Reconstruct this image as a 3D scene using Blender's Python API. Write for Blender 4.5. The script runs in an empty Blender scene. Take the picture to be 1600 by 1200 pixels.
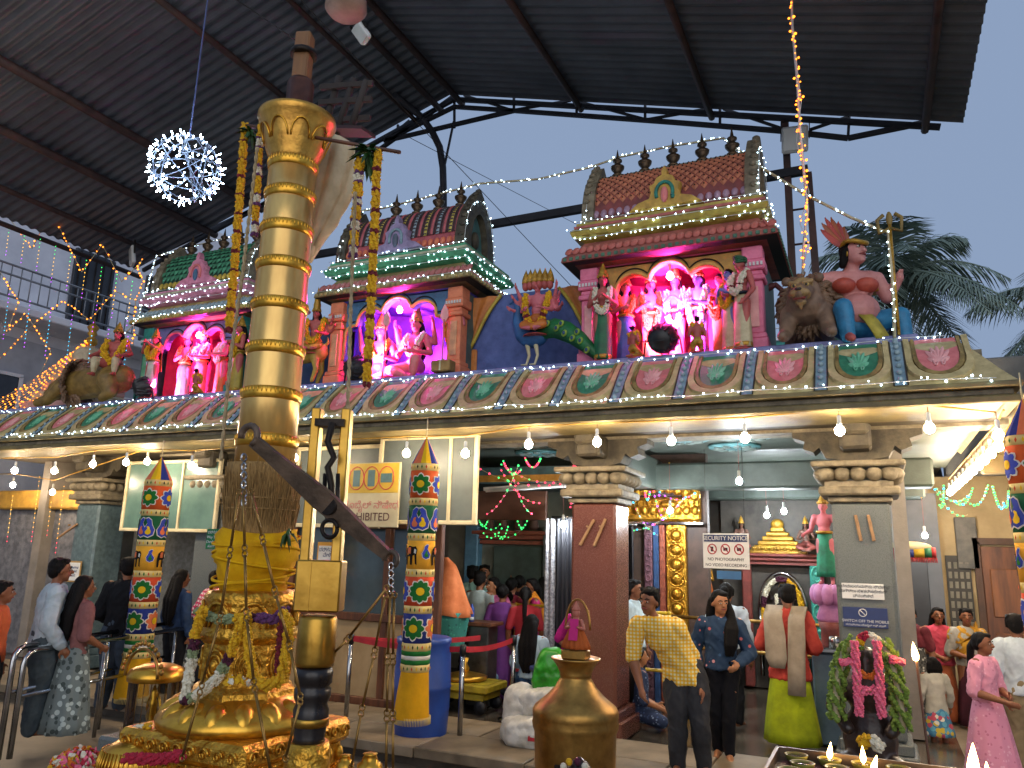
import bpy, math, random
import numpy as np
from mathutils import Vector, Matrix, Euler
random.seed(7)
R = math.radians
scene = bpy.context.scene
# ------------------------------------------------------------------ camera
CAM_F, CAM_H = 1200.0, 1.97
YAW, PITCH, ROLL = R(25.2), R(12.3), R(1.53)
_fw = Vector((-math.sin(YAW)*math.cos(PITCH), math.cos(YAW)*math.cos(PITCH), math.sin(PITCH)))
_r = Vector((math.cos(YAW), math.sin(YAW), 0)); _u = _r.cross(_fw)
CR = _r*math.cos(ROLL) + _u*math.sin(ROLL); CU = -_r*math.sin(ROLL) + _u*math.cos(ROLL)
cam_data = bpy.data.cameras.new('camera'); camera = bpy.data.objects.new('camera', cam_data)
scene.collection.objects.link(camera); scene.camera = camera
cam_data.sensor_fit = 'HORIZONTAL'; cam_data.sensor_width = 36.0; cam_data.lens = 36.0*CAM_F/1600.0
cam_data.clip_start = 0.05; cam_data.clip_end = 3000
camera.matrix_world = Matrix(((CR.x, CU.x, -_fw.x, 0), (CR.y, CU.y, -_fw.y, 0), (CR.z, CU.z, -_fw.z, CAM_H), (0, 0, 0, 1)))
# ------------------------------------------------------------------ dusk sky, and a sun lamp added as soft front fill
SUN_EL, SUN_ROT = R(6.0), R(155)
world = bpy.data.worlds.new('World'); scene.world = world; world.use_nodes = True
wn = world.node_tree; bg = wn.nodes['Background']
sky = wn.nodes.new('ShaderNodeTexSky'); sky.sky_type = 'NISHITA'; sky.sun_disc = False
sky.sun_elevation = SUN_EL; sky.sun_rotation = SUN_ROT; sky.air_density = 1.6; sky.dust_density = 2.0; sky.ozone_density = 3.0
mixw = wn.nodes.new('ShaderNodeMix'); mixw.data_type = 'RGBA'; mixw.inputs[0].default_value = 0.95
wn.links.new(sky.outputs[0], mixw.inputs[6]); mixw.inputs[7].default_value = (1.78, 2.36, 3.5, 1)
wn.links.new(mixw.outputs[2], bg.inputs[0]); bg.inputs[1].default_value = 0.058
sun_fill_d = bpy.data.lights.new('sun', 'SUN'); sun_fill_d.energy = 0.58; sun_fill_d.angle = R(70); sun_fill_d.color = (1, .95, .9)
sun = bpy.data.objects.new('sun', sun_fill_d); scene.collection.objects.link(sun)
sun.rotation_euler = Vector((math.sin(SUN_ROT)*math.cos(SUN_EL), math.cos(SUN_ROT)*math.cos(SUN_EL), math.sin(SUN_EL))).to_track_quat('Z', 'Y').to_euler()
vs = scene.view_settings; vs.view_transform = 'Standard'; vs.look = 'None'; vs.exposure = 1.4; vs.gamma = 1.0; vs.use_curve_mapping = False
scene.cycles.use_denoising = True; scene.cycles.max_bounces = 5; scene.cycles.sample_clamp_indirect = 4.0
# ------------------------------------------------------------------ helpers
def at(px, py, Y):
    """point of the plane y = Y seen at that place of the photograph"""
    d = CR*(px-800) - CU*(py-600) + _fw*CAM_F
    return d*(Y/d.y) + Vector((0, 0, CAM_H))
def onz(px, py, Z=0.0):
    d = CR*(px-800) - CU*(py-600) + _fw*CAM_F
    return d*((Z-CAM_H)/d.z) + Vector((0, 0, CAM_H))
def lin(h):
    if isinstance(h, tuple): return h
    h = h.lstrip('#'); o = []
    for i in (0, 2, 4):
        c = int(h[i:i+2], 16)/255.0; o.append(c/12.92 if c <= 0.04045 else ((c+0.055)/1.055)**2.4)
    return tuple(o)
MATS = {}
def thin_glass(name):
    m = bpy.data.materials.new(name); m.use_nodes = True; t = m.node_tree; t.nodes.remove(t.nodes['Principled BSDF']); o = t.nodes['Material Output']
    a = t.nodes.new('ShaderNodeBsdfTransparent'); a.inputs[0].default_value = (.78, .8, .79, 1); g = t.nodes.new('ShaderNodeBsdfGlossy'); g.inputs[1].default_value = .05
    f = t.nodes.new('ShaderNodeFresnel'); f.inputs[0].default_value = 1.5; mx = t.nodes.new('ShaderNodeMixShader'); t.links.new(f.outputs[0], mx.inputs[0]); t.links.new(a.outputs[0], mx.inputs[1]); t.links.new(g.outputs[0], mx.inputs[2]); t.links.new(mx.outputs[0], o.inputs[0]); return m
def mat(name, col, col2=None, scale=6.0, rough=0.6, metal=0.0, bump=0.0, bscale=40.0, coat=0.0, mix=None, stretch=(1, 1, 1), detail=4.0, spec=0.5, alpha=None, trans=0.0):
    if name in MATS: return MATS[name]
    m = bpy.data.materials.new(name); m.use_nodes = True; t = m.node_tree; b = t.nodes['Principled BSDF']
    c1 = lin(col); c2 = lin(col2) if col2 else tuple(x*0.62 for x in c1)
    tc = t.nodes.new('ShaderNodeTexCoord'); mp = t.nodes.new('ShaderNodeMapping'); mp.inputs['Scale'].default_value = stretch
    t.links.new(tc.outputs['Object'], mp.inputs['Vector'])
    n = t.nodes.new('ShaderNodeTexNoise'); n.inputs['Scale'].default_value = scale; n.inputs['Detail'].default_value = detail; n.inputs['Roughness'].default_value = 0.62
    t.links.new(mp.outputs[0], n.inputs['Vector'])
    rp = t.nodes.new('ShaderNodeValToRGB'); rp.color_ramp.elements[0].position = 0.36; rp.color_ramp.elements[1].position = 0.66
    rp.color_ramp.elements[0].color = (*c2, 1); rp.color_ramp.elements[1].color = (*c1, 1)
    t.links.new(n.outputs[0], rp.inputs[0]); t.links.new(rp.outputs[0], b.inputs['Base Color'])
    b.inputs['Roughness'].default_value = rough; b.inputs['Metallic'].default_value = metal; b.inputs['Coat Weight'].default_value = coat
    b.inputs['Specular IOR Level'].default_value = spec; b.inputs['Transmission Weight'].default_value = trans
    rr = t.nodes.new('ShaderNodeMapRange'); rr.inputs[3].default_value = max(0.02, rough-0.1); rr.inputs[4].default_value = min(1, rough+0.12)
    t.links.new(n.outputs[0], rr.inputs[0]); t.links.new(rr.outputs[0], b.inputs['Roughness'])
    if bump:
        n2 = t.nodes.new('ShaderNodeTexNoise'); n2.inputs['Scale'].default_value = bscale; n2.inputs['Detail'].default_value = 3
        t.links.new(mp.outputs[0], n2.inputs['Vector'])
        bp = t.nodes.new('ShaderNodeBump'); bp.inputs['Strength'].default_value = bump; bp.inputs['Distance'].default_value = 0.02
        t.links.new(n2.outputs[0], bp.inputs['Height']); t.links.new(bp.outputs[0], b.inputs['Normal'])
    MATS[name] = m; return m
def emit(name, col, strength):
    if name in MATS: return MATS[name]
    m = bpy.data.materials.new(name); m.use_nodes = True; b = m.node_tree.nodes['Principled BSDF']
    c = lin(col); b.inputs['Base Color'].default_value = (*[min(1, x) for x in c], 1); b.inputs['Emission Color'].default_value = (*c, 1); b.inputs['Emission Strength'].default_value = strength
    MATS[name] = m; return m
def cloth(name, col, col2=None, scale=5.0): return mat(name, col, col2 or tuple(x*0.8 for x in lin(col)), scale, 0.85, bump=0.35, bscale=9.0, spec=0.2)
def checks(name, a, b, c, scale):
    """woven check print"""
    if name in MATS: return MATS[name]
    m = bpy.data.materials.new(name); m.use_nodes = True; t = m.node_tree; p = t.nodes['Principled BSDF']
    tc = t.nodes.new('ShaderNodeTexCoord'); waves = []
    for ax in ('X', 'Z'):
        w = t.nodes.new('ShaderNodeTexWave'); w.bands_direction = ax; w.wave_profile = 'SIN'; w.inputs['Scale'].default_value = scale; w.inputs['Distortion'].default_value = 0.6; w.inputs['Detail Scale'].default_value = .4
        t.links.new(tc.outputs['Object'], w.inputs['Vector']); g = t.nodes.new('ShaderNodeMath'); g.operation = 'GREATER_THAN'; g.inputs[1].default_value = 0.5
        t.links.new(w.outputs['Fac'], g.inputs[0]); waves.append(g)
    m1 = t.nodes.new('ShaderNodeMix'); m1.data_type = 'RGBA'; m1.inputs[6].default_value = (*lin(a), 1); m1.inputs[7].default_value = (*lin(b), 1); t.links.new(waves[0].outputs[0], m1.inputs[0])
    m2 = t.nodes.new('ShaderNodeMix'); m2.data_type = 'RGBA'; m2.inputs[6].default_value = (*lin(b), 1); m2.inputs[7].default_value = (*lin(c), 1); t.links.new(waves[0].outputs[0], m2.inputs[0])
    m3 = t.nodes.new('ShaderNodeMix'); m3.data_type = 'RGBA'; t.links.new(waves[1].outputs[0], m3.inputs[0]); t.links.new(m1.outputs[2], m3.inputs[6]); t.links.new(m2.outputs[2], m3.inputs[7])
    t.links.new(m3.outputs[2], p.inputs['Base Color']); p.inputs['Roughness'].default_value = .85
    n2 = t.nodes.new('ShaderNodeTexNoise'); n2.inputs['Scale'].default_value = 9; bp = t.nodes.new('ShaderNodeBump'); bp.inputs['Strength'].default_value = .35; bp.inputs['Distance'].default_value = .02
    t.links.new(tc.outputs['Object'], n2.inputs['Vector']); t.links.new(n2.outputs[0], bp.inputs['Height']); t.links.new(bp.outputs[0], p.inputs['Normal'])
    MATS[name] = m; return m
def dots(name, base, spots, scale, thr=0.16):
    """printed cloth: scattered spots on a ground colour"""
    if name in MATS: return MATS[name]
    m = bpy.data.materials.new(name); m.use_nodes = True; t = m.node_tree; p = t.nodes['Principled BSDF']
    tc = t.nodes.new('ShaderNodeTexCoord'); v = t.nodes.new('ShaderNodeTexVoronoi'); v.inputs['Scale'].default_value = scale
    t.links.new(tc.outputs['Object'], v.inputs['Vector'])
    g = t.nodes.new('ShaderNodeMath'); g.operation = 'LESS_THAN'; g.inputs[1].default_value = thr; t.links.new(v.outputs['Distance'], g.inputs[0])
    rp = t.nodes.new('ShaderNodeValToRGB'); rp.color_ramp.interpolation = 'CONSTANT'
    for i, s in enumerate(spots):
        e = rp.color_ramp.elements[i] if i < 2 and len(spots) > 1 else (rp.color_ramp.elements[0] if i == 0 else rp.color_ramp.elements.new(i/len(spots)))
        e.position = i/len(spots); e.color = (*lin(s), 1)
    sp = t.nodes.new('ShaderNodeSeparateColor'); t.links.new(v.outputs['Color'], sp.inputs[0]); t.links.new(sp.outputs[0], rp.inputs[0])
    mx = t.nodes.new('ShaderNodeMix'); mx.data_type = 'RGBA'; mx.inputs[6].default_value = (*lin(base), 1); t.links.new(rp.outputs[0], mx.inputs[7]); t.links.new(g.outputs[0], mx.inputs[0])
    t.links.new(mx.outputs[2], p.inputs['Base Color']); p.inputs['Roughness'].default_value = .85
    n2 = t.nodes.new('ShaderNodeTexNoise'); n2.inputs['Scale'].default_value = 9; bp = t.nodes.new('ShaderNodeBump'); bp.inputs['Strength'].default_value = .35; bp.inputs['Distance'].default_value = .02
    t.links.new(tc.outputs['Object'], n2.inputs['Vector']); t.links.new(n2.outputs[0], bp.inputs['Height']); t.links.new(bp.outputs[0], p.inputs['Normal'])
    MATS[name] = m; return m

def frame_of(d):
    d = Vector(d).normalized(); a = Vector((0, 0, 1)) if abs(d.z) < 0.95 else Vector((0, 1, 0))
    x = a.cross(d).normalized(); y = d.cross(x); return x, y, d
class MB:
    """collects shapes; build() links them as ONE mesh object"""
    def __init__(s): s.v = []; s.f = []; s.m = []; s.sm = []
    def add(s, vs, fs, mi=0, sm=False):
        o = len(s.v); s.v += [tuple(v) for v in vs]
        for f in fs: s.f.append(tuple(i+o for i in f)); s.m.append(mi); s.sm.append(sm)
        return s
    def box(s, c, sz, mi=0, rot=None, ch=0.0):
        hx, hy, hz = sz[0]/2, sz[1]/2, sz[2]/2; vs = []; fs = []
        if ch <= 0:
            vs = [Vector((x, y, z)) for x in (-hx, hx) for y in (-hy, hy) for z in (-hz, hz)]
            fs = [(0, 1, 3, 2), (4, 6, 7, 5), (0, 4, 5, 1), (2, 3, 7, 6), (0, 2, 6, 4), (1, 5, 7, 3)]
        else:
            idx = {}
            for sx in (-1, 1):
                for sy in (-1, 1):
                    for sz_ in (-1, 1):
                        for k in range(3):
                            p = [sx*(hx-ch), sy*(hy-ch), sz_*(hz-ch)]; p[k] = (sx*hx, sy*hy, sz_*hz)[k]
                            idx[sx, sy, sz_, k] = len(vs); vs.append(Vector(p))
            for k in range(3):
                a, b = [(1, 2), (2, 0), (0, 1)][k]
                for sg in (-1, 1):
                    q = []
                    for sa, sb in ((-1, -1), (1, -1), (1, 1), (-1, 1)):
                        t = [0, 0, 0]; t[k] = sg; t[a] = sa; t[b] = sb; q.append(idx[(*t, k)])
                    fs.append(tuple(q if sg > 0 else q[::-1]))
            for k in range(3):
                a, b = [(1, 2), (2, 0), (0, 1)][k]
                for sa in (-1, 1):
                    for sb in (-1, 1):
                        def g(sk, kk):
                            t = [0, 0, 0]; t[k] = sk; t[a] = sa; t[b] = sb; return idx[(*t, kk)]
                        q = (g(-1, a), g(1, a), g(1, b), g(-1, b)); fs.append(q if sa*sb < 0 else q[::-1])
            for sx in (-1, 1):
                for sy in (-1, 1):
                    for sz_ in (-1, 1):
                        q = tuple(idx[sx, sy, sz_, k] for k in range(3)); fs.append(q if sx*sy*sz_ > 0 else q[::-1])
        c = Vector(c)
        M = rot if rot is not None else Matrix.Identity(3)
        if not isinstance(M, Matrix): M = Euler(M).to_matrix()
        return s.add([M @ v + c for v in vs], fs, mi)
    def rings(s, rings, mi=0, sm=True, cap=True, closed=True):
        """rings: lists of equally many points"""
        n = len(rings[0]); vs = [p for r in rings for p in r]; fs = []
        for i in range(len(rings)-1):
            for j in range(n if closed else n-1):
                k = (j+1) % n; fs.append((i*n+j, i*n+k, (i+1)*n+k, (i+1)*n+j))
        s.add(vs, fs, mi, sm)
        if cap and closed:
            o = len(s.v)-len(vs)
            s.f.append(tuple(range(o+n-1, o-1, -1))); s.m.append(mi); s.sm.append(False)
            e = o+(len(rings)-1)*n; s.f.append(tuple(range(e, e+n))); s.m.append(mi); s.sm.append(False)
        return s
    def lathe(s, prof, c=(0, 0, 0), n=20, mi=0, axis=None, sm=True, sq=None, a0=0.0):
        c = Vector(c); x, y, d = frame_of(axis) if axis else (Vector((1, 0, 0)), Vector((0, 1, 0)), Vector((0, 0, 1)))
        rs = []
        for r, h in prof:
            rs.append([c + d*h + (x*math.cos(a0+2*math.pi*j/n) + y*math.sin(a0+2*math.pi*j/n))*r for j in range(n)])
        return s.rings(rs, mi, sm)
    def tube(s, pts, r, n=6, mi=0, sm=True, cap=True):
        pts = [Vector(p) for p in pts]; rs = []; px = None
        for i, p in enumerate(pts):
            d = (pts[min(i+1, len(pts)-1)] - pts[max(i-1, 0)])
            if d.length < 1e-9: d = Vector((0, 0, 1))
            d.normalize()
            if px is None: px = frame_of(d)[0]
            px = (px - d*px.dot(d)); px = px.normalized() if px.length > 1e-6 else frame_of(d)[0]
            y = d.cross(px); rr = r[i] if isinstance(r, (list, tuple)) else r
            rs.append([p + (px*math.cos(2*math.pi*j/n) + y*math.sin(2*math.pi*j/n))*rr for j in range(n)])
        return s.rings(rs, mi, sm, cap)
    def bar(s, a, b, w, h=None, mi=0):
        a, b = Vector(a), Vector(b); x, y, d = frame_of(b-a); h = h or w; rs = []
        for p in (a, b): rs.append([p+x*i*w/2+y*j*h/2 for i, j in ((-1, -1), (1, -1), (1, 1), (-1, 1))])
        return s.rings(rs, mi, False)
    def ell(s, c, r, mi=0, n=12, k=8, rot=None):
        c = Vector(c); M = (Euler(rot).to_matrix() if not isinstance(rot, Matrix) else rot) if rot is not None else None
        r = (r, r, r) if not isinstance(r, (tuple, list)) else r
        vs = []; fs = []
        for i in range(1, k):
            t = math.pi*i/k
            for j in range(n):
                p = 2*math.pi*j/n; vs.append(Vector((r[0]*math.sin(t)*math.cos(p), r[1]*math.sin(t)*math.sin(p), r[2]*math.cos(t))))
        vs += [Vector((0, 0, r[2])), Vector((0, 0, -r[2]))]; N, S = len(vs)-2, len(vs)-1
        for i in range(k-2):
            for j in range(n):
                q = (j+1) % n; fs.append((i*n+j, (i+1)*n+j, (i+1)*n+q, i*n+q))
        for j in range(n):
            q = (j+1) % n; fs.append((N, j, q)); fs.append((S, (k-2)*n+q, (k-2)*n+j))
        return s.add([(M @ v if M else v)+c for v in vs], fs, mi, True)
    def ico(s, c, r, mi=0, sm=False):
        c = Vector(c); return s.add([c+Vector(v)*r for v in ICO_V], ICO_F, mi, sm)
    def cap(s, p0, r0, p1, r1, mi=0, n=10):
        """tapered capsule"""
        p0, p1 = Vector(p0), Vector(p1); L = (p1-p0).length
        if L < 1e-5: return s.ell(p0, max(r0, r1), mi)
        x, y, d = frame_of(p1-p0); pr = []
        for i in range(5): a = math.pi/2*i/4; pr.append((max(1e-4, r0*math.sin(a)), -r0*math.cos(a)))
        for i in range(5): a = math.pi/2*i/4; pr.append((max(1e-4, r1*math.cos(a)), L+r1*math.sin(a)))
        return s.lathe(pr, p0, n, mi, p1-p0)
    def chain(s, pts, rs, mi=0, n=10):
        for i in range(len(pts)-1): s.cap(pts[i], rs[i] if isinstance(rs, (list, tuple)) else rs, pts[i+1], rs[i+1] if isinstance(rs, (list, tuple)) else rs, mi, n)
        return s
    def prism(s, poly, depth, mi=0, M=None, bevel=0.0):
        """polygon (x, z) in the front plane, extruded along +y by depth; M maps points"""
        n = len(poly); f = M or (lambda p: p)
        if bevel:
            cx = sum(p[0] for p in poly)/n; cz = sum(p[1] for p in poly)/n
            inner = [(cx+(p[0]-cx)*(1-bevel), cz+(p[1]-cz)*(1-bevel)) for p in poly]
            rs = [[f(Vector((p[0], depth, p[1]))) for p in poly], [f(Vector((p[0], depth*.3, p[1]))) for p in poly], [f(Vector((p[0], 0, p[1]))) for p in inner]]
        else: rs = [[f(Vector((p[0], depth, p[1]))) for p in poly], [f(Vector((p[0], 0, p[1]))) for p in poly]]
        return s.rings(rs, mi, False)
    def mesh(s, name, mats):
        me = bpy.data.meshes.new(name); me.from_pydata(s.v, [], s.f)
        for m in (mats if isinstance(mats, (list, tuple)) else [mats]): me.materials.append(m)
        me.polygons.foreach_set('material_index', s.m); me.polygons.foreach_set('use_smooth', s.sm); me.update(); return me
    def build(s, name, mats, parent=None, **kw):
        return link(name, s.mesh(name, mats), parent, **kw)
_t = (1+5**.5)/2
ICO_V = [Vector(v).normalized() for v in ((-1, _t, 0), (1, _t, 0), (-1, -_t, 0), (1, -_t, 0), (0, -1, _t), (0, 1, _t), (0, -1, -_t), (0, 1, -_t), (_t, 0, -1), (_t, 0, 1), (-_t, 0, -1), (-_t, 0, 1))]
ICO_F = [(0, 11, 5), (0, 5, 1), (0, 1, 7), (0, 7, 10), (0, 10, 11), (1, 5, 9), (5, 11, 4), (11, 10, 2), (10, 7, 6), (7, 1, 8), (3, 9, 4), (3, 4, 2), (3, 2, 6), (3, 6, 8), (3, 8, 9), (4, 9, 5), (2, 4, 11), (6, 2, 10), (8, 6, 7), (9, 8, 1)]
COL = scene.collection
def link(name, data, parent=None, label=None, cat=None, group=None, kind=None, loc=None, rot=None, scale=None):
    o = bpy.data.objects.new(name, data); COL.objects.link(o)
    if parent is not None: o.parent = parent
    if loc is not None: o.location = loc
    if rot is not None: o.rotation_euler = rot
    if scale is not None: o.scale = scale if isinstance(scale, (tuple, list, Vector)) else (scale,)*3
    if label: o['label'] = label
    if cat: o['category'] = cat
    if group: o['group'] = group
    if kind: o['kind'] = kind
    return o
def thing(name, label, cat, loc=(0, 0, 0), rz=0.0, group=None, scale=None):
    return link(name, None, None, label, cat, group, None, loc, (0, 0, rz), scale)
def sub(name, parent, loc=(0, 0, 0), rz=0.0): return link(name, None, parent, loc=loc, rot=(0, 0, rz))
def text(body, loc, size, m, parent, name='lettering', rot=(math.pi/2, 0, 0), ax='CENTER', ext=0.001):
    c = bpy.data.curves.new(name, 'FONT'); c.body = body; c.size = size; c.align_x = ax; c.align_y = 'CENTER'; c.extrude = ext; c.materials.append(m)
    tmp = bpy.data.objects.new('tmp', c); COL.objects.link(tmp); me = bpy.data.meshes.new_from_object(tmp.evaluated_get(bpy.context.evaluated_depsgraph_get())); bpy.data.objects.remove(tmp); bpy.data.curves.remove(c)
    return link(name, me, parent, loc=loc, rot=rot)
def bez(p, n):
    o = []
    for i in range(n+1):
        t = i/n; o.append(tuple((1-t)**3*a+3*(1-t)**2*t*b+3*(1-t)*t*t*c+t**3*d for a, b, c, d in zip(*p)))
    return o
def sag(a, b, drop, n=16):
    a, b = Vector(a), Vector(b); return [a.lerp(b, i/n) - Vector((0, 0, drop*4*(i/n)*(1-i/n))) for i in range(n+1)]
def along(pts, step):
    """points every step metres along a polyline"""
    pts = [Vector(p) for p in pts]; out = []; left = 0.0
    for a, b in zip(pts, pts[1:]):
        L = (b-a).length; t = left
        while t < L: out.append(a.lerp(b, t/L)); t += step
        left = t-L
    return out
def remesh(mb, voxel, smooth=3, name='body', mats=None, wrinkle=0.0):
    me = mb.mesh('tmp', mats or []); o = bpy.data.objects.new('tmp', me); COL.objects.link(o)
    m = o.modifiers.new('r', 'REMESH'); m.mode = 'VOXEL'; m.voxel_size = voxel; m.use_smooth_shade = True
    if smooth: s = o.modifiers.new('s', 'SMOOTH'); s.factor = 0.5; s.iterations = smooth
    dg = bpy.context.evaluated_depsgraph_get(); r = bpy.data.meshes.new_from_object(o.evaluated_get(dg)); r.name = name
    bpy.data.objects.remove(o); bpy.data.meshes.remove(me)
    r.materials.clear()
    for q in (mats or []): r.materials.append(q)
    r.polygons.foreach_set('material_index', [0]*len(r.polygons))
    if wrinkle:
        n = len(r.vertices); co = np.empty(n*3); r.vertices.foreach_get('co', co); co = co.reshape(-1, 3); nr = np.empty(n*3); r.vertex_normals.foreach_get('vector', nr); nr = nr.reshape(-1, 3)
        x, y, z = co[:, 0]*19, co[:, 1]*19, co[:, 2]*13; q = random.random()*9
        w1 = np.sin(x*1.1+1.7*np.sin(z*.9+y*.5+q)+z*.6)*np.cos(y*.9-z*.5+1.3*np.sin(x*.6+q)); w2 = np.sin(z*1.9+1.5*np.sin(x*1.3+q)+y)*np.sin(x*2.1-y*1.7+np.sin(z*2.2))
        d = wrinkle*(1.15*(1-np.sqrt(np.abs(w1)))+.55*(1-np.abs(w2))-.1); co += nr*d[:, None]; r.vertices.foreach_set('co', co.ravel())
        r.update()
    return r
# ------------------------------------------------------------------ shared materials
GRAN = mat('grey_granite', '#646864', '#5a5f5b', 140, 0.28, bump=0.02, bscale=60)
GRAN_RED = mat('red_granite', '#6e4438', '#60392f', 150, 0.25, bump=0.03, detail=6)
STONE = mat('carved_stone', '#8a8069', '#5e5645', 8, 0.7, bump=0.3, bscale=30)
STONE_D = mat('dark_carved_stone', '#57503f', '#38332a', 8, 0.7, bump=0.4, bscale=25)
FLOOR = mat('worn_stone_floor', '#7d6e58', '#4c4235', 2.5, 0.38, bump=0.08, bscale=12)
WET = mat('polished_floor', '#5e5549', '#3c352c', 1.6, 0.2, bump=0.03, bscale=8)
CEIL = mat('painted_ceiling', '#636c64', '#474e47', 2.0, 0.6)
GOLD = mat('gold_leaf_metal', '#e6b448', '#c08c2c', 7, 0.3, 0.9, bump=0.12, bscale=14)
GOLD_ROUGH = mat('embossed_gold', '#e0ae44', '#b58228', 12, 0.34, 0.88, bump=0.9, bscale=26)
BRASS = mat('aged_brass', '#b58c48', '#80602e', 5, 0.38, 0.85, bump=0.12, bscale=20)
STEEL = mat('polished_steel', '#b9b9b8', '#8f8f90', 4, 0.16, 1.0)
IRON = mat('dark_iron', '#3a332d', '#201b18', 9, 0.5, 0.8, bump=0.2)
BLACK = mat('black_plastic', '#17171a', '#0c0c0e', 5, 0.45)
WOOD = mat('brown_wood', '#6b3f24', '#432516', 9, 0.5, stretch=(1, 1, .15), bump=0.1)
WHITE = mat('white_paint', '#d9dbd8', '#bfc2bf', 3, 0.6)
CREAM = mat('cream_paint', '#cfc4a0', '#b0a27c', 3, 0.6)
YELLOW_P = mat('ochre_paint', '#b58a32', '#8a6722', 5, 0.65, bump=0.15)
PINK_P = mat('pink_paint', '#e08684', '#cc6e6e', 9, 0.6, bump=0.15)
PINK_L = mat('light_pink_paint', '#eeb0ac', '#dc9694', 9, 0.6, bump=0.1)
GREEN_P = mat('green_paint', '#3d8a66', '#2c7052', 9, 0.6, bump=0.15)
GREEN_L = mat('light_green_paint', '#7cc49c', '#5caa80', 9, 0.6, bump=0.1)
BLUE_P = mat('slate_blue_paint', '#8aa4b0', '#6c8692', 8, 0.65, bump=0.2)
TAN_P = mat('tan_paint', '#cdb983', '#a89664', 8, 0.7, bump=0.25)
LAV = mat('lavender_paint', '#8b8bb5', '#6b6c95', 6, 0.6, bump=0.1)
ROOF = mat('corrugated_sheet', '#666c76', '#50565f', 1.2, 0.5, 0.2, detail=6)
RUST = mat('painted_steel_brown', '#553c36', '#3a2a28', 4, 0.6, 0.1, bump=0.1)
TEAL = mat('teal_paint', '#2f8f80', '#1e6a60', 8, 0.6, bump=0.3)
LED_W = emit('white_led', (0.6, 0.86, 1.0), 6)
LED_A = emit('amber_led', (1.0, 0.22, 0.015), 2.2)
BULB = emit('warm_bulb_glow', (1.0, 0.78, 0.54), 175)
BULB_C = emit('cold_bulb_glow', (0.86, 0.94, 1.0), 480)
# ================================================================== ground and platform
MB().add([(-60, -30, -.16), (60, -30, -.16), (60, 90, -.16), (-60, 90, -.16)], [(0, 1, 2, 3)]).build('ground', mat('courtyard_paving', '#93836e', '#6c5f4e', 1.4, 0.45, bump=0.1, bscale=6), kind='structure')
plat = MB().box((-6.6, 11.65, -.1), (14.6, 8.9, .16)).build('platform', WET, kind='structure')
slab_m = [MB().box((0, 0, 0), (1.18, .72, .10), ch=.008).mesh('slab', [mat('slab_stone_%d' % i, c, d, 3, .5, bump=.12, bscale=10)]) for i, (c, d) in enumerate((('#8d7c62', '#6b5d48'), ('#83745c', '#5f523f'), ('#93826a', '#72644e')))]
for i in range(12):
    for j in range(2):
        link('slab', slab_m[(i*2+j*5+i*j) % 3], plat, loc=(-13.3+1.2*i+(.35 if j else 0), 7.42+.735*j, -.005+.003*((i*7+j) % 3)))
# ================================================================== temple hall
temple = thing('temple', 'long stone temple hall with painted lotus cornice and carved pillars', 'temple', (0, 8.6, 0))
def tp(name, mb, m, par=None, **kw):
    """a part of the temple given in world coordinates"""
    o = mb.build(name, m, par or temple, **kw)
    if par is None: o.location = (0, -8.6, 0)
    return o
X0, X1 = -14.0, 1.2
PROF = bez(((7.98, 4.02), (7.80, 3.97), (7.60, 3.66), (7.38, 3.47)), 12)
def cor(x, s, up=0.0):
    """point of the cornice face: s = 0 at the top edge, 1 at the lip; up = distance off the face"""
    k = min(max(s, 0), .9999)*12; i = int(k); t = k-i; a, b = PROF[i], PROF[i+1]
    y = a[0]+(b[0]-a[0])*t; z = a[1]+(b[1]-a[1])*t; ty, tz = b[0]-a[0], b[1]-a[1]; L = math.hypot(ty, tz)
    return Vector((x, y+tz/L*up, z-ty/L*up))
mb = MB()
ring = []
for (y, z) in PROF: ring.append([Vector((X0, y, z)), Vector((X1-.02-(y-7.36)*.75, y, z)), Vector((X1-.02-(y-7.36)*.75, y+5, z))])
mb.rings(ring, 0, True, False, False)
tp('cornice', mb, TAN_P)
mb = MB()
for z0, z1, y, m in ((3.29, 3.36, 7.40, 1), (3.36, 3.42, 7.44, 0), (3.42, 3.475, 7.37, 1)):
    mb.box(((X0+X1)/2, y+.4, (z0+z1)/2), (X1-X0-(y-7.37)*2, .8, z1-z0-.002), m, ch=.012)
tp('eave_moulding', mb, [STONE, mat('gilt_moulding', '#7d6f44', '#5c5030', 5, .55, bump=.2)])
mb = MB().box((-6.4, 8.5, 3.36), (15.1, 1.5, .05)); tp('soffit', mb, mat('soffit_plaster', '#5e5546', '#463e32', 1.2, .75, bump=.1))
mb = MB().box((-6.5, 8.55, 4.05), (14.2, .95, .06), ch=.01).box((-6.5, 8.12, 4.08), (14.0, .12, .08), ch=.01); tp('statue_ledge', mb, LAV)
mb = MB().box((-6.4, 12.6, 3.75), (14.9, 8.4, .5)); tp('roof_slab', mb, STONE)
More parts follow.
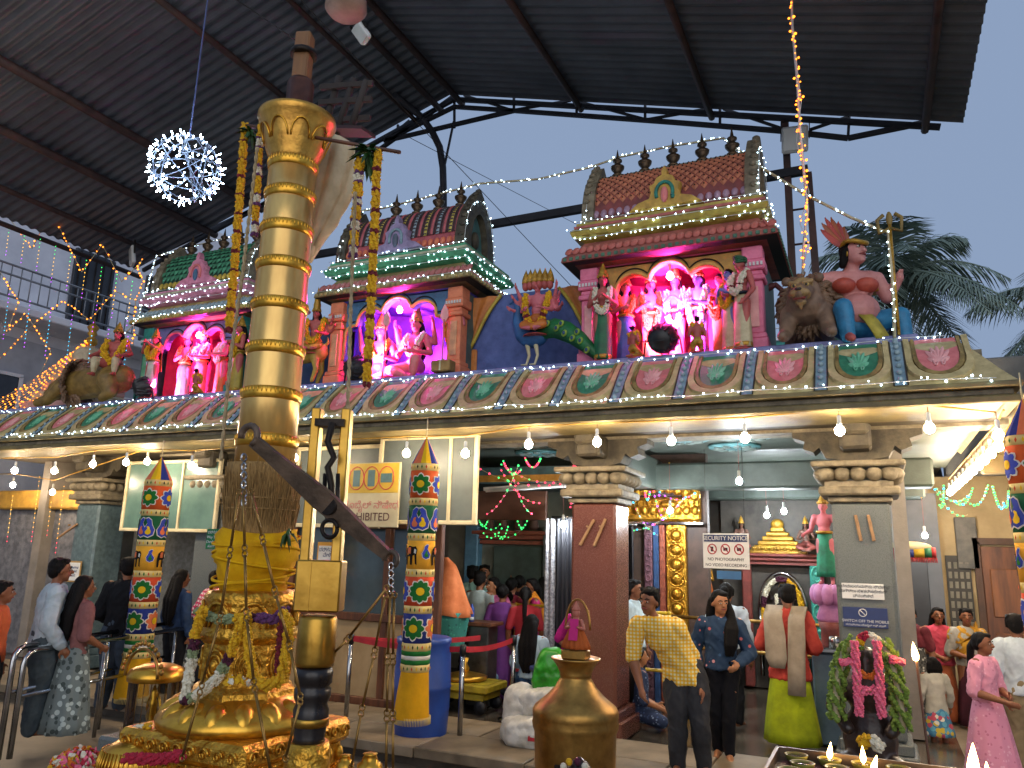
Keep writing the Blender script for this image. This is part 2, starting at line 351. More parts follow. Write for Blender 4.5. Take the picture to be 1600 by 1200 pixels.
# lotus medallions and beaded strips on the cornice
lot = [(0, .0)]
def petal(cx, cz, ang, L, w):
    d = (math.sin(ang), math.cos(ang)); n = (d[1], -d[0]); o = []
    for t, k in ((0, .25), (.35, .9), (.65, 1), (.88, .6), (1, 0.05), (.88, -.6), (.65, -1), (.35, -.9), (0, -.25)): o.append((cx+d[0]*L*t+n[0]*w*k, cz+d[1]*L*t+n[1]*w*k))
    return o
def shield(hw, top, bot, n=10):
    o = [(-hw, top)]
    for i in range(n+1): a = math.pi*i/n; o.append((-hw*math.cos(a), bot+hw*.9-hw*.9*math.sin(a)))
    o.append((hw, top)); return o[::-1]
def face_strip(poly_o, poly_i, x, up0, up1, mb, mi):
    ro = [cor(x+p[0], p[1], up0) for p in poly_o]; rm = [cor(x+(p[0]*.9+q[0]*.1), p[1]*.9+q[1]*.1, up1) for p, q in zip(poly_o, poly_i)]; ri = [cor(x+q[0], q[1], up1) for q in poly_i]; rd = [cor(x+q[0], q[1], up0*.5) for q in poly_i]
    mb.rings([ro, rm, ri, rd], mi, False, False, False)
def sh2(hw, s0, s1):
    return [(-hw, s0)] + [(-hw*math.cos(math.pi*i/10), s1-.3+.3*math.sin(math.pi*i/10)) for i in range(11)] + [(hw, s0)]
def fill(mb, poly, x, up, mi):
    vs = [cor(x+p[0], p[1], up) for p in poly]; c = cor(x, sum(p[1] for p in poly)/len(poly), up*1.15); n = len(vs)
    mb.add(vs+[c], [(i, (i+1) % n, n) for i in range(n)], mi)
for k in range(21):
    x = .62-.655*k; pk = k % 2 == 0
    rim = MB(); face_strip(sh2(.27, .06, .97), sh2(.215, .06, .88), x, .0, .035, rim, 0); r_ = tp('medallion', rim, TAN_P)
    f2 = MB(); face_strip(sh2(.205, .06, .87), sh2(.172, .06, .81), x, .0, .028, f2, 0); tp('inner_rim', f2, mat('dark_tan_paint', '#a38a50', '#6d5a30', 8, .7, bump=.2), r_)
    f3 = MB(); fill(f3, sh2(.168, .07, .80), x, .014, 0); tp('field', f3, PINK_P if pk else GREEN_P, r_)
    f4 = MB()
    for a in (-75, -50, -25, 0, 25, 50, 75):
        pl = petal(0, .62, R(a+180), .30 if abs(a) < 60 else .22, .045); q = [(p[0]*.36*1.0, .62-(.62-p[1])*1.0) for p in pl]
        q = [(p[0]*.42, p[1]) for p in pl]; vs = [cor(x+p[0], p[1], .017) for p in q]+[cor(x+sum(p[0] for p in q)/9, sum(p[1] for p in q)/9, .035)]
        f4.add(vs, [(i, (i+1) % 9, 9) for i in range(9)], 0)
    for sx in (-1, 1):
        f4.tube([cor(x+sx*(.015+.03*t), .64+.06*math.sin(t*3.2), .02) for t in (0, .3, .6, .9, 1.2)], .008, 5)
    tp('lotus', f4, PINK_L if pk else GREEN_L, r_)
    st = MB(); xs = x-.3275
    st.rings([[cor(xs-w, s, .012+(.02 if abs(w) < .03 else 0)) for w in (-.05, -.03, .03, .05)] for s in [i/10 for i in range(11)]], 0, False, False, False)
    for i in range(8): st.ell(cor(xs, .07+.12*i, .03), (.024, .018, .024), 1, 8, 6)
    for sx in (-.055, .055): st.tube([cor(xs+sx, i/10, .014) for i in range(11)], .008, 5, 2)
    tp('bead_strip', st, [BLUE_P, mat('pale_blue_bead', '#a3b7ba', '#7f979c', 9, .5), mat('dark_line', '#4b4437', '#332e25', 5, .7)])
# LED strings along the cornice
def led_string(name, label, pts, step, m, r=.011, jit=.02, wire=WHITE, wr=.004):
    t = thing(name, label, 'string lights', pts[0]); o = Vector(pts[0])
    MB().tube([Vector(p)-o for p in pts], wr, 4).build('wire', wire, t)
    mb = MB(); ms = m if isinstance(m, list) else [m]
    for i, p in enumerate(along(pts, step)):
        if random.random() < .2: continue
        q = p-o+Vector((random.uniform(-1, 1), random.uniform(-1, .4), random.uniform(-1, 1)))*jit; mb.ico(q, r*random.uniform(.5, .95), i % len(ms))
    mb.build('leds', ms, t, kind='stuff'); return t
led_string('led_string', 'white LED string running along the top edge of the temple cornice', [(x, 7.95, 4.045+.012*math.sin(x*3)) for x in [X0+.6*i for i in range(25)]]+[(.72, 7.95, 4.045)], .068, LED_W, .012, .024)
led_string('led_string', 'white LED string drooping along the lower lip of the temple cornice', [(x, 7.335, 3.50+.012*math.sin(x*5)) for x in [X0+.5*i for i in range(31)]], .066, LED_W, .012, .024)
# pillars
def pillar(x, y, m, w=.54, par=temple, cap=STONE):
    p = sub('pillar', par, (x, y-8.6, 0)); h = 2.55
    MB().box((0, 0, .1), (w+.18, w+.18, .2), ch=.015).box((0, 0, .25), (w+.1, w+.1, .1), ch=.012).box((0, 0, (h+.3)/2), (w, w, h-.3), ch=.03).build('shaft', m, p)
    c = MB().box((0, 0, 2.58), (w+.06, w+.06, .06), ch=.01).box((0, 0, 2.66), (w+.22, w+.22, .09), ch=.02)
    c.box((0, 0, 2.735), (w+.1, w+.1, .06)).box((0, 0, 2.93), (w+.34, w+.34, .06), ch=.015)
    for i in range(5):
        for sx, sy in ((0, -1), (1, 0), (-1, 0)):
            q = (i-2)*(w+.2)/5; cc = (q, sy*(w/2+.04), 2.83) if sy else (sx*(w/2+.04), q, 2.83); c.ell(cc, (.085 if sy else .12, .12 if sy else .085, .075), 0, 10, 6)
    c.build('capital', cap, p)
    b = MB()
    for sx in (-1, 1):
        poly = [(0, 3.34), (.62, 3.34), (.62, 3.24), (.5, 3.2), (.52, 3.12), (.42, 3.08), (.36, 3.13), (.3, 3.02), (0, 2.965)]
        poly = [(sx*a, z) for a, z in poly]; poly = poly if sx < 0 else poly[::-1]
        b.prism(poly, .34, 0, lambda v: Vector((v.x, v.y-.17, v.z)))
    b.box((0, -.33, 3.2), (.3, .34, .26), ch=.03).box((0, -.5, 3.27), (.26, .2, .13), ch=.03)
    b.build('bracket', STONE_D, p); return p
pillar(-.12, 8.87, GRAN); pillar(-2.96, 8.87, GRAN_RED); pillar(-8.95, 8.87, GRAN); pillar(-11.65, 8.87, mat('bluish_granite', '#5f7276', '#45565a', 14, .35))
BEAM = mat('painted_beam', '#4d5750', '#38403a', 2.5, .55, bump=.15)
for x in (-2.96, -.12, -5.9, -8.95, -11.65): tp('beam', MB().box((x, 11.4, 3.1), (.42, 4.4, .44), ch=.03), BEAM)
for y in (10.9, 12.9): tp('cross_beam', MB().box((-5.5, y, 3.06), (12.4, .4, .36), ch=.03), BEAM)
mb = MB().box((-4.5, 8.87, 3.33), (11.5, .36, .06)); tp('lintel', mb, STONE)
mb = MB().box((-6.4, 11.2, 3.44), (14.9, 4.7, .06)); tp('ceiling', mb, CEIL)
for x, y, a in ((-1.35, 9.4, 0), (-2.1, 9.45, 0), (-4.2, 9.4, 0), (-1.6, 10.3, 0), (-4.4, 10.3, 0)):
    lo = MB().lathe([(.34, 0), (.33, -.03), (.1, -.045), (.02, -.05)], (x, y, 3.4), 20)
    for k in range(10): lo.ell((x+.2*math.cos(k*.628), y+.2*math.sin(k*.628), 3.36), (.09, .05, .02), 1, 8, 5, (0, 0, k*.628))
    tp('ceiling_lotus', lo, [mat('teal_relief', '#5d8f93', '#3f6b70', 8, .6, bump=.3), mat('grey_relief', '#7c8a86', '#5a6864', 8, .6)])
# ================================================================== shed roof over the court
YG = 10.3; RX, RZ = -6.1, 9.63; SR, SL = .302, .30
def roof_z(x): return RZ - (x-RX)*SR if x > RX else RZ - (RX-x)*SL
shed = thing('shed_roof', 'dark corrugated metal gable roof on a steel truss above the temple side of the court', 'roof', (RX, YG, 4.1))
def shp(name, mb, m, par=None, **kw):
    o = mb.build(name, m, par or shed, **kw)
    if par is None: o.location = (-RX, -YG, -4.1)
    return o
def sheet(x0, x1, name, y=4.3):
    mb = MB(); rows = []; xs = [x0+(x1-x0)*i/3 for i in range(4)]
    while y < YG-.16:
        for dy, dz in ((0, 0), (.055, .032), (.085, .032), (.14, 0)):
            rows.append([Vector((x, y+dy, roof_z(x)+dz)) for x in xs])
        y += .17
    mb.rings(rows, 0, False, False, False); shp(name, mb, ROOF)
sheet(RX, 1.35, 'roof_sheet', 6.2); sheet(-13.45, RX, 'roof_sheet')  # near ends stop short, out of view, to let sky light in
mb = MB()
for px, py in ((905, 160), (1110, 170), (1445, 190)):
    p = at(px, py, YG); x = p.x; MB().tube([(x, 6.2, roof_z(x)-.06), (x, YG+.1, roof_z(x)-.06)], .05, 8).build('purlin', RUST, shed).location = (-RX, -YG, -4.1)
for px, py, r in ((557, 234, .05), (405, 312, .07), (332, 356, .07), (262, 392, .05), (215, 410, .05), (650, 186, .04)):
    p = at(px, py, YG); x = p.x; shp('purlin', MB().tube([(x, 4.2, roof_z(x)-.07), (x, YG+.1, roof_z(x)-.07)], r, 8), RUST)
for dx in (-.28, .12): shp('ridge_pipe', MB().tube([(RX+dx, 4.2, roof_z(RX+dx)-.09), (RX+dx, YG+.1, roof_z(RX+dx)-.09)], .055, 8), RUST)
TR = mat('truss_paint', '#2c2f38', '#1d1f26', 4, .6, .2)
def member(a, b, w=.05, name='truss_member'): shp(name, MB().bar(at(*a, YG), at(*b, YG), w, w), TR)
top = [(1.1, roof_z(1.1)-.02), (RX, RZ-.03), (-13.3, roof_z(-13.3)-.02)]
for a, b in zip(top, top[1:]): shp('truss_top_chord', MB().bar((a[0], YG, a[1]-.03), (b[0], YG, b[1]-.03), .06, .07), TR)
for a, b in (((600, 221), (710, 167)), ((710, 167), (803, 173)), ((803, 173), (1050, 191)), ((1050, 191), (1225, 205)), ((1225, 205), (1325, 216)), ((1325, 216), (1443, 192)), ((603, 220), (803, 173)), ((230, 405), (600, 232)), ((570, 250), (710, 150))): member(a, b, .06, 'truss_bottom_chord')
for a, b in (((710, 150), (710, 200)), ((803, 152), (803, 174)), ((901, 158), (901, 180)), ((1008, 163), (1008, 188)), ((1125, 170), (1125, 196)), ((1327, 182), (1325, 216)), ((725, 149), (803, 173)), ((803, 172), (892, 157)), ((905, 159), (1010, 187)), ((1010, 187), (1112, 169)), ((1130, 170), (1225, 202)), ((1265, 203), (1327, 182)), ((622, 195), (620, 214)), ((640, 188), (600, 222))): member(a, b, .035)
pts = [at(*p, YG) for p in ((640, 160), (658, 182), (675, 205), (687, 230), (692, 262), (693, 300), (693, 340))]; pts[0] = Vector((pts[1].x-.02, YG-.8, roof_z(pts[1].x)-.1)); pts.append(Vector((pts[-1].x, YG, 4.0)))
shp('curved_post', MB().tube(pts, .06, 10), TR); member((709, 190), (694, 262), .03)
shp('tie_beam', MB().bar((-10.5, YG+.02, 7.12), (-.5, YG+.02, 7.14), .09, .12), TR)
for x in (-.78, -.46): shp('post', MB().bar((x, YG+.05, 4.0), (x+(.02 if x < -.6 else -.04), YG+.05, roof_z(x)-.05 if x < -.6 else 7.1), .09, .1), RUST)
for z in (5.0, 5.5, 6.1, 6.6): shp('rung', MB().tube([(-.78, YG+.05, z), (-.47, YG+.05, z)], .015, 6), RUST)
for x in (-12.6,): shp('post', MB().bar((x, YG+.05, 4.0), (x, YG+.05, roof_z(x)-.05), .1, .1), RUST)
# floodlights hung from the roof
def floodlight(label, loc, w, h, rot, m=None):
    t = link('floodlight', None, None, label, 'floodlight', 'unlit floodlights under the shed roof', None, loc, rot)
    MB().box((0, 0, 0), (w, .07, h), ch=.02).build('housing', WHITE, t)
    MB().box((0, -.037, 0), (w*.86, .012, h*.86), ch=.004).build('glass', mat('flood_glass', '#c3c7c3', '#a9aeaa', 2, .2), t)
    br = MB()
    for s in (-1, 1): br.bar((s*(w/2+.012), .01, 0), (s*(w/2+.012), .03, h*.75), .012, .03)
    br.bar((-w/2-.018, .03, h*.75), (w/2+.018, .03, h*.75), .03, .012).build('bracket', IRON, t)
    return t
floodlight('square white floodlight fixed to the brown steel post right of the shrines', at(1242, 218, YG-.12), .34, .36, (R(12), R(4), 0))
floodlight('white floodlight hanging beside the amber light cluster at the left roof edge', at(207, 400, 9.4), .26, .36, (R(8), R(-6), R(-30)))
floodlight('flat pale floodlight panel hanging under the roof beyond the round lamp', at(565, 52, 6.0), .16, .22, (R(35), R(-18), R(-25)))
t = thing('high_bay_lamp', 'big dull beige lamp housing hanging at the top edge of the photo', 'lamp', at(541, 8, 5.4))
MB().lathe([(.02, .3), (.09, .28), (.12, .16), (.2, .06), (.21, -.05), (.17, -.1), (.02, -.11)], n=24).build('housing', mat('beige_lamp', '#9a8272', '#7a6456', 4, .5), t); MB().tube([(0, 0, .28), (0, 0, roof_z(t.location.x)-t.location.z)], .012, 6).build('rod', IRON, t)
for i, (a, b, w) in enumerate((((370, 0, 5), (480, 75, 4.1), 'thin wire from the roof to the flagstaff top'), ((470, 0, 6), (905, 460, 10), 'thin wire falling across the sky behind the middle shrine'), ((640, 215, 9), (900, 350, 14), 'thin wire crossing the sky between the two right shrines'))):
    link('wire', MB().tube([at(*a), at(*b)], .006, 4).mesh('wire', [IRON]), None, w, 'wire')
# ================================================================== rooftop shrines
def rect(hx, y0, y1, z, n=1): return [Vector((-hx, y0, z)), Vector((hx, y0, z)), Vector((hx, y1, z)), Vector((-hx, y1, z))]
LOBES = [(0, .25, .99), (-.42, .22, .92), (.42, .22, .92), (-.69, .14, .76), (.69, .14, .76)]
def lobe_z(x):
    z = .0
    for c, r, h in LOBES:
        d = r*r-(x-c)**2
        if d > 0: z = max(z, h+math.sqrt(d))
    return z
def shrine(cx, label, pal, vault, sc=1.0):
    S = thing('rooftop_shrine', label, 'shrine', (cx, 8.4, 4.08), 0, 'small shrines on the temple roof')
    P = lambda n, mb, m, par=None, **k: mb.build(n, m, par or S, **k)
    P('base', MB().box((0, .55, .03), (2.2, 1.5, .07), ch=.01), pal['base'])
    for sx in (-1, 1):
        x = sx*.95; c = MB()
        for z0, z1, w in ((.06, .2, .27), (.2, .26, .24), (.26, .86, .19), (.86, .92, .25), (.92, .98, .2), (.98, 1.1, .26), (1.1, 1.26, .22)): c.box((x, .02, (z0+z1)/2), (w, w, z1-z0), 0, ch=.012)
        c.box((x, -.083, .56), (.1, .02, .46), 1, ch=.006)
        for i in range(6): c.box((x-.1+.04*i, -.115, 1.04), (.022, .02, .04), 2)
        P('column', c, [pal['col'], pal['col2'], WHITE])
        P('side_wall', MB().box((sx*1.0, .62, .62), (.08, 1.0, 1.2)), pal['side'])
    P('back_wall', MB().box((0, 1.0, .64), (1.95, .06, 1.2)), pal['niche'])
    P('niche_ceiling', MB().box((0, .55, 1.27), (1.98, 1.1, .04)), pal['niche'])
    # curved niche behind the arch
    n = MB(); n.rings([[Vector((.86*math.cos(a), .25+.62*math.sin(a), z)) for a in [math.pi*i/14 for i in range(15)]] for z in (.06, .5, .9, 1.26)], 0, True, False, False); P('niche', n, pal['niche'])
    ap = MB(); xs = [-.84+1.68*i/84 for i in range(85)]
    r0 = [Vector((x, 0, 1.27)) for x in xs]; r1 = [Vector((x, 0, max(.42, lobe_z(x)))) for x in xs]; r2 = [Vector((x, .1, max(.42, lobe_z(x)))) for x in xs]; r3 = [Vector((x, .1, 1.27)) for x in xs]
    ap.rings([r0, r1, r2, r3], 0, False, False, False); P('arch_panel', ap, pal['arch'])
    P('arch_rim', MB().tube([Vector((x, -.012, max(.42, lobe_z(x))+.012)) for x in xs], .022, 6, 0), pal['rim'])
    P('arch_line', MB().tube([Vector((x, -.008, max(.42, lobe_z(x))+.07)) for x in xs[3:-3]], .01, 5, 0), IRON)
    # eave: hipped, curved, with rows of tiles
    prof = [(1.02, -.02, 1.62), (1.08, -.09, 1.52), (1.17, -.17, 1.43), (1.24, -.23, 1.375), (1.25, -.24, 1.315), (1.2, -.2, 1.31), (1.0, -.02, 1.29)]
    P('eave', MB().rings([rect(h, y, 1.1-y, z) for h, y, z in prof], 0, False, True), pal['eave'])
    P('eave_underside', MB().rings([rect(1.235, -.225, 1.325, 1.308), rect(.9, .05, 1.05, 1.29)], 0, False, True), mat('dark_eave', '#23312e', '#151d1b', 4, .7))  # separate sheet under the eave in a near-black green
    tile = MB().ell((0, 0, 0), (.05, .02, .07), 0, 8, 6).mesh('eave_tile', [pal['tile']])
    for i in range(27):
        x = -1.2+2.4*i/26; link('eave_tile', tile, S, loc=(x*.985, -.15, 1.475), rot=(R(-35), 0, 0))
    for i in range(14): link('eave_tile', tile, S, loc=(1.12, -.15+1.4*i/13, 1.475), rot=(R(-35), 0, R(90)))
    fas = MB()
    for i in range(31): fas.box((-1.2+2.4*i/30, -.242, 1.345), (.045, .02, .045), 0, ch=.006)
    for i in range(17): fas.box((1.252, -.2+1.5*i/16, 1.345), (.02, .045, .045), 0, ch=.006)
    P('fascia_blocks', fas, pal['block'], kind='stuff')
    # upper cornice
    prof = [(1.0, .0, 1.6), (1.05, -.08, 1.62), (1.14, -.17, 1.66), (1.16, -.19, 1.71), (1.13, -.16, 1.75), (1.04, -.06, 1.77), (1.1, -.12, 1.80), (1.1, -.12, 1.84), (1.02, -.03, 1.87)]
    P('upper_cornice', MB().rings([rect(h, y, 1.1-y, z) for h, y, z in prof], 0, False, True), pal['corn'])
    P('cornice_band', MB().rings([rect(1.12, -.142, 1.245, 1.765), rect(1.125, -.147, 1.25, 1.795)], 0, False, True), pal['band'])
    # barrel vault
    hd, hh, zb, yc = .37, .72, 1.86, .36
    def V(u, v, up=0.0):                      # u along x -1..1, v 0..1 front foot -> ridge
        a = math.pi/2*v; return Vector((u*.93, yc-(hd+up)*math.cos(a)**.8, zb+(hh+up)*math.sin(a)))
    body = MB(); body.rings([[V(-1, i/10) for i in range(11)]+[Vector((-.93, 2*yc-p.y, p.z)) for p in [V(-1, i/10) for i in range(9, -1, -1)]], [V(1, i/10) for i in range(11)]+[Vector((.93, 2*yc-p.y, p.z)) for p in [V(1, i/10) for i in range(9, -1, -1)]]], 0, False, True, False)
    P('vault', body, pal['vault'])
    tl = MB(); tm = pal['tiles']
    if vault == 'diamond':
        nu, nv = 17, 6
        for i in range(nu):
            for j in range(nv*2-1):
                u = -1+2*(i+.5+(.5 if j % 2 else 0))/nu; v = .2+.68*(j+1)/(nv*2)
                if u > .97: continue
                du, dv = .8/nu, .62/(nv*2)*1.0
                q = [V(u-du, v, .004), V(u, v-dv, .004), V(u+du, v, .004), V(u, v+dv, .004), V(u, v, .026)]
                tl.add(q, [(0, 1, 4), (1, 2, 4), (2, 3, 4), (3, 0, 4)], 0); tl.ico(V(u, v, .026), .011, 1)
    elif vault == 'rib':
        for i in range(19):
            u = -1+2*(i+.5)/19; mi = 2 if i % 2 == 0 else (0 if i % 4 == 1 else 1); w = .036
            for sx in (-1, 1): tl.tube([V(u+sx*w, .2+.68*k/8, .012) for k in range(9)], .011, 5, 3)
            tl.rings([[V(u-w*.8, .2+.68*k/14, .012), V(u, .2+.68*k/14, .03 if mi == 2 else .02), V(u+w*.8, .2+.68*k/14, .012)] for k in range(15)], mi, False, False, False)
            if mi != 2:
                for k in range(12): tl.box(V(u, .22+.64*k/11, .024), (.04, .014, .014), 3)
    else:
        for j in range(8):
            for i in range(20):
                u = -1+2*(i+.5+(.5 if j % 2 else 0))/20; v = .92-.095*j
                if u > .98: continue
                q = [V(u-.05, v, .006), V(u-.045, v-.06, .02), V(u, v-.115, .03), V(u+.045, v-.06, .02), V(u+.05, v, .006), V(u, v-.04, .034)]
                tl.add(q, [(0, 1, 5), (1, 2, 5), (2, 3, 5), (3, 4, 5), (4, 0, 5)], (i+j) % 2)
    P('vault_tiles', tl, tm, kind='stuff')
    ft = MB()
    for i in range(19):
        u = -1+2*(i+.5)/19; ft.ell(V(u, .1, .006), (.042, .03, .06), 0, 8, 6, (R(-15), 0, 0))
    P('petal_row', ft, pal['petal'], kind='stuff')
    P('ridge_band', MB().box((0, yc-.02, zb+hh-.03), (1.86, .24, .05), 0, ch=.015).box((0, yc, zb+hh+.015), (1.9, .16, .05), 1, ch=.015), [pal['ridge'], STONE])
    for sx in (-1, 1):                        # horseshoe gable ends
        g = MB(); N = 16; ro, ri = [], []
        for k in range(N+1):
            a = math.pi*k/N; pk = .16*max(0, 1-abs(a-math.pi/2)/.5)
            ro.append((yc-(hd+.07)*math.cos(a), zb-.02+(hh+.07+pk)*math.sin(a))); ri.append((yc-(hd-.12)*math.cos(a), zb+(hh-.14)*math.sin(a)))
        x0, x1 = sx*.9, sx*1.02
        g.rings([[Vector((x0, y, z)) for y, z in ri], [Vector((x0, y, z)) for y, z in ro], [Vector((x1*1.03, y, z)) for y, z in ro], [Vector((x1*1.03, y, z)) for y, z in ri], [Vector((x0, y, z)) for y, z in ri]], 0, False, False, False)
        g.rings([[Vector((sx*.955, y, z)) for y, z in ri], [Vector((sx*.955, yc, zb)) for _ in ri]], 1, False, False, False)
        for k in range(1, N):
            y, z = ro[k]; g.ell((sx*1.0, y, z+.01), (.05, .035, .035), 0, 7, 5)
        g.ell((sx*.97, yc, zb+.2), (.06, .08, .14), 0, 8, 6)
        P('gable_end', g, [pal['gable'], pal['gable2']])
    # centre ornament
    def plate(pts, y, d, m, n): return P(n, MB().prism(pts, d, 0, lambda q: Vector((q.x, q.y+y, q.z)), .06), m)
    half = [(0, 2.42), (.035, 2.35), (.03, 2.3), (.1, 2.27), (.13, 2.2), (.19, 2.17), (.17, 2.08), (.2, 2.0), (.34, 1.96), (.44, 1.88), (0.0, 1.875)]
    outline = [(x, z) for x, z in half]+[(-x, z) for x, z in half[::-1][1:-1]]
    k_ = plate(outline, -.13, .1, pal['orn'], 'centre_ornament')
    P('ornament_arch', MB().tube([(.1*math.cos(a), -.14, 2.06+.13*math.sin(a)) for a in [math.pi*(-.15+1.3*i/14) for i in range(15)]], .022, 6).tube([(sx_, -.14, 1.97+.02*i) for i, sx_ in enumerate((.09, .1, .105))], .02, 6), pal['orn2'], k_)
    P('ornament_core', MB().ell((0, -.14, 2.03), (.045, .03, .1), 0, 10, 8), pal['orn3'], k_)
    fin = MB().lathe([(.012, 0), (.05, .01), (.05, .03), (.025, .05), (.055, .1), (.06, .125), (.03, .15), (.02, .165), (.04, .185), (.04, .2), (.016, .22), (.012, .25), (.002, .32)], n=12).mesh('finial', [mat('dull_copper', '#6e5a42', '#44372a', 8, .45, .7)])
    for i in range(5): link('finial', fin, S, loc=(-.72+.36*i, yc, zb+hh+.03), scale=(1.5, 1.5, 1.25))
    # white LEDs: rows along cornices, arcs of the gable ends
    ld = MB(); wire = MB()
    runs = [[(-1.17, -.2, 1.72), (1.17, -.2, 1.72), (1.17, 1.2, 1.72)], [(-1.12, -.13, 1.86), (1.12, -.13, 1.86)], [(-1.12, -.15, 1.63), (1.12, -.15, 1.63), (1.14, 1.2, 1.63)], [(1.06, yc-.45*math.cos(a), 1.85+.78*math.sin(a)) for a in [math.pi*i/14 for i in range(15)]], [(-.99, yc-.45*math.cos(a), 1.85+.66*math.sin(a)) for a in [math.pi*i/14 for i in range(9)]]]
    if vault != 'diamond': runs.append([(-1.26, -.25, 1.39), (1.26, -.25, 1.39), (1.26, 1.2, 1.40)])
    for r in runs:
        wire.tube(r, .004, 4)
        for p in along(r, .07):
            if random.random() > .22: ld.ico(p+Vector([random.uniform(-.02, .02) for _ in range(3)]), random.uniform(.005, .0105))
    L = thing('led_string', 'white LEDs edging the %s' % label.split(' vault')[0]+' vault', 'string lights', S.location); wire.build('wire', WHITE, L); ld.build('leds', LED_W, L, kind='stuff')
    return S
pale = lambda h: tuple(min(.8, x*1.28+.015) for x in lin(h))
MG = lambda n, a, b=None: mat(n, pale(a), pale(b) if b else None, 8, .6, bump=.2)
NICHE = MG('niche_rose', '#a83252', '#8c2340'); NICHE_B = MG('niche_violet', '#4a3fa0', '#3a2f86')
sage = MG('sage_stone', '#5b7a6c', '#43604f')
S_R = shrine(-1.98, 'right shrine with red diamond lattice vault and yellow cornice', dict(base=LAV, col=MG('rose_column', '#cf6f8b', '#b85672'), col2=PINK_L, side=MG('slate_side', '#4a5c58', '#354440'), niche=NICHE, arch=MG('ochre_arch', '#b98a3a', '#92692a'), rim=MG('amber_rim', '#cf9a4a'), eave=MG('brick_red', '#8e4a3e', '#6c352d'), tile=MG('terracotta_tile', '#a8564a', '#85403a'), block=MG('bottle_green_block', '#3f6b54', '#2a4c3a'), corn=MG('mustard', '#a08d32', '#7c6c22'), band=MG('rose_band', '#a3544e'), vault=MG('dark_red_vault', '#7c3430', '#5c2523'), tiles=[MG('orange_diamond', '#b06a48', '#8d4f36'), IRON], petal=MG('mauve_petal', '#9a7d8e', '#7c6173'), ridge=MG('green_ridge', '#2f6650', '#214c3b'), gable=STONE, gable2=MG('red_gable', '#8d4038'), orn=MG('gilt_ornament', '#b59238', '#8c6c24'), orn2=TEAL, orn3=PINK_P), 'diamond')
S_M = shrine(-5.72, 'middle shrine with striped ribbed vault and green cornice', dict(base=LAV, col=MG('orange_column', '#d07a52', '#b86240'), col2=MG('peach_panel', '#e0946a'), side=MG('slate_side'
, '#4a5c58'), niche=NICHE_B, arch=MG('blue_arch', '#3d6a8c', '#2c4f6c'), rim=MG('amber_rim', '#cf9a4a'), eave=MG('umber_eave', '#7d6a3c', '#5c4d2a'), tile=MG('rose_tile', '#a05a56', '#80443f'), block=MG('tan_block', '#9a8650'), corn=MG('leaf_green', '#3f8c62', '#2b6a48'), band=MG('cream_band', '#a9a68a'), vault=MG('rose_vault', '#a04a50', '#80363c'), tiles=[MG('yellow_rib', '#b3a24a', '#8f8036'), MG('grey_rib', '#8f9ea6', '#6c7b84'), MG('rose_rib', '#a8545a', '#8c4046'), MG('dark_rib_line', '#3a2a30')], petal=MG('orange_petal', '#c46a48', '#a5523a'), ridge=MG('rose_ridge', '#a85058'), gable=STONE_D, gable2=MG('teal_gable', '#3f6a68'), orn=MG('mauve_ornament', '#8d7f9e', '#6c607c'), orn2=BLUE_P, orn3=MG('slate_core', '#4f5a6c')), 'rib')
S_L = shrine(-9.46, 'left shrine with green scaled vault and pink cornice', dict(base=LAV, col=TEAL, col2=GREEN_L, side=MG('slate_side', '#4a5c58'), niche=NICHE, arch=MG('violet_arch', '#6c6a9c', '#524f7c'), rim=MG('rose_rim', '#cf6a80'), eave=MG('tan_eave', '#94804a', '#705f34'), tile=MG('grey_tile', '#7c8c90', '#5d6c70'), block=MG('mustard_block', '#a8903e'), corn=MG('rose_cornice', '#c07a90', '#a05f76'), band=MG('cream_band', '#a9a68a'), vault=MG('deep_green_vault', '#1c4a38', '#123528'), tiles=[MG('green_scale', '#2f7a58', '#215e42'), MG('jade_scale', '#3f8c68')], petal=MG('yellow_petal', '#b39a3a'), ridge=MG('coral_ridge', '#b8705c'), gable=STONE, gable2=TEAL, orn=MG('pink_ornament', '#c9829a', '#a9647c'), orn2=PINK_P, orn3=MG('blue_core', '#3f6a8c')), 'scale')
# stage lamps that wash the niches magenta
def stage_lamp(label, loc, aim, energy, col, r=.15):
    t = thing('stage_lamp', label, 'stage lamp', loc, 0, 'stage lamps in front of the shrines'); d = (Vector(aim)-Vector(loc)).normalized()
    x, y, _ = frame_of(d); c = Vector((0, 0, r+.03))
    b = MB().lathe([(.01, -.16), (r*.6, -.15), (r*.85, -.08), (r, -.02), (r, .07), (r*.9, .075)], c, 20, 0, d)
    for k in range(14): a = 2*math.pi*k/14; b.bar(c-d*.13+(x*math.cos(a)+y*math.sin(a))*r*.7, c+d*.05+(x*math.cos(a)+y*math.sin(a))*r*1.03, .015, .03)
    b.build('housing', BLACK, t)
    MB().lathe([(.005, .062), (r*.9, .062), (r*.9, .07), (.005, .071)], c, 20, 0, d).build('lens', mat('pink_lens', '#ff70c0', '#e050a0', 3, .3), t)
    br = MB()
    br.tube([Vector((-r-.05, .02, -.02)), c+Vector((-r-.02, 0, 0)), c+Vector((-r-.02, .02, .0))-d*.1, c-d*.18, c+Vector((r+.02, .02, .0))-d*.1, c+Vector((r+.02, 0, 0)), Vector((r+.05, .02, -.02))], .01, 6).build('yoke', BLACK, t)
    l = bpy.data.lights.new('stage_beam', 'SPOT'); l.energy = energy; l.color = col; l.spot_size = R(108); l.spot_blend = .3; l.shadow_soft_size = .06
    lo = link('beam', l, t, loc=c+d*.1); lo.rotation_euler = d.to_track_quat('-Z', 'Y').to_euler(); return t
stage_lamp('black stage lamp at the foot of the right shrine niche', (-1.98, 8.06, 4.1), (-1.94, 9.0, 4.5), 700, (1, .07, .5), .17)
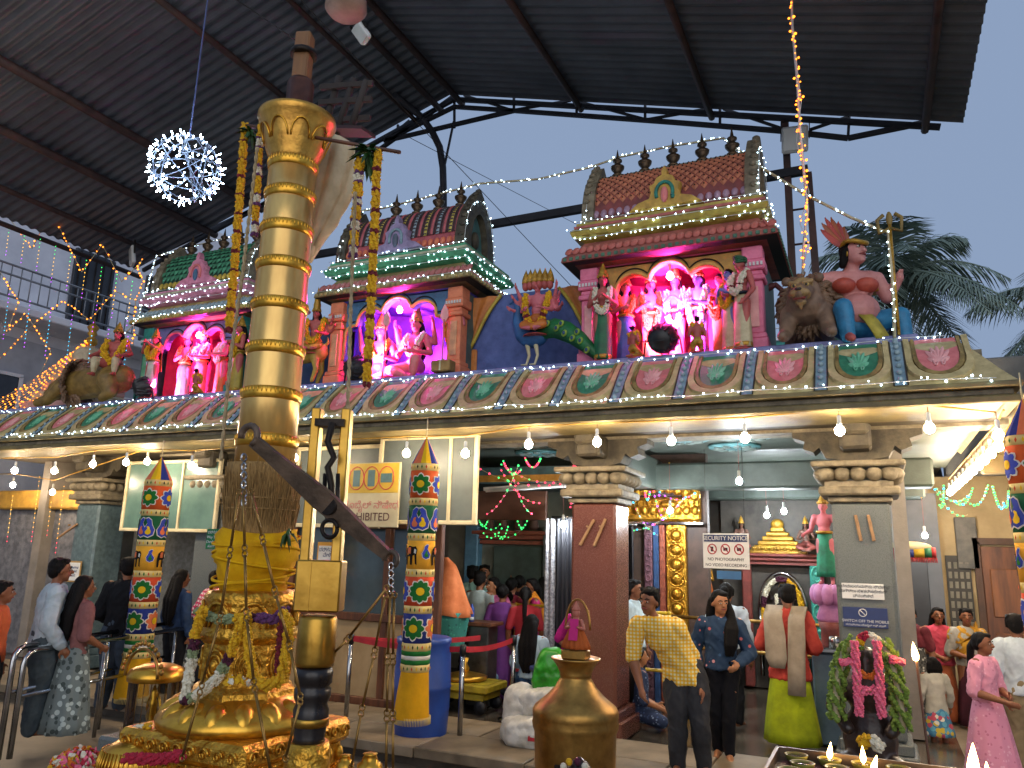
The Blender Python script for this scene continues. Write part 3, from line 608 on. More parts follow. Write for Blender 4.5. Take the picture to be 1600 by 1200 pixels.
stage_lamp('black stage lamp at the foot of the middle shrine niche', (-6.05, 8.04, 4.1), (-5.75, 9.0, 4.46), 560, (1, .10, .62), .15)
stage_lamp('black stage lamp at the foot of the left shrine niche', (-9.98, 8.02, 4.1), (-9.4, 9.0, 4.46), 640, (1, .08, .45), .15)
# ================================================================== figures (people and painted statues)
SKIN = {k: mat('skin_'+k, a, b, 7, .5, spec=.35) for k, a, b in (('brown', '#8a5a3e', '#77492f'), ('tan', '#a8734f', '#94613f'), ('fair', '#b98565', '#a57353'), ('pink', '#c9727a', '#b55c66'), ('rose', '#b8605a', '#9c4a46'), ('blue', '#6d7fc0', '#5868a8'), ('dark', '#3b3230', '#2a2322'))}
HAIR = mat('black_hair', '#120e0c', '#080605', 30, .62, stretch=(6, 6, .6), bump=.5, bscale=60, spec=.18)
EYE_W = mat('eye_white', '#b8aea2', '#a89e92', 3, .5); EYE_B = mat('eye_dark', '#150d08', '#0a0604', 3, .3); LIP = mat('lips', '#8c3f3c', '#7a3330', 3, .5)
CROWN = mat('painted_gold', '#c79a36', '#8f6a20', 10, .4, .35, bump=.4, bscale=50)
J0 = dict(pel=(0, 0, .53), ls=(.108, 0, .805), le=(.15, .015, .625), lw=(.155, -.03, .475), rs=(-.108, 0, .805), re=(-.15, .015, .625), rw=(-.155, -.03, .475),
          lh=(.05, 0, .51), lk=(.055, -.012, .285), lf=(.06, .015, .045), rh=(-.05, 0, .51), rk=(-.055, -.012, .285), rf=(-.06, .015, .045))
def hand(mb, wr, el, s, curl=.5, side=1, f=1.0):
    d = (wr-el).normalized(); x, y, _ = frame_of(d); nrm = Vector((-side, 0, 0)); nrm = (nrm-d*nrm.dot(d)); nrm = nrm.normalized() if nrm.length > .1 else x
    w = d.cross(nrm).normalized()
    pc = wr+d*.026*s; mb.cap(wr, .0165*s, pc+d*.016*s, .0175*s); mb.ell(pc+d*.008*s, (.021*s, .021*s, .021*s))
    for i, (o, L) in enumerate(((-.017, .036), (-.006, .042), (.006, .040), (.017, .031))):
        b = pc+d*.022*s+w*o*s; m_ = b+d*L*.55*s+nrm*curl*.010*s; e = m_+(d*(1-curl*.7)+nrm*curl).normalized()*L*.5*s; mb.chain([b, m_, e], [.0068*s*f, .0062*s*f, .005*s*f], n=6)
    b = wr+d*.014*s+w*-.016*s; m_ = b+(d*.6-w*.75+nrm*.3).normalized()*.026*s; e = m_+(d*.9-w*.2+nrm*.3).normalized()*.022*s; mb.chain([b, m_, e], [.009*s, .008*s, .0062*s], n=6)
def figure(name, label, cat, loc, face, H, skin='tan', pose=None, wear=(), hair='short', crown=None, lean=(0, 0), head=(0, 0, 0), vox=.014, group=None, arms=None, build=1.0, seated=False, face_on=True, hairmat=None, feet=True):
    """a standing, seated or kneeling person or statue; joints in fractions of the height, facing -y before rotation"""
    T = thing(name, label, cat, loc, R(face), group)
    J = {k: Vector(v) for k, v in J0.items()}
    def sp(z): k = max(0, z-.53)/.47; return Vector((lean[0]*k, lean[1]*k, -.16*(lean[0]**2+lean[1]**2)*k))
    for k in ('ls', 'le', 'lw', 'rs', 're', 'rw'): J[k] = J[k]+sp(J[k].z)
    off = Vector((0, 0, 0))
    for k, v in (pose or {}).items():
        if k == 'off': off = Vector(v)
        else: J[k] = Vector(v)
    W = lambda v: (Vector(v)+off)*H
    Jl = {k: (v*H if k[1] in 'kf' else W(v)) for k, v in J.items()}
    m = SKIN[skin] if isinstance(skin, str) else skin; b = MB(); s = H; bw = build
    tw = lambda z: W(sp(z)+Vector((0, 0, z)))
    for z, rx, ry, rz in ((.56, .082, .056, .06), (.64, .072, .05, .07), (.735, .084, .054, .085), (.785, .088, .045, .045)): b.ell(tw(z), (rx*s*bw, ry*s*bw, rz*s), n=14, k=10)
    for L_ in ('l', 'r'): b.cap(Jl[L_+'s']+Vector((0, 0, -.004*s)), .03*s*bw, tw(.80), .035*s)
    nb = tw(.80); hc = tw(.925)+Vector((0, -.012*s, 0)); hm = Euler((R(head[0]), R(head[1]), R(head[2])), 'ZYX').to_matrix()
    hp = tw(.865); HP = lambda v: hp+hm @ ((Vector(v)+Vector((0, -.012, .06)))*s)
    b.cap(nb, .036*s, hp, .03*s); b.cap(hp, .03*s, HP((0, .012, -.02)), .03*s)
    b.ell(HP((0, .006, .012)), (.047*s, .057*s, .057*s), n=14, k=10, rot=hm); b.ell(HP((0, -.012, -.026)), (.036*s, .042*s, .042*s), n=12, k=8, rot=hm)
    b.cap(HP((0, -.05, .008)), .0065*s, HP((0, -.064, -.012)), .011*s, n=8); b.ell(HP((0, -.034, -.055)), (.018*s, .016*s, .013*s))
    for sx in (-1, 1): b.ell(HP((sx*.05, .006, -.006)), (.007*s, .014*s, .02*s), rot=hm)
    armset = [(Jl['ls'], Jl['le'], Jl['lw'], 1), (Jl['rs'], Jl['re'], Jl['rw'], -1)]
    for a in (arms or []): armset.append((W(a[0]), W(a[1]), W(a[2]), 1 if a[0][0] > 0 else -1))
    for S_, E_, W_, sd in armset:
        b.chain([S_, S_.lerp(E_, .4), E_], [.034*s*bw, .034*s*bw, .027*s*bw]); b.chain([E_, E_.lerp(W_, .3), W_], [.027*s*bw, .0285*s*bw, .018*s]); hand(b, W_, E_, s, .55, sd, max(1, .6*vox/(.0068*s)))
    for L_ in ('l', 'r'):
        h_, k_, f_ = Jl[L_+'h'], Jl[L_+'k'], Jl[L_+'f']
        b.chain([h_, h_.lerp(k_, .4), k_], [.056*s*bw, .052*s*bw, .036*s*bw]); b.chain([k_, k_.lerp(f_, .35), f_], [.036*s, .037*s, .021*s])
        if feet:
            fd = (pose or {}).get(L_+'t', None); fd = Vector(fd) if fd else Vector((.012 if L_ == 'l' else -.012, -.085, -.022))
            b.chain([f_+Vector((0, .012*s, -.012*s)), f_+fd*s*.55, f_+fd*s], [.023*s, .022*s, .015*s]); 
            for q in range(4): b.ell(f_+fd*s*1.06+Vector(((q-1.5)*.011*s, abs(q-1.5)*.004*s, -.002*s)), (.0065*s, .012*s, .0075*s), n=6, k=5)
    link('body', remesh(b, vox, 2, 'body', [m]), T)
    if face_on:
        for sx in (-1, 1):
            e = MB().ell(HP((sx*.0185, -.051, .004)), (.0078*s, .005*s, .0038*s), 0, 8, 6).ell(HP((sx*.0185, -.0552, .004)), (.0046*s, .003*s, .0042*s), 1, 8, 6); e.build('eye', [EYE_W, EYE_B], T)
            MB().chain([HP((sx*.008, -.054, .018)), HP((sx*.02, -.054, .0215)), HP((sx*.032, -.047, .017))], [.003*s, .0035*s, .002*s], n=5).build('eyebrow', hairmat or HAIR, T)
        MB().chain([HP((-.014, -.05, -.032)), HP((0, -.0555, -.031)), HP((.014, -.05, -.032))], [.003*s, .0058*s, .003*s], n=6).build('mouth', LIP, T)
    HM = hairmat or HAIR
    if hair:
        h = MB(); h.ell(HP((0, .018, .026)), (.053*s, .056*s, .054*s), n=14, k=10, rot=hm); h.ell(HP((0, .034, -.002)), (.049*s, .038*s, .05*s), rot=hm); h.ell(HP((.012, -.018, .055)), (.035*s, .03*s, .018*s), rot=hm)
        if hair == 'short':
            for i in range(14): a = i*2.4; h.ell(HP((.042*math.cos(a), .012+.042*math.sin(a), .05+.012*math.sin(i*1.7))), (.014*s, .014*s, .012*s), n=6, k=5)
        for sx in (-1, 1): h.cap(HP((sx*.046, .0, .03)), .012*s, HP((sx*.05, .012, -.01)), .009*s)
        if hair in ('long', 'front'):
            for sx in (-.03, 0, .03): h.chain([HP((sx, .045, 0)), HP((sx*1.3, .058, -.07)), tw(.76)+Vector((sx*1.6*s, .075*s, 0)), tw(.64)+Vector((sx*1.4*s, .08*s, 0)), tw(.57)+Vector((sx*.8*s, .082*s, 0))], [.034*s, .036*s, .034*s, .028*s, .012*s])
        if hair == 'front':
            for dx in (0, .02, -.016): h.chain([HP((.045, .01, 0)), HP((.06, -.012, -.06)), tw(.77)+Vector(((.065+dx)*s, -.062*s, 0)), tw(.68)+Vector(((.058+dx)*s, -.075*s, 0)), tw(.62)+Vector(((.05+dx)*s, -.07*s, 0))], [.022*s, .026*s, .027*s, .023*s, .01*s])
        if hair in ('tail', 'braid'):
            h.chain([HP((0, .06, .01)), HP((0, .085, -.03)), tw(.78)+Vector((0, .085*s, 0)), tw(.68)+Vector((0, .085*s, 0))]+([tw(.58)+Vector((.0, .08*s, 0))] if hair == 'braid' else []), [.024*s, .026*s, .022*s, .016*s]+([.008*s] if hair == 'braid' else []))
        if hair == 'bun': h.ell(HP((0, .07, .02)), (.034*s, .03*s, .034*s))
        if hair == 'bob':
            for sx in (-.04, -.02, .0, .02, .04): h.chain([HP((sx, .035, .01)), HP((sx*1.35, .04, -.05)), HP((sx*1.45, .03, -.088))], [.034*s, .032*s, .02*s])
        link('hair', remesh(h, max(.008, vox*.8), 1, 'hair', [HM]), T)
    if crown:
        c = MB(); ch = crown if isinstance(crown, (int, float)) else .16
        pr = [(.056, -.0), (.06, .02), (.05, .03), (.054, .05), (.044, .065), (.042, .09), (.03, .105), (.028, .125), (.014, .14), (.014, .15), (.002, .175)]
        c.lathe([(r*s, z*s*ch/.16) for r, z in pr], HP((0, .008, .032)), 14)
        for k in range(9): a = math.pi*2*k/9; c.ell(HP((.057*math.cos(a), .008+.057*math.sin(a), .045)), (.012*s, .012*s, .018*s), n=6, k=5)
        c.build('crown', CROWN, T)
    # clothing -------------------------------------------------------------
    def loft(mb, secs, n=22, folds=0, amp=0.0, ph=0.0, mi=0):
        rs = []
        for c, rx, ry in secs:
            fz = (secs[0][0].z-c.z)/max(1e-6, secs[0][0].z-secs[-1][0].z)
            rs.append([c+Vector((math.cos(a)*rx*(1+amp*fz*math.sin(folds*a+ph+fz*1.5)), math.sin(a)*ry*(1+amp*fz*math.sin(folds*a+ph+.7+fz)), 0)) for a in [2*math.pi*j/n for j in range(n)]])
        mb.rings(rs, mi, True)
    for w in wear:
        k, cm = w[0], w[1]
        if k == 'top':                       # sleeve length 0..2 (1 elbow, 2 wrist), hem height, flare
            sl, hem, fl = w[2], w[3], (w[4] if len(w) > 4 else 1.0); g = MB()
            z = .83; zs = [(.838, .05, .042), (.82, .078, .05), (.79, .102, .058), (.74, .105, .069), (.68, .095, .064), (.62, .091, .062), (.56, .096, .066)]
            zs = [q for q in zs if q[0] > hem+.02]; e = zs[-1]; zs.append((hem, e[1]*fl*1.03, e[2]*fl*1.03))
            loft(g, [(tw(q[0]), q[1]*s*bw, q[2]*s*bw) for q in zs])
            for z_, rx, ry, rz in ((.56, .082, .056, .06), (.64, .072, .05, .07), (.735, .084, .054, .085), (.785, .088, .045, .045)):
                if z_ > hem+.03: g.ell(tw(z_), ((rx+.011)*s*bw, (ry+.011)*s*bw, min(rz, z_-hem)*s), n=14, k=10)
            for S_, E_, W_, sd in armset[:2]:
                g.cap(S_+Vector((-sd*.004*s, 0, -.014*s)), .0425*s*bw, S_.lerp(E_, min(1, sl)), .037*s*bw)
                if sl > 1: g.chain([E_, E_.lerp(W_, (sl-1)*.5), E_.lerp(W_, (sl-1)*.97)], [.036*s*bw, .034*s*bw, .024*s*bw])
            for sx in (-1, 1): g.cap(tw(.812)+Vector((sx*.02*s, .01*s, 0)), .038*s, tw(.79)+Vector((sx*.09*s, 0, 0)), .036*s*bw)
            link(w[5] if len(w) > 5 else 'shirt', remesh(g, vox, 2, 'shirt', [cm], .0075*s if vox < .0142 else 0), T)
        elif k == 'trousers':
            g = MB(); fr = w[2] if len(w) > 2 else .95; wd = w[3] if len(w) > 3 else 1.0
            g.ell(W(J['pel'])+Vector((0, 0, .03*s)), (.092*s*bw, .066*s*bw, .065*s), n=14, k=10)
            for L_ in ('l', 'r'):
                h_, k_, f_ = Jl[L_+'h'], Jl[L_+'k'], Jl[L_+'f']; g.chain([h_, h_.lerp(k_, .4), k_], [.064*s*bw, .061*s*bw*wd, .046*s*wd]); e = k_.lerp(f_, fr); g.chain([k_, k_.lerp(e, .5), e], [.046*s*wd, .044*s*wd, .036*s*wd])
            link('trousers', remesh(g, vox, 2, 'trousers', [cm], .006*s if vox < .0142 else 0), T)
        elif k == 'skirt':                   # waist, hem, flare x, flare y, folds, amplitude
            wz, hz, fx, fy, nf, am = (list(w[2:])+[.64, .04, .15, .12, 9, .08][len(w)-2:])[:6]; g = MB(); secs = []
            for i in range(9):
                t = i/8; z = wz+(hz-wz)*t; secs.append(((tw(z) if z > .53 else W((0, 0, z))), (.078+(fx-.078)*t**.7)*s*bw, (.058+(fy-.058)*t**.7)*s*bw))
            loft(g, secs, 40, nf, am, random.random()*6); g.build('skirt', cm, T)
        elif k == 'legs':                    # dhoti or painted tights on bent legs
            g = MB(); g.ell(W(J['pel'])+Vector((0, 0, .02*s)), (.092*s, .068*s, .06*s), n=12, k=8)
            for L_ in ('l', 'r'):
                h_, k_, f_ = Jl[L_+'h'], Jl[L_+'k'], Jl[L_+'f']; g.chain([h_, k_], [.066*s, .05*s]); g.chain([k_, k_.lerp(f_, .5), k_.lerp(f_, .8)], [.05*s, .046*s, .034*s])
            link('dhoti', remesh(g, vox, 2, 'dhoti', [cm]), T)
        elif k == 'sash':                    # cloth over the left shoulder
            g = MB(); q = [tw(.60)+Vector((-.098*s, -.03*s, 0)), tw(.68)+Vector((-.02*s, -.078*s, 0)), tw(.77)+Vector((.06*s, -.068*s, 0)), tw(.845)+Vector((.075*s, 0, 0)), tw(.76)+Vector((.065*s, .075*s, 0)), tw(.62)+Vector((.06*s, .085*s, 0)), tw(.45)+Vector((.06*s, .1*s, 0))]
            rs = []
            for i, p in enumerate(q):
                d = (q[min(i+1, 6)]-q[max(i-1, 0)]).normalized(); n_ = p-tw(min(.8, p.z/s-off.z)); n_.z *= .3; n_ = (n_-d*n_.dot(d)).normalized(); ww = d.cross(n_).normalized()*.05*s
                rs.append([p-ww+n_*.004*s, p-ww*.3+n_*.014*s, p+ww*.3+n_*.009*s, p+ww+n_*.003*s, p+ww*.3-n_*.006*s, p-ww*.3-n_*.006*s])
            g.rings(rs, 0, True); g.build('shawl', cm, T)
        elif k == 'belt': MB().lathe([(.09*s*bw, -.016*s), (.1*s*bw, 0), (.09*s*bw, .016*s)], tw(w[2] if len(w) > 2 else .6), 16).build('belt', cm, T)
        elif k == 'hem':
            z = w[2]; MB().rings([[W((0, 0, z+dz))+Vector((math.cos(a)*w[3]*1.02*s, math.sin(a)*w[4]*1.02*s, 0)) for a in [2*math.pi*j/24 for j in range(24)]] for dz in (-.02, .02)], 0, True).build('hem', cm, T)
        elif k == 'turban':
            g = MB().ell(HP((0, .012, .045)), (.062*s, .066*s, .05*s), n=14, k=8)
            for q in range(5): g.tube([HP((.06*math.cos(a), .012+.064*math.sin(a), .02+.012*q+.012*math.sin(a+q))) for a in [2*math.pi*j/16 for j in range(17)]], .012*s, 6)
            g.build('turban', cm, T)
    T['H'] = H
    T['tw'] = [list(tw(z)) for z in (.82, .7, .6)]
    return T
FL = {k: mat('flower_'+k, a, b, 40, .8, bump=.5, bscale=90) for k, a, b in (('yellow', '#e3b516', '#c08d08'), ('orange', '#d9731c', '#b85810'), ('white', '#e4dfca', '#c9c2a8'), ('red', '#7c1a26', '#56101a'), ('maroon', '#4f1230', '#380a22'), ('purple', '#6c3a6c', '#4c2650'), ('pink', '#f07c96', '#de5a7a'), ('green', '#7d9a3c', '#566f24'), ('greygreen', '#8f9c74', '#727f58'), ('rose', '#b8203c', '#94142c'))}
FK = list(FL)
def garland(label, pts, r, seq, o=None, fl=.5, name='flower_garland', dens=1.0, group=None, string=True, parent=None):
    """strung flowers along a line; seq = [(colour, share of the length)]"""
    pts = [Vector(p) for p in pts]; o = pts[0] if o is None else Vector(o)
    t = thing(name, label, 'garland', o, 0, group) if parent is None else sub(name, parent, o)
    mats = []; ids = []
    for c, _ in seq:
        if FL[c] not in mats: mats.append(FL[c])
    tot = sum(n for _, n in seq); L = sum((b-a).length for a, b in zip(pts, pts[1:])); fr = r*fl; step = fr*.95/dens; mb = MB(); q = along(pts, step)
    for i, p in enumerate(q):
        u = i/max(1, len(q)-1)*tot; acc = 0; c = seq[-1][0]
        for cc, n in seq:
            acc += n
            if u <= acc: c = cc; break
        d = (q[min(i+1, len(q)-1)]-q[max(i-1, 0)]); x, y, _ = frame_of(d if d.length > 1e-6 else Vector((0, 0, 1))); k = 4; a0 = i*1.3
        for j in range(k):
            a = a0+2*math.pi*j/k; rr = (r-fr*.8)*random.uniform(.75, 1.1); cc = p-o+(x*math.cos(a)+y*math.sin(a))*rr
            e = Euler((random.random()*3, random.random()*3, random.random()*3)).to_matrix(); z = fr*random.uniform(.8, 1.2)
            mb.add([cc+e @ v*(z*(1.18 if w_ % 3 == 0 else .86)) for w_, v in enumerate(ICO_V)], ICO_F, mats.index(FL[c]))
    mb.build('flowers', mats, t, kind='stuff')
    if string: MB().tube([p-o for p in pts], r*.35, 5).build('string', CREAM, t)
    return t
def neck_garland(T, r, seq, drop=.34, w=.075, yo=-.085, label=None, z0=.84):
    """a garland worn by a statue, part of nothing: it rests on the figure"""
    H = T['H']; rz = T.rotation_euler.z; M = Matrix.Rotation(rz, 3, 'Z'); b = Vector(T['tw'][0])-Vector((0, 0, .82*H)); pts = []
    for i in range(21):
        a = -math.pi*.1+math.pi*1.2*i/20; x = w*math.cos(a)*1.0; k = max(0, math.sin(a)); pts.append((x, .02+(yo-.02)*min(1, k*2+.15), z0-drop*k))
    loc = Vector(T.location); return garland(label or 'flower garland worn by '+T['label'], [loc+M @ ((Vector(p)*H)+b) for p in pts], r, seq, string=False)
# ================================================================== painted statues on the temple roof
C = lambda n, a, b=None: mat('paint_'+n, a, b, 7, .55, bump=.3, bscale=12)
GRN, BLU, ORG, WHT, RED, PUR, CRM = C('green', '#1f6b42', '#154d2f'), C('blue', '#3d5ea6', '#2c4681'), C('orange', '#c9762e', '#a65a1e'), C('white', '#cfc6bb', '#aba295'), C('red', '#a8423a', '#84302a'), C('purple', '#6a5aa0', '#4e4180'), C('cream', '#cbbd98', '#a89a76')
SG = 'painted statues standing round the shrines'
NAM = dict(lw=(.05, -.13, .70), le=(.15, -.02, .635), rw=(-.05, -.13, .70), re=(-.15, -.02, .635))
GIVE = dict(lw=(.06, -.20, .62), le=(.15, -.03, .64), rw=(-.07, -.16, .66), re=(-.15, -.02, .64))
UP = dict(lw=(.17, -.06, .83), le=(.17, .0, .66), rw=(-.05, -.13, .66), re=(-.15, -.02, .64))
ZS = 4.12
def statue(label, px, py, Y, face, H, skin, pose, lower, crown=.16, gar=None, extra=(), hair='long', arms=None, z=None, **k):
    p = at(px, py, Y); zz = ZS if z is None else z; H = H*1.1 if lower else H
    wear = ([('skirt', lower, .60, .03, .10, .085, 7, .05), ('belt', CROWN, .60), ('hem', CROWN, .06, .10, .085)] if lower else [])+list(extra)
    T = figure('statue', label, 'statue', (p.x, p.y, zz), face, H, skin, pose, wear, hair, crown, vox=.013, arms=arms, group=SG, **k)
    MB().lathe([(.15*H, -.0), (.15*H, .012), (.13*H, .02)], (0, 0, -.012), 16).build('plinth', RED, T)
    if gar: neck_garland(T, gar[0]*1.25, gar[1], gar[2], gar[3] if len(gar) > 3 else .085, label='%s garland on the %s' % (gar[1][0][0], label))
    return T
YM, OM, WM = [('yellow', 1)], [('orange', 1)], [('white', 5), ('red', .5), ('white', 5), ('red', .5), ('white', 5)]
# right shrine
statue('green skirted statue in front of the left rose column', 942, 560, 8.22, 10, .98, 'rose', NAM, GRN, .16, (.03, WM, .30))
statue('blue skirted statue at the left in the right niche', 978, 560, 8.58, 22, .98, 'pink', UP, BLU, .17, (.03, OM, .22))
statue('orange garlanded statue left of the bride in the right niche', 1018, 560, 8.64, 18, 1.0, 'pink', GIVE, ORG, .17, (.032, OM, .46, .09))
statue('white garlanded central statue in the right niche', 1057, 560, 8.68, 0, 1.02, 'pink', NAM, RED, .18, (.034, WM, .42, .09))
statue('lilac faced statue right of centre in the right niche', 1094, 560, 8.64, -14, 1.0, 'blue', GIVE, PUR, .18, (.032, WM, .46, .09))
statue('orange robed sage statue holding a staff in the right niche', 1128, 560, 8.58, -25, .94, 'pink', NAM, ORG, None, (.03, OM, .36), hair='bun')
statue('bearded sage statue with pale dhoti between sage and turbaned man', 1143, 560, 8.34, -30, .9, 'blue', NAM, CRM, None, (.026, YM, .3), hair='bun')
statue('green turbaned statue in cream dhoti before the right rose column', 1162, 552, 8.2, -35, .96, 'rose', dict(lw=(.13, -.1, .5), rw=(-.1, -.14, .6)), CRM, None, (.032, WM, .24), extra=[('turban', GRN), ('belt', C('navy', '#2a3347'), .6)], hair=None)
KN = dict(off=(0, .02, -.30), lk=(.1, -.14, .06), rk=(-.1, -.14, .06), lf=(.06, .14, .05), rf=(-.06, .14, .05), **NAM)
statue('small kneeling statue with yellow garland under the blue skirted statue', 990, 562, 8.13, 150, .55, 'rose', KN, None, None, (.03, YM, .2, .09), extra=[('legs', CROWN)], hair='bun')
statue('small kneeling statue with yellow garland right of the stage lamp', 1090, 556, 8.13, 200, .6, 'rose', KN, None, None, (.03, YM, .2, .09), extra=[('legs', CROWN)], hair='bun')
# middle shrine: seated pair and a standing companion
SIT = dict(off=(0, .02, -.33), lk=(.17, -.13, .13), rk=(-.17, -.13, .13), lf=(-.03, -.19, .05), rf=(.04, -.19, .05), lw=(.10, -.16, .62), le=(.18, -.02, .63), rw=(-.1, -.16, .62), re=(-.18, -.02, .63), lt=(-.07, -.03, -.01), rt=(.07, -.03, -.01))
A4 = [((.10, .02, .80), (.2, .03, .74), (.21, -.04, .90)), ((-.10, .02, .80), (-.2, .03, .74), (-.21, -.04, .90))]
statue('seated four armed statue at the left in the violet niche', 590, 590, 8.58, 20, 1.35, 'pink', SIT, None, .17, (.03, YM, .2), extra=[('legs', RED)], arms=A4)
statue('seated crowned statue with white garland in the violet niche', 645, 590, 8.58, 0, 1.42, 'pink', dict(SIT, lk=(.14, -.2, .2), lf=(.12, -.2, .04), lt=(.01, -.08, -.02)), None, .18, (.032, WM, .22), extra=[('legs', PINK_P)], arms=A4)
statue('standing statue with orange garland at the right in the violet niche', 708, 585, 8.5, -25, 1.0, 'pink', UP, PUR, .16, (.03, [('yellow', 1), ('orange', 1), ('yellow', 1)], .36))
for lab, px, py, hgt in (('pink trident held up beside the seated statue in the violet niche', 598, 580, 1.0), ('long pink spear standing beside the crowned statue in the violet niche', 690, 580, .98)):
    p = at(px, py, 8.25); t = thing('trident', lab, 'trident', (p.x, p.y, ZS))
    MB().tube([(0, 0, 0), (0, 0, hgt*.78)], .013, 6).build('shaft', PINK_P, t)
    MB().prism([(0, hgt), (.05, hgt*.9), (.06, hgt*.82), (.02, hgt*.75), (-.02, hgt*.75), (-.06, hgt*.82), (-.05, hgt*.9)], .02, 0, None, .2).build('blade', PINK_L, t)
for lab, px, py in (('wooden collection box by the right column of the middle shrine', 692, 578), ('wooden collection box by the left column of the middle shrine', 560, 592)):
    p = at(px, py, 8.1); t = thing('box', lab, 'box', (p.x, p.y, 4.14), 0, 'boxes on the statue ledge'); MB().box((0, 0, .07), (.27, .16, .14), ch=.01).build('case', C('boxwood', '#a07c42', '#7c5c2c'), t); MB().box((0, 0, .146), (.1, .1, .02)).box((0, -.082, .07), (.02, .006, .13)).build('strap', CREAM, t)
# left shrine
statue('green saree statue at the left in the left niche', 283, 625, 8.58, 25, .98, 'pink', UP, GRN, .16, (.03, OM, .22))
statue('pink robed crowned statue at the centre of the left niche', 308, 628, 8.64, 0, 1.02, 'pink', GIVE, PINK_P, .17, (.03, WM, .22))
statue('ash grey robed statue at the right in the left niche', 341, 625, 8.58, -18, 1.0, 'pink', GIVE, ORG, .17, (.03, WM, .3))
statue('statue with yellow garland half hidden behind the flagstaff rope', 366, 622, 8.3, -25, .98, 'rose', NAM, C('gold', '#b39a3a'), .15, (.034, YM, .3))
statue('white draped statue playing a flute left of the left shrine', 231, 632, 8.15, 15, .92, 'rose', dict(lw=(-.02, -.12, .84), le=(.15, -.05, .72), rw=(-.1, -.13, .85), re=(-.17, -.04, .72)), WHT, .15, (.034, YM, .22), extra=[('sash', ORG)])
statue('small kneeling statue with yellow garland below the left niche', 303, 628, 8.1, 170, .55, 'rose', KN, None, None, (.034, YM, .2, .1), extra=[('legs', CROWN)], hair='bun')
statue('teal statue at the right edge of the left shrine', 398, 620, 8.3, -30, .95, 'rose', NAM, TEAL, .15)
# ---- painted backdrop walls between the shrines
for x0, x1, lab, col in ((-4.72, -3.02, 'blue backdrop wall with orange curtains behind the peacock', '#5566a0'), (-8.42, -6.75, 'blue green backdrop wall behind the golden goat', '#4a6480')):
    t = thing('backdrop_wall', lab, 'wall', ((x0+x1)/2, 8.75, 4.14)); w = x1-x0
    MB().box((0, 0, .57), (w, .08, 1.16), ch=.01).build('panel', C('backdrop'+str(int(-x0)), col, '#3f4f84'), t)
    for sx in (-1, 1):
        c = MB(); rs = []
        for i in range(9):
            q = i/8; xx = sx*(w/2-.02-.42*(1-q)**1.0*(1-.15*math.sin(q*3)));
            rs.append([Vector((sx*w/2+(xx-sx*w/2)*(j/7), -.07-.025*math.sin(j*1.8+q), 1.14-.7*q)) for j in range(8)])
        c.rings(rs, 0, True, False, False); c.tube([r[-1] for r in rs], .025, 6, 1); c.box((sx*(w/2-.06), -.06, .22), (.1, .05, .42), 0, ch=.02); c.build('curtain', [C('drape', '#c9803c', '#a8622a'), C('drape_edge', '#c9b040')], t)
# ---- six headed statue riding a peacock
p = at(838, 575, 8.25); t = thing('peacock_statue', 'blue peacock statue with long green tail in front of the blue backdrop', 'statue', (p.x-.05, 8.25, 4.16))
b = MB(); b.ell((0, 0, .36), (.2, .12, .13)).chain([(-.14, 0, .4), (-.2, -.02, .55), (-.2, -.03, .74), (-.22, -.04, .82)], [.1, .075, .05, .05]).cap((-.25, -.04, .83), .03, (-.31, -.05, .8), .012)
link('body', remesh(b, .014, 2, 'body', [C('peacock', '#2b5f96', '#1d4772')]), t)
for sx in (-.06, .05): MB().chain([(sx, -.03, .26), (sx+.03, -.04, .12), (sx, -.05, .01)], [.03, .018, .014]).chain([(sx, -.05, .01), (sx-.06, -.07, .008)], [.012, .006]).build('leg', CREAM, t)
tl = MB(); rs = [[Vector((x, -.02+dy*w, z+dz*w)) for dy, dz in ((-.3, .9), (-.9, .3), (-.9, -.4), (-.2, -1), (.6, -.5), (.6, .6))] for x, z, w in ((.1, .42, .1), (.3, .44, .13), (.5, .36, .14), (.68, .22, .13), (.82, .08, .09), (.88, .02, .03))]
tl.rings(rs, 0, True)
for x, z in ((.24, .47), (.36, .4), (.46, .33), (.42, .45), (.56, .26), (.66, .22), (.74, .1), (.62, .33)): tl.ell((x, -.145, z), (.035, .02, .045), 1, 8, 6, (0, R(30), 0)).ell((x, -.165, z), (.018, .01, .024), 2, 8, 6)
tl.build('tail', [C('tailgreen', '#1c7a40', '#115028'), C('taileye', '#8aa83c'), C('tailcore', '#1d4772')], t)
MB().tube([(-.22+.02*i, -.04, .86+.03*(i % 2)) for i in range(4)], .008, 5).build('crest', C('peacock', '#2b5f96'), t)
six = statue('six headed statue with fan of arms seated on the blue peacock', 838, 520, 8.2, 5, 1.05, 'pink', dict(SIT, lk=(.12, -.12, .1), rk=(-.12, -.12, .1)), None, None, (.036, [('yellow', 3), ('red', .4), ('yellow', 3), ('red', .4), ('yellow', 3)], .42, .14), extra=[('legs', ORG)], z=4.52, hair=None,
    arms=[((sx*.1, .02, .80-.03*i), (sx*(.2+.02*i), .03, .76-.06*i), (sx*(.24+.03*i), -.05, .9-.12*i)) for sx in (-1, 1) for i in range(3)])
hd = MB(); cr = MB()
for i, dx in enumerate((-.15, -.09, -.03, .03, .09, .15)):
    c0 = Vector((dx*1.05, -.02+abs(dx)*.25, .645)); hd.ell(c0, (.042, .05, .06)); cr.lathe([(.05, 0), (.052, .03), (.045, .07), (.03, .12), (.012, .16), (.002, .19)], c0+Vector((0, .01, .03)), 10)
hd.build('side_heads', SKIN['rose'], six, kind='stuff'); cr.build('crowns', CROWN, six, kind='stuff')
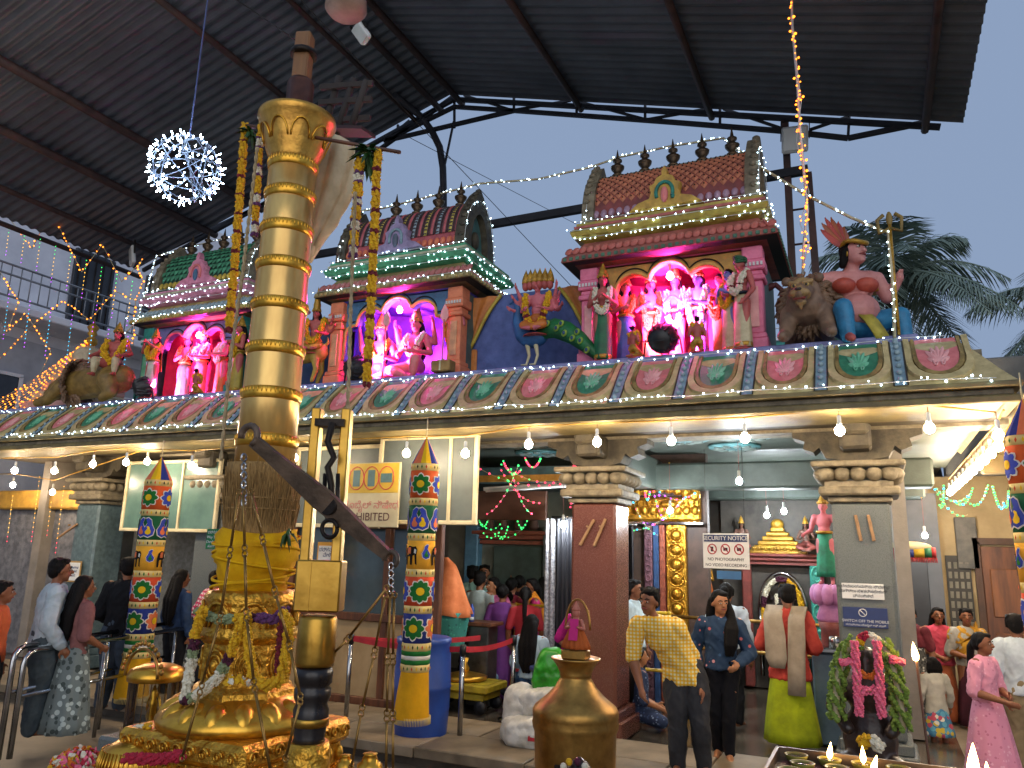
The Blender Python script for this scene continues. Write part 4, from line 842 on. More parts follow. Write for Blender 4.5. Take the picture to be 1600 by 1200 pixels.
# ---- golden goat with rider
def beast(name, label, loc, rz, m, segs, legs, extra=None, vox=.018):
    t = thing(name, label, 'statue', loc, rz); b = MB()
    for pts, rs in segs: b.chain(pts, rs, n=12)
    for pts, rs in legs: b.chain(pts, rs, n=10)
    link('body', remesh(b, vox, 3, 'body', [m]), t); return t
GOATM = C('goat', '#b59638', '#8c7024')
goat = beast('goat_statue', 'golden goat statue standing beside the flagstaff on the roof ledge', (-7.12, 8.25, 4.16), 0, GOATM, [([(-.25, 0, .42), (0, 0, .44), (.24, 0, .46)], [.13, .13, .14]), ([(-.24, 0, .46), (-.36, -.02, .62), (-.46, -.04, .66)], [.09, .07, .045]), ([(.3, 0, .5), (.4, 0, .58), (.38, 0, .66)], [.03, .022, .012])],
    [([(x, y, .36), (x+dx, y-.01, .2), (x-.01, y-.01, .03)], [.065, .04, .03]) for x, y, dx in ((-.22, -.07, .02), (-.2, .07, .03), (.24, -.07, .05), (.22, .07, .05))])
for sx in (-1, 1): MB().chain([(-.4, sx*.03, .7), (-.34, sx*.06, .78), (-.28, sx*.09, .74)], [.02, .016, .006]).build('horn', IRON, goat)
statue('red fire crowned statue with many arms riding the golden goat', 490, 540, 8.22, 20, 1.0, 'rose', dict(SIT, lk=(.12, -.12, .1), rk=(-.12, -.12, .1)), None, .34, (.034, YM, .34, .12), extra=[('legs', CROWN)], z=4.58, arms=[((sx*.1, .02, .80), (sx*(.2+.02*i), .03, .72-.06*i), (sx*(.25+.03*i), -.05, .84-.12*i)) for sx in (-1, 1) for i in range(2)])
# ---- lions
MANE = C('mane', '#86684c', '#5c4532'); LIONB = C('lion', '#8f7338', '#6a5326')
def mane(mb, c, R_, n, axis, seed=1, lock=.075):
    rnd = random.Random(seed); x, y, d = frame_of(axis)
    for i in range(n):
        a = i*2.39996; t = rnd.uniform(.45, 1.05); o = x*math.cos(a)*R_[0]*t+y*math.sin(a)*R_[1]*t-d*(t*.16-.02)*R_[0]/.25; p0 = c+o; e = (o-d*.04).normalized(); q = (e+Vector((0, 0, -.5))).normalized()
        mb.chain([p0, p0+e*lock*.6+Vector((rnd.uniform(-.02, .02),)*3), p0+q*lock*1.5], [lock*.36, lock*.32, lock*.1], n=6)
pl = at(1262, 540, 7.98); LR = beast('lion_statue', 'seated lion statue with shaggy brown mane facing forward on the cornice', (pl.x, 8.18, 4.12), R(-6), C('lionbrown', '#8a6f58', '#67503e'),
    [([(0, .5, .26), (0, .2, .36), (0, -.05, .42)], [.2, .21, .2]), ([(-.17, -.02, .34), (-.19, -.14, .12), (-.19, -.28, .04)], [.1, .075, .06]), ([(.17, -.02, .34), (.22, -.14, .12), (.26, -.28, .04)], [.1, .075, .06]), ([(-.19, -.28, .04), (-.19, -.36, .03)], [.06, .05]), ([(.26, -.28, .04), (.27, -.36, .03)], [.06, .05]), ([(-.18, .45, .2), (-.24, .3, .08)], [.14, .07]), ([(0, -.14, .52), (0, -.22, .5)], [.17, .12]), ([(0, -.24, .49), (0, -.36, .455)], [.095, .075]), ([(0, -.25, .40), (0, -.33, .375)], [.06, .045])], [])
fc = MB().ell((0, -.2, .56), (.12, .09, .11)).ell((0, -.27, .47), (.1, .08, .085)).cap((0, -.3, .52), .035, (0, -.4, .48), .045).ell((-.05, -.38, .445), (.055, .05, .042)).ell((.05, -.38, .445), (.055, .05, .042)).ell((0, -.32, .365), (.06, .05, .035)).cap((-.1, -.27, .595), .028, (-.03, -.3, .58), .024).cap((.1, -.27, .595), .028, (.03, -.3, .58), .024).cap((0, -.33, .35), .03, (0, -.33, .29), .012); link('face', remesh(fc, .012, 2, 'face', [C('lionface', '#a5885a', '#86683e')]), LR)
mn = MB(); mane(mn, Vector((0, -.09, .50)), (.28, .31), 170, Vector((0, -1, .1)), 3); mane(mn, Vector((0, -.05, .34)), (.2, .22), 50, Vector((0, -1, -.2)), 5); mn.build('mane', MANE, LR)
for sx in (-1, 1):
    MB().ell((sx*.062, -.305, .553), (.028, .016, .02), 0, 8, 6).ell((sx*.062, -.319, .553), (.012, .006, .015), 1, 8, 6).build('eye', [C('amber', '#c9a860'), EYE_B], LR)
    MB().ell((sx*.16, -.16, .66), (.05, .03, .05), 0).build('ear', MANE, LR)
MB().ell((0, -.425, .475), (.035, .02, .022), 0).build('nose', C('nose', '#2e201a'), LR); MB().ell((0, -.365, .398), (.06, .035, .02), 0).build('mouth', C('lionmouth', '#8c3a38'), LR)
MB().chain([(-.02, .62, .3), (-.2, .74, .5), (-.3, .78, .8), (-.46, .78, .98), (-.56, .78, .95)], [.03, .028, .026, .03, .05]).build('tail', C('tailred', '#6a3436'), LR)
LL = beast('lion_statue', 'golden lion statue with curled mane crouching left at the far end of the roof', (-11.15, 8.02, 4.04), R(0), LIONB,
    [([(-.4, 0, .36), (.05, 0, .38), (.55, .02, .42)], [.25, .25, .24]), ([(-.55, -.02, .36), (-.74, -.05, .3)], [.22, .17]), ([(-.78, -.06, .3), (-.92, -.08, .24)], [.12, .09]), ([(-.5, -.18, .3), (-.7, -.25, .1), (-.88, -.28, .06)], [.12, .09, .07]), ([(.55, -.15, .35), (.7, -.2, .15), (.6, -.25, .06)], [.18, .1, .07])], [])
mn = MB(); mane(mn, Vector((-.62, -.06, .4)), (.33, .33), 150, Vector((-.9, -.35, 0)), 4, .1); mane(mn, Vector((-.44, -.16, .38)), (.26, .3), 130, Vector((-.45, -.9, 0)), 8, .1); mane(mn, Vector((-.36, -.2, .34)), (.2, .26), 60, Vector((-.2, -1, 0)), 9, .09); mn.build('mane', MANE, LL)
pr = dict(off=(0, .0, -.34), lk=(.14, -.2, .2), rk=(-.14, -.2, .2), lf=(.14, -.2, .02), rf=(-.14, -.2, .02), lw=(.2, -.2, .6), le=(.22, -.03, .66), rw=(-.2, -.2, .6), re=(-.22, -.03, .66))
rid = statue('reclining pink statue with yellow garland riding the golden lion', 178, 575, 8.0, 20, 1.2, 'rose', pr, None, .14, (.05, YM, .3, .13), extra=[('legs', CRM)], z=4.46, build=1.3)
# ---- large seated demoness with feather crown, right end of the roof
DB = MB(); D = thing('seated_statue', 'large pink seated statue with red feather crown, bare belly and blue leggings', 'statue', (-.05, 8.35, 4.06), R(18), None, .95)
S_ = DB
S_.ell((0, .02, .34), (.23, .2, .2)).ell((.03, -.07, .42), (.22, .2, .2)).ell((0, .02, .72), (.24, .15, .2)).cap((-.2, .02, .82), .1, (.2, .02, .82), .1)
for sx in (-1, 1): S_.ell((sx*.115, -.1, .70), (.12, .1, .085)); S_.ell((sx*.11, .0, .3), (.14, .15, .12))
S_.chain([(-.27, .02, .82), (-.33, .06, .58), (-.24, -.06, .38)], [.085, .07, .05]); S_.ell((-.21, -.12, .36), (.05, .07, .04))
for q in range(4): S_.cap((-.23+.02*q, -.14, .36), .014, (-.21+.025*q, -.2, .33), .011, n=6)
S_.chain([(.27, .02, .82), (.36, .0, .6), (.44, -.08, .74)], [.085, .07, .05]); S_.ell((.46, -.1, .79), (.05, .05, .06))
for q in range(4): S_.cap((.43+.02*q, -.12, .82), .014, (.45+.012*q, -.15, .86), .011, n=6)
S_.cap((0, .02, .88), .08, (.02, -.02, 1.0), .075)
hm = Euler((R(-4), 0, R(28))).to_matrix(); hc = Vector((.03, -.05, 1.1)); HPp = lambda v: hc+hm @ Vector(v)
S_.ell(hc, (.115, .13, .14), n=14, k=10, rot=hm).ell(HPp((0, -.04, -.08)), (.085, .09, .07), rot=hm).cap(HPp((0, -.12, .02)), .018, HPp((0, -.15, -.03)), .027).ell(HPp((0, -.1, -.125)), (.035, .03, .025))
link('body', remesh(DB, .014, 2, 'body', [mat('demoness_skin', '#cf8d86', '#b4736c', 4, .5)]), D)
for sx in (-1, 1):
    MB().ell(HPp((sx*.045, -.118, .025)), (.026, .014, .014), 0, 10, 6, hm).ell(HPp((sx*.045, -.131, .025)), (.012, .006, .013), 1, 8, 6, hm).build('eye', [EYE_W, EYE_B], D)
    MB().chain([HPp((sx*.015, -.125, .06)), HPp((sx*.05, -.122, .075)), HPp((sx*.085, -.1, .055))], [.007, .008, .004], n=6).build('eyebrow', HAIR, D)
    MB().ell(HPp((sx*.115, -.01, -.03)), (.012, .03, .035), 0).build('earring', CROWN, D)
    MB().ell((sx*.118, -.11, .705), (.125, .105, .088), 0, 14, 10).build('breast_cover', C('bodice', '#c0553f', '#9c3d2e'), D)
    MB().lathe([(.088, -.03), (.098, 0), (.088, .03)], (sx*.3, .045, .7), 12).build('armlet', CROWN, D)
MB().chain([HPp((-.04, -.12, -.062)), HPp((0, -.132, -.06)), HPp((.04, -.12, -.062))], [.008, .014, .008], n=6).build('mouth', LIP, D)
MB().box(HPp((0, -.132, .075)), (.1, .01, .03), 0, hm, ch=.004).build('forehead_mark', WHITE, D)
h = MB().ell(HPp((0, .04, .05)), (.13, .12, .13)).chain([HPp((-.1, .02, 0)), HPp((-.12, .06, -.14))], [.06, .04]).chain([HPp((.1, .04, 0)), HPp((.11, .08, -.12))], [.05, .03]); link('hair', remesh(h, .014, 1, 'hair', [HAIR]), D)
MB().tube([HPp((.125*math.cos(a), -.02+.125*math.sin(a), .085+.02*math.cos(a*2))) for a in [2*math.pi*i/20 for i in range(21)]], .026, 8).build('crown_band', CROWN, D)
for i, a in enumerate((-48, -34, -20, -8, 4, 16)):
    d = Vector((math.sin(R(a)), .25, math.cos(R(a)))); rs = []
    for q, w in ((0, .02), (.2, .055), (.45, .07), (.7, .055), (.9, .03), (1, .004)):
        c0 = HPp((-.02, .07, .08))+hm @ d*.46*q*(1-.1*abs(i-2.5)); wv = hm @ Vector((math.cos(R(a)), 0, -math.sin(R(a))))*w; rs.append([c0-wv, c0+Vector((0, -.02, 0)), c0+wv, c0+Vector((0, .015, 0))])
    MB().rings(rs, 0, False).build('feather', C('feather%d' % (i % 2), ('#b8453c', '#a8582f')[i % 2]), D)
lg = MB().chain([(-.12, -.02, .28), (-.2, -.3, .4), (-.18, -.33, .08)], [.14, .1, .08]).chain([(.12, -.02, .28), (.4, -.2, .33), (.42, -.24, .06)], [.14, .1, .08]); lg.ell((0, 0, .24), (.24, .2, .13))
link('leggings', remesh(lg, .016, 2, 'leggings', [C('legblue', '#2f86b0', '#1f6488')]), D)
for q in (((-.18, -.33, .08), (-.18, -.44, .03)), ((.42, -.24, .06), (.44, -.36, .03))): MB().chain(q, [.05, .045]).build('foot', SKIN['rose'], D)
MB().rings([[Vector((x-.07, y, z)), Vector((x+.07, y, z)), Vector((x+.07, y+.02, z)), Vector((x-.07, y+.02, z))] for x, y, z in ((.04, -.24, .34), (.07, -.31, .26), (.12, -.35, .14), (.16, -.37, .04))], 0, True).build('loin_cloth', C('loin', '#b8a63c'), D)
cl = at(1398, 445, 8.0); t = thing('club_staff', 'tall golden staff with trident head wrapped in white LED rope beside the seated statue', 'staff', (cl.x, 8.0, 4.1))
MB().tube([(0, 0, 0), (0, 0, 1.14)], .016, 10).build('shaft', CROWN, t); MB().tube([(.0, 0, 1.1), (.1, 0, 1.06), (.11, 0, 1.2), (.05, 0, 1.25)], .02, 6).tube([(.0, 0, 1.1), (-.1, 0, 1.06), (-.11, 0, 1.2), (-.05, 0, 1.25)], .02, 6).ell((0, 0, 1.2), (.03, .02, .08)).build('head', C('gold2', '#8f7638'), t)
# LED rope swag over the shrines, down to the right end
sw = [at(*q) for q in ((560, 330, 8.9), (600, 325, 8.9), (680, 305, 8.9), (748, 287, 8.9), (840, 280, 8.9), (920, 262, 8.9), (970, 245, 8.9), (1050, 228, 8.9), (1130, 216, 8.9), (1190, 262, 8.6), (1260, 305, 8.4), (1330, 340, 8.2), (1388, 364, 8.0), (1395, 450, 7.98), (1398, 528, 7.98))]
led_string('led_rope', 'white LED rope swagged over the shrine finials down to the right roof corner', sw, .05, LED_W, .011, .02, CREAM, .016)
led_string('led_rope', 'white LED rope along the finials of the left shrine', [at(*q) for q in ((160, 560, 8.2), (215, 500, 8.1), (245, 400, 8.9), (300, 385, 8.9), (380, 365, 8.9), (470, 350, 8.9))], .06, LED_W, .011, .018, CREAM, .01)
# ================================================================== inside the hall
DARKW = mat('dim_wall', '#8a8278', '#6c655b', 1.5, .7, bump=.15)
tp('back_wall', MB().box((-6.4, 14.0, 1.7), (14.4, .2, 3.5)), DARKW)
tp('side_wall', MB().box((-13.4, 11.5, 1.7), (.2, 5.0, 3.4)), DARKW)
# interior right wall line with openings, seen past the right pillar
tp('side_wall', MB().box((.28, 12.2, 1.75), (.16, 3.4, 3.5)), DARKW)
# golden doorway
g = sub('golden_doorway', temple, (-2.75, 2.45, 0))
MB().box((0, .1, 1.75), (1.25, .16, 3.5)).build('door_wall', mat('deep_brown_wall', '#58443a', '#3e2f28', 4, .6), g)
l = MB(); N = 20; rs = []
l.box((0, -.02, 2.62), (1.1, .12, .34), ch=.03)
for i in range(9): l.ell((-.48+.12*i, -.1, 2.78+.16*math.cos((i-4)*.33)), (.085, .06, .1), 0, 8, 6).ell((-.48+.12*i, -.1, 2.6), (.06, .05, .07), 0, 8, 6)
for i in range(7): l.tube([(-.42+.14*i+.05*math.cos(a), -.11, 2.7+.05*math.sin(a)) for a in [k*.7 for k in range(10)]], .014, 5)
l.ell((.12, -.14, 2.68), (.13, .08, .06), 0).box((0, -.04, 2.42), (1.2, .16, .05), 1, ch=.01).build('gold_lintel', [GOLD_ROUGH, STEEL], g)
for nm, x, w, m in (('jamb', -.2, .12, mat('mauve_carving', '#7c5560', '#523640', 14, .5, bump=.9, bscale=22)), ('jamb', -.09, .08, mat('blue_jamb', '#3d5c8c', '#2a4368', 6, .5)), ('jamb', .0, .08, mat('rust_carving', '#a0543c', '#74382a', 14, .5, bump=.8, bscale=24))):
    j = MB().box((x, -.04, 1.2), (w, .1, 2.4), ch=.01)
    for k in range(16 if w > .1 else 0): j.tube([(x+.035*math.cos(a), -.095, .2+.145*k+.045*math.sin(a)) for a in [i*.9 for i in range(8)]], .01, 5)
    j.build(nm, m, g)
j = MB().box((.2, -.03, 1.2), (.28, .1, 2.4), ch=.01)
for k in range(11): j.ell((.2, -.09, .25+.2*k), (.08, .04, .075), 0, 10, 6).tube([(.2+.1*math.cos(a), -.09, .25+.2*k+.09*math.sin(a)) for a in [i*.5236 for i in range(13)]], .014, 5)
j.build('gold_jamb', GOLD_ROUGH, g)
# rear shrine front
rs_ = sub('rear_shrine', temple, (-1.36, 4.5, 0)); red = mat('rear_red', '#8a4038', '#64302a', 5, .6, bump=.3)
MB().box((0, .25, 1.7), (1.9, .3, 3.4)).build('wall', mat('rear_dark', '#4c463e', '#342f29', 4, .6), rs_)
MB().box((0, -.02, 2.02), (1.35, .3, .05), ch=.015).box((0, -.0, 1.96), (1.25, .25, .06), ch=.015).box((0, .02, 1.9), (1.15, .2, .05)).build('ledge', red, rs_)
d = MB()
for i in range(6): d.box((-.05, -.02, 2.07+.07*i), (.86-.13*i, .22-.02*i, .065), 0, ch=.015)
for i in range(9): d.ell((-.42+.095*i, -.13, 2.12), (.03, .02, .035), 0, 6, 5)
d.ell((-.05, -.02, 2.5), (.1, .08, .09)).build('relief', CROWN, rs_)
MB().box((.5, -.03, .95), (.2, .14, 1.85), ch=.02).build('pilaster', TEAL, rs_); q = MB()
for i in range(6): q.tube([(.5+.07*math.cos(a), -.11, .35+.28*i+.11*math.sin(a)) for a in [k*.5236 for k in range(13)]], .014, 5).ell((.5, -.11, .35+.28*i), .03, 0, 8, 6)
q.build('pilaster_carving', mat('jade_carving', '#57b59c', '#3f9480', 6, .5), rs_)
MB().box((-.55, -.03, .95), (.14, .14, 1.85), ch=.02).build('pilaster', red, rs_)
MB().tube([(.34*math.cos(a)-.02, -.06, 1.2+.55*math.sin(a)) for a in [math.pi*i/16 for i in range(17)]], .03, 8).tube([(-.36, -.06, .2), (-.36, -.06, 1.2)], .03, 8).tube([(.32, -.06, .2), (.32, -.06, 1.2)], .03, 8).build('silver_arch', STEEL, rs_)
garland('yellow and maroon garland round the silver arch of the rear shrine', [(-1.38+.28*math.cos(a), 13.0, 1.2+.46*math.sin(a)) for a in [math.pi*i/16 for i in range(17)]]+[(-1.66, 13.0, .95), (-1.66, 13.0, .7)], .045, [('yellow', 3), ('maroon', 1), ('white', 2), ('maroon', 1), ('yellow', 3)])
I_ = figure('idol', 'black stone idol in silver ornaments under the rear shrine arch', 'idol', (-1.38, 13.12, .62), 0, .95, 'dark', dict(NAM), [('skirt', mat('silver_cloth', '#9c9c98', '#55544f', 20, .4, .6), .6, .03, .11, .09, 7, .05)], None, .16, vox=.016, arms=A4)
MB().box((0, 0, -.3), (.5, .3, .6), ch=.02).build('pedestal', IRON, I_)
neck_garland(I_, .03, [('white', 1), ('green', 1), ('white', 1)], .4, .1, label='white and green garland on the black idol')
for lab, x in (('brown statue sitting at the right of the rear shrine ledge', -.98), ('brown statue sitting at the left of the rear shrine ledge', -1.95)):
    figure('statue', lab, 'statue', (x, 12.95, 2.06), 0, .72, mat('brown_statue', '#6a4636', '#4a3026', 6, .6), dict(SIT), [('legs', red)], 'long', .16, vox=.016, group='statues on the rear shrine ledge')
gp = at(1293, 915, 9.9); gu = figure('guardian_statue', 'pink guardian statue in green skirt on a lotus beside the right pillar', 'statue', (gp.x, 9.9, gp.z), -10, .98, 'pink', dict(UP, rw=(-.2, -.1, .6)), [('skirt', C('emerald', '#1c8a68', '#126048'), .62, .1, .11, .09, 8, .06), ('belt', CROWN, .62)], 'short', .12, vox=.013, hairmat=mat('sandy', '#b89a6a'))
lp = MB()
for k in range(9): a = k*.698; lp.ell((.13*math.cos(a), .13*math.sin(a), -.1), (.075, .075, .12), 0, 8, 6)
lp.lathe([(.1, -.42), (.14, -.36), (.1, -.24), (.16, -.16), (.18, -.06), (.1, -.02)], n=18).build('lotus_base', mat('lotus_pink', '#c88ab8', '#a96a9a', 6, .5), gu)
MB().lathe([(.14, -gp.z+.0), (.1, -.5), (.13, -.4)], n=16).build('pedestal', red, gu)
# left bay door
ld = sub('side_shrine_door', temple, (-5.6, 3.5, 0))
MB().box((0, .2, 1.7), (2.6, .2, 3.4)).build('wall', mat('olive_wall', '#8a897a', '#6c6b5e', 2, .7), ld)
MB().box((0, .0, 2.28), (1.5, .22, .07), ch=.015).box((0, .03, 2.21), (1.38, .18, .08), ch=.015).box((0, .05, 2.12), (1.25, .14, .06)).build('red_cornice', mat('brick_cornice', '#a8543c', '#83402e', 5, .6), ld)
MB().box((.1, .05, 1.03), (.9, .14, 2.05), ch=.01).build('door', mat('dark_door', '#46544c', '#333f38', 4, .5), ld)
for x, m in ((-.75, 'blue'), (.72, 'x')): MB().box((x, .0, 1.2), (.26, .2, 2.4), ch=.02).build('pilaster', mat('steel_blue_panel', '#5c87a0', '#446a80', 4, .5) if m == 'blue' else GRAN, ld)
for i in range(4): MB().lathe([(.05, 0), (.09, .05), (.07, .16), (.09, .2)], (-.45+.28*i, -.02, 2.33), 12).ell((-.45+.28*i, -.02, 2.6), (.05, .04, .08)).build('relief_statue', mat('brown_statue', '#6a4636'), ld)
bd = thing('wooden_board', 'glossy wooden board with an orange panel high in the left bay', 'board', (-5.05, 10.2, 2.62)); MB().box((0, 0, 0), (1.7, .06, .42), ch=.01).build('plank', mat('varnished_wood', '#5a3a2a', '#3c2419', 5, .3, stretch=(.3, 1, 1)), bd); MB().box((-.4, -.035, .05), (.32, .02, .3), ch=.01).build('orange_panel', mat('orange_panel', '#d06a2a', '#a85020', 4, .5), bd)
tu = thing('tube_light', 'unlit white tube light fitting slanting across the left bay', 'tube light', at(825, 763, 9.8)); MB().tube([(-.65, 0, -.03), (.65, 0, .03)], .022, 10).build('tube', WHITE, tu); MB().box((0, .03, .03), (1.4, .04, .05), 0, (0, R(-2.6), 0)).build('fitting', WHITE, tu)
wv = MB(); rr = [[Vector((-3.0-1.2*i/12, 9.6, 2.86+.12*abs(math.sin(i*.785))+.0)) for i in range(13)], [Vector((-3.0-1.2*i/12, 9.6, 3.02)) for i in range(13)]]
wv.rings(rr, 0, False, False, False); wv.box((-4.3, 9.62, 3.0), (2.6, .04, .22)); tp('painted_valance', wv, mat('teal_valance', '#3f6878', '#2b4c58', 5, .6))
tp('yellow_band', MB().box((-4.3, 9.58, 2.95), (2.6, .04, .09)), YELLOW_P)
# black curtains on a steel frame
def curtain(label, x0, x1, y, z0, z1):
    t = thing('curtain', label, 'curtain', ((x0+x1)/2, y, z0)); w = x1-x0; h = z1-z0; n = 60; rs = []
    for k in range(5): rs.append([Vector((-w/2+w*i/n, .035*math.sin(i*1.15+k*.2)+.012*math.sin(i*2.9), h*k/4)) for i in range(n+1)])
    MB().rings(rs, 0, True, False, False).build('cloth', mat('black_cloth', '#1b1b22', '#0f0f14', 6, .6, stretch=(8, 8, .4)), t); MB().tube([(-w/2-.05, 0, h+.02), (w/2+.05, 0, h+.02)], .02, 8).build('rail', STEEL, t); return t
c1 = curtain('black pleated curtain hanging left of the red granite pillar', -3.95, -3.2, 9.9, .45, 2.42)
rs = [[Vector((-.5+.16*i/8, -.05-.02*math.sin(i*1.6), 1.97*k/6)) for i in range(9)] for k in range(7)]; MB().rings(rs, 0, True, False, False).build('lace_border', mat('lace', '#a9a9ac', '#5a5a62', 26, .7, bump=.5), c1)
curtain('black pleated curtain between the red pillar and golden doorway', -3.28, -3.0, 10.4, .5, 2.35)
def railing(label, pts, zs, m, r=.022, posts=None, name='railing', top_r=None):
    t = thing(name, label, 'railing', (pts[0][0], pts[0][1], 0)); o = Vector((pts[0][0], pts[0][1], 0))
    for z in zs: MB().tube([Vector((x, y, z))-o for x, y in pts], r, 8).build('bar', m, t)
    for x, y in (posts or pts): MB().tube([Vector((x, y, 0))-o, Vector((x, y, max(zs)))-o], r*1.05, 8).ell(Vector((x, y, max(zs)))-o, r*1.3, 0, 8, 6).build('post', m, t)
    return t
railing('yellow pipe railing behind the red granite pillar', [(-4.6, 10.1), (-2.45, 10.1)], (1.25, .93, .55), mat('yellow_enamel', '#c9a418', '#a08010', 4, .4))
railing('brass railing across the hall in front of the rear shrine', [(-2.6, 10.6), (-1.9, 10.6), (-1.2, 10.6), (-.2, 10.6)], (1.18, .8), BRASS)
# orange draped golden idol
ip = at(1103, 955, 11.4); io = figure('idol', 'small golden idol draped in orange cloth behind the brass railing', 'idol', (ip.x, 11.4, ip.z-.05), 0, .75, mat('gilt_idol', '#b58a30', '#8a6420', 6, .35, .8), dict(NAM), [('skirt', cloth('orange_drape', '#c9661c', '#a04a10'), .72, .02, .2, .16, 9, .08)], None, .2, vox=.013); MB().box((0, 0, -.55), (.5, .4, 1.1), ch=.02).build('pedestal', mat('dark_pedestal', '#3c3028', '#2a211b', 4, .5), io)
p = at(1300, 1000, 9.8); bx = thing('donation_box', 'blue grey steel donation box with a lid beside the right pillar', 'box', (p.x+.02, 9.8, 0)); MB().box((0, 0, .48), (.46, .4, .96), ch=.02).build('body', mat('bluegrey_steel', '#6f8794', '#54697a', 3, .4, .3), bx); MB().box((0, 0, .99), (.52, .46, .06), ch=.015).build('lid', STEEL, bx); MB().lathe([(.06, 1.02), (.06, 1.12), (.03, 1.14)], n=12).build('cup', STEEL, bx)
# hanging notice
PAPER = mat('notice_white', '#dcdcd8', '#cacac6', 2, .5); INK = mat('notice_ink', '#20242c', '#14171d', 2, .5); REDI = mat('notice_red', '#b8323a', '#9c262e', 2, .5); BLUI = mat('notice_blue', '#2c3c6c', '#22305a', 2, .5)
p = at(1134, 861, 9.3); t = thing('hanging_notice', 'white security notice with three red prohibition circles hanging on wires', 'sign', p, R(-18)); w, h = .58, .40
MB().box((0, 0, 0), (w, .012, h), 0, ch=.003).build('board', PAPER, t); MB().box((0, -.008, h*.36), (w*.94, .004, h*.2)).build('header', BLUI, t)
text('SECURITY NOTICE', (0, -.012, h*.36), .068, PAPER, t); text('NO PHOTOGRAPHY', (0, -.009, -h*.24), .05, INK, t); text('NO VIDEO RECORDING', (0, -.009, -h*.4), .048, INK, t)
for i in range(3):
    x = -.17+.17*i; MB().tube([(x+.055*math.cos(a), -.009, .02+.055*math.sin(a)) for a in [2*math.pi*k/20 for k in range(21)]], .007, 5).tube([(x-.038, -.009, .058), (x+.038, -.009, -.018)], .006, 5).build('prohibition_ring', REDI, t)
    MB().box((x, -.008, .02), (.05 if i else .03, .004, .034 if i else .055)).build('pictogram', INK, t)
for sx in (-1, 1): MB().tube([(sx*w*.42, 0, h/2), (sx*w*.42, 0, 1.2)], .003, 4).build('wire', IRON, t)
MB().box((.03, 0, -h/2-.07), (.3, .01, .09)).build('blue_strip', mat('strip_blue', '#3f6f9c', '#305880', 2, .5), t)
# signs and pegs on the right pillar
def sign(name, label, loc, w, h, m, lines, tm, rz=0, size=None, border=None):
    t = thing(name, label, 'sign', loc, rz); MB().box((0, 0, 0), (w, .015, h), 0, ch=.003).build('board', m, t)
    if border: MB().box((0, .006, 0), (w+border[1], .014, h+border[1]), 0, ch=.003).build('frame', border[0], t)
    for tx, z, s in lines: text(tx, (0, -.0095, z), s, tm, t)
    return t
sign('white_sign', 'white Kannada notice screwed to the right grey pillar', at(1348, 924, 8.58), .38, .15, PAPER, [('ಈ ದೇವಾಲಯವನ್ನು ಸ್ವಚ್ಛ', .045, .038), ('ವಾಗಿಡಲು ಸಹಕರಿಸಬೇಕಾಗಿ', 0, .038), ('ವಿನಂತಿಸಿದೆ', -.045, .036)], INK)
t = sign('blue_sign', 'blue switch off the mobile sign on the right grey pillar', at(1352, 965, 8.58), .40, .19, BLUI, [('SWITCH OFF THE MOBILE', -.035, .036), ('ದಯವಿಟ್ಟು ಮೊಬೈಲ್ ಆಫ್ ಮಾಡಿ', -.072, .024)], PAPER)
MB().tube([(-.02+.035*math.cos(a), -.01, .045+.035*math.sin(a)) for a in [2*math.pi*k/20 for k in range(21)]], .004, 5).tube([(-.044, -.01, .07), (.004, -.01, .02)], .004, 5).build('prohibition_ring', PAPER, t)
def peg(label, px, py, L, tilt, Y=8.57): t = thing('wooden_peg', label, 'peg', at(px, py, Y), 0, 'wooden pegs on the pillars'); MB().box((0, 0, 0), (.032, .03, L), 0, (0, R(tilt), 0), ch=.006).box((0, .02, L*.2), (.02, .04, .02), 0, (0, R(tilt), 0)).build('bar', mat('pale_wood', '#a07d58', '#7c5d3e', 6, .6), t)
for lab, px, py, L, ti in (('left wooden bar on the right grey pillar', 1341, 825, .26, -8), ('right wooden bar on the right grey pillar', 1361, 825, .26, -8), ('left slanted wooden bar on the red pillar', 917, 832, .34, 30), ('right slanted wooden bar on the red pillar', 937, 832, .34, 24), ('long dark rod slanting across the bluish left pillar', 105, 830, .5, 62)): peg(lab, px, py, L, ti)
# ticket booth of wood and glass between the pillars
bt = thing('booth', 'wooden ticket booth with beige lower panels and dark glass', 'booth', (-6.25, 8.75, 0)); GL = mat('dim_glass', '#4a5a5e', '#3a484c', 2, .08, spec=.8)
bw = 2.35
for x in (-bw/2, -.45, .4, bw/2): MB().box((x, 0, 1.15), (.09, .1, 2.3), ch=.01).build('stile', WOOD, bt)
for z, h in ((.05, .1), (1.08, .1), (2.27, .1)): MB().box((0, -.012, z), (bw, .1, h), ch=.01).build('rail', WOOD, bt)
MB().box((0, .02, .57), (bw-.05, .05, .95)).build('beige_panel', mat('beige_laminate', '#a98f68', '#8d744f', 2, .5), bt)
for x, w in ((-.8, .66), (0, .8), (.8, .66)): MB().box((x, .02, 1.67), (w, .02, 1.12)).build('pane', GL, bt)
MB().box((-.15, .5, 1.15), (bw-.3, .06, 2.3)).build('rear_panel', DARKW, bt); MB().box((0, .28, 2.36), (bw+.1, .62, .06)).build('top', WOOD, bt)
for lab, dx, z in (('upper', -.55, 1.85), ('lower', -.55, 1.42)):
    q = sign('poster', lab+' orange and white notice stuck on the booth glass', (-6.25+dx, 8.68, z), .34, .36, mat('poster_orange', '#d9a63c', '#c48a24', 2, .5), [], INK); MB().box((0, -.009, .0), (.29, .003, .26)).build('white_field', PAPER, q); text('ದರ್ಶನದ\nವೇಳೆ', (0, -.012, .04), .07, BLUI, q)
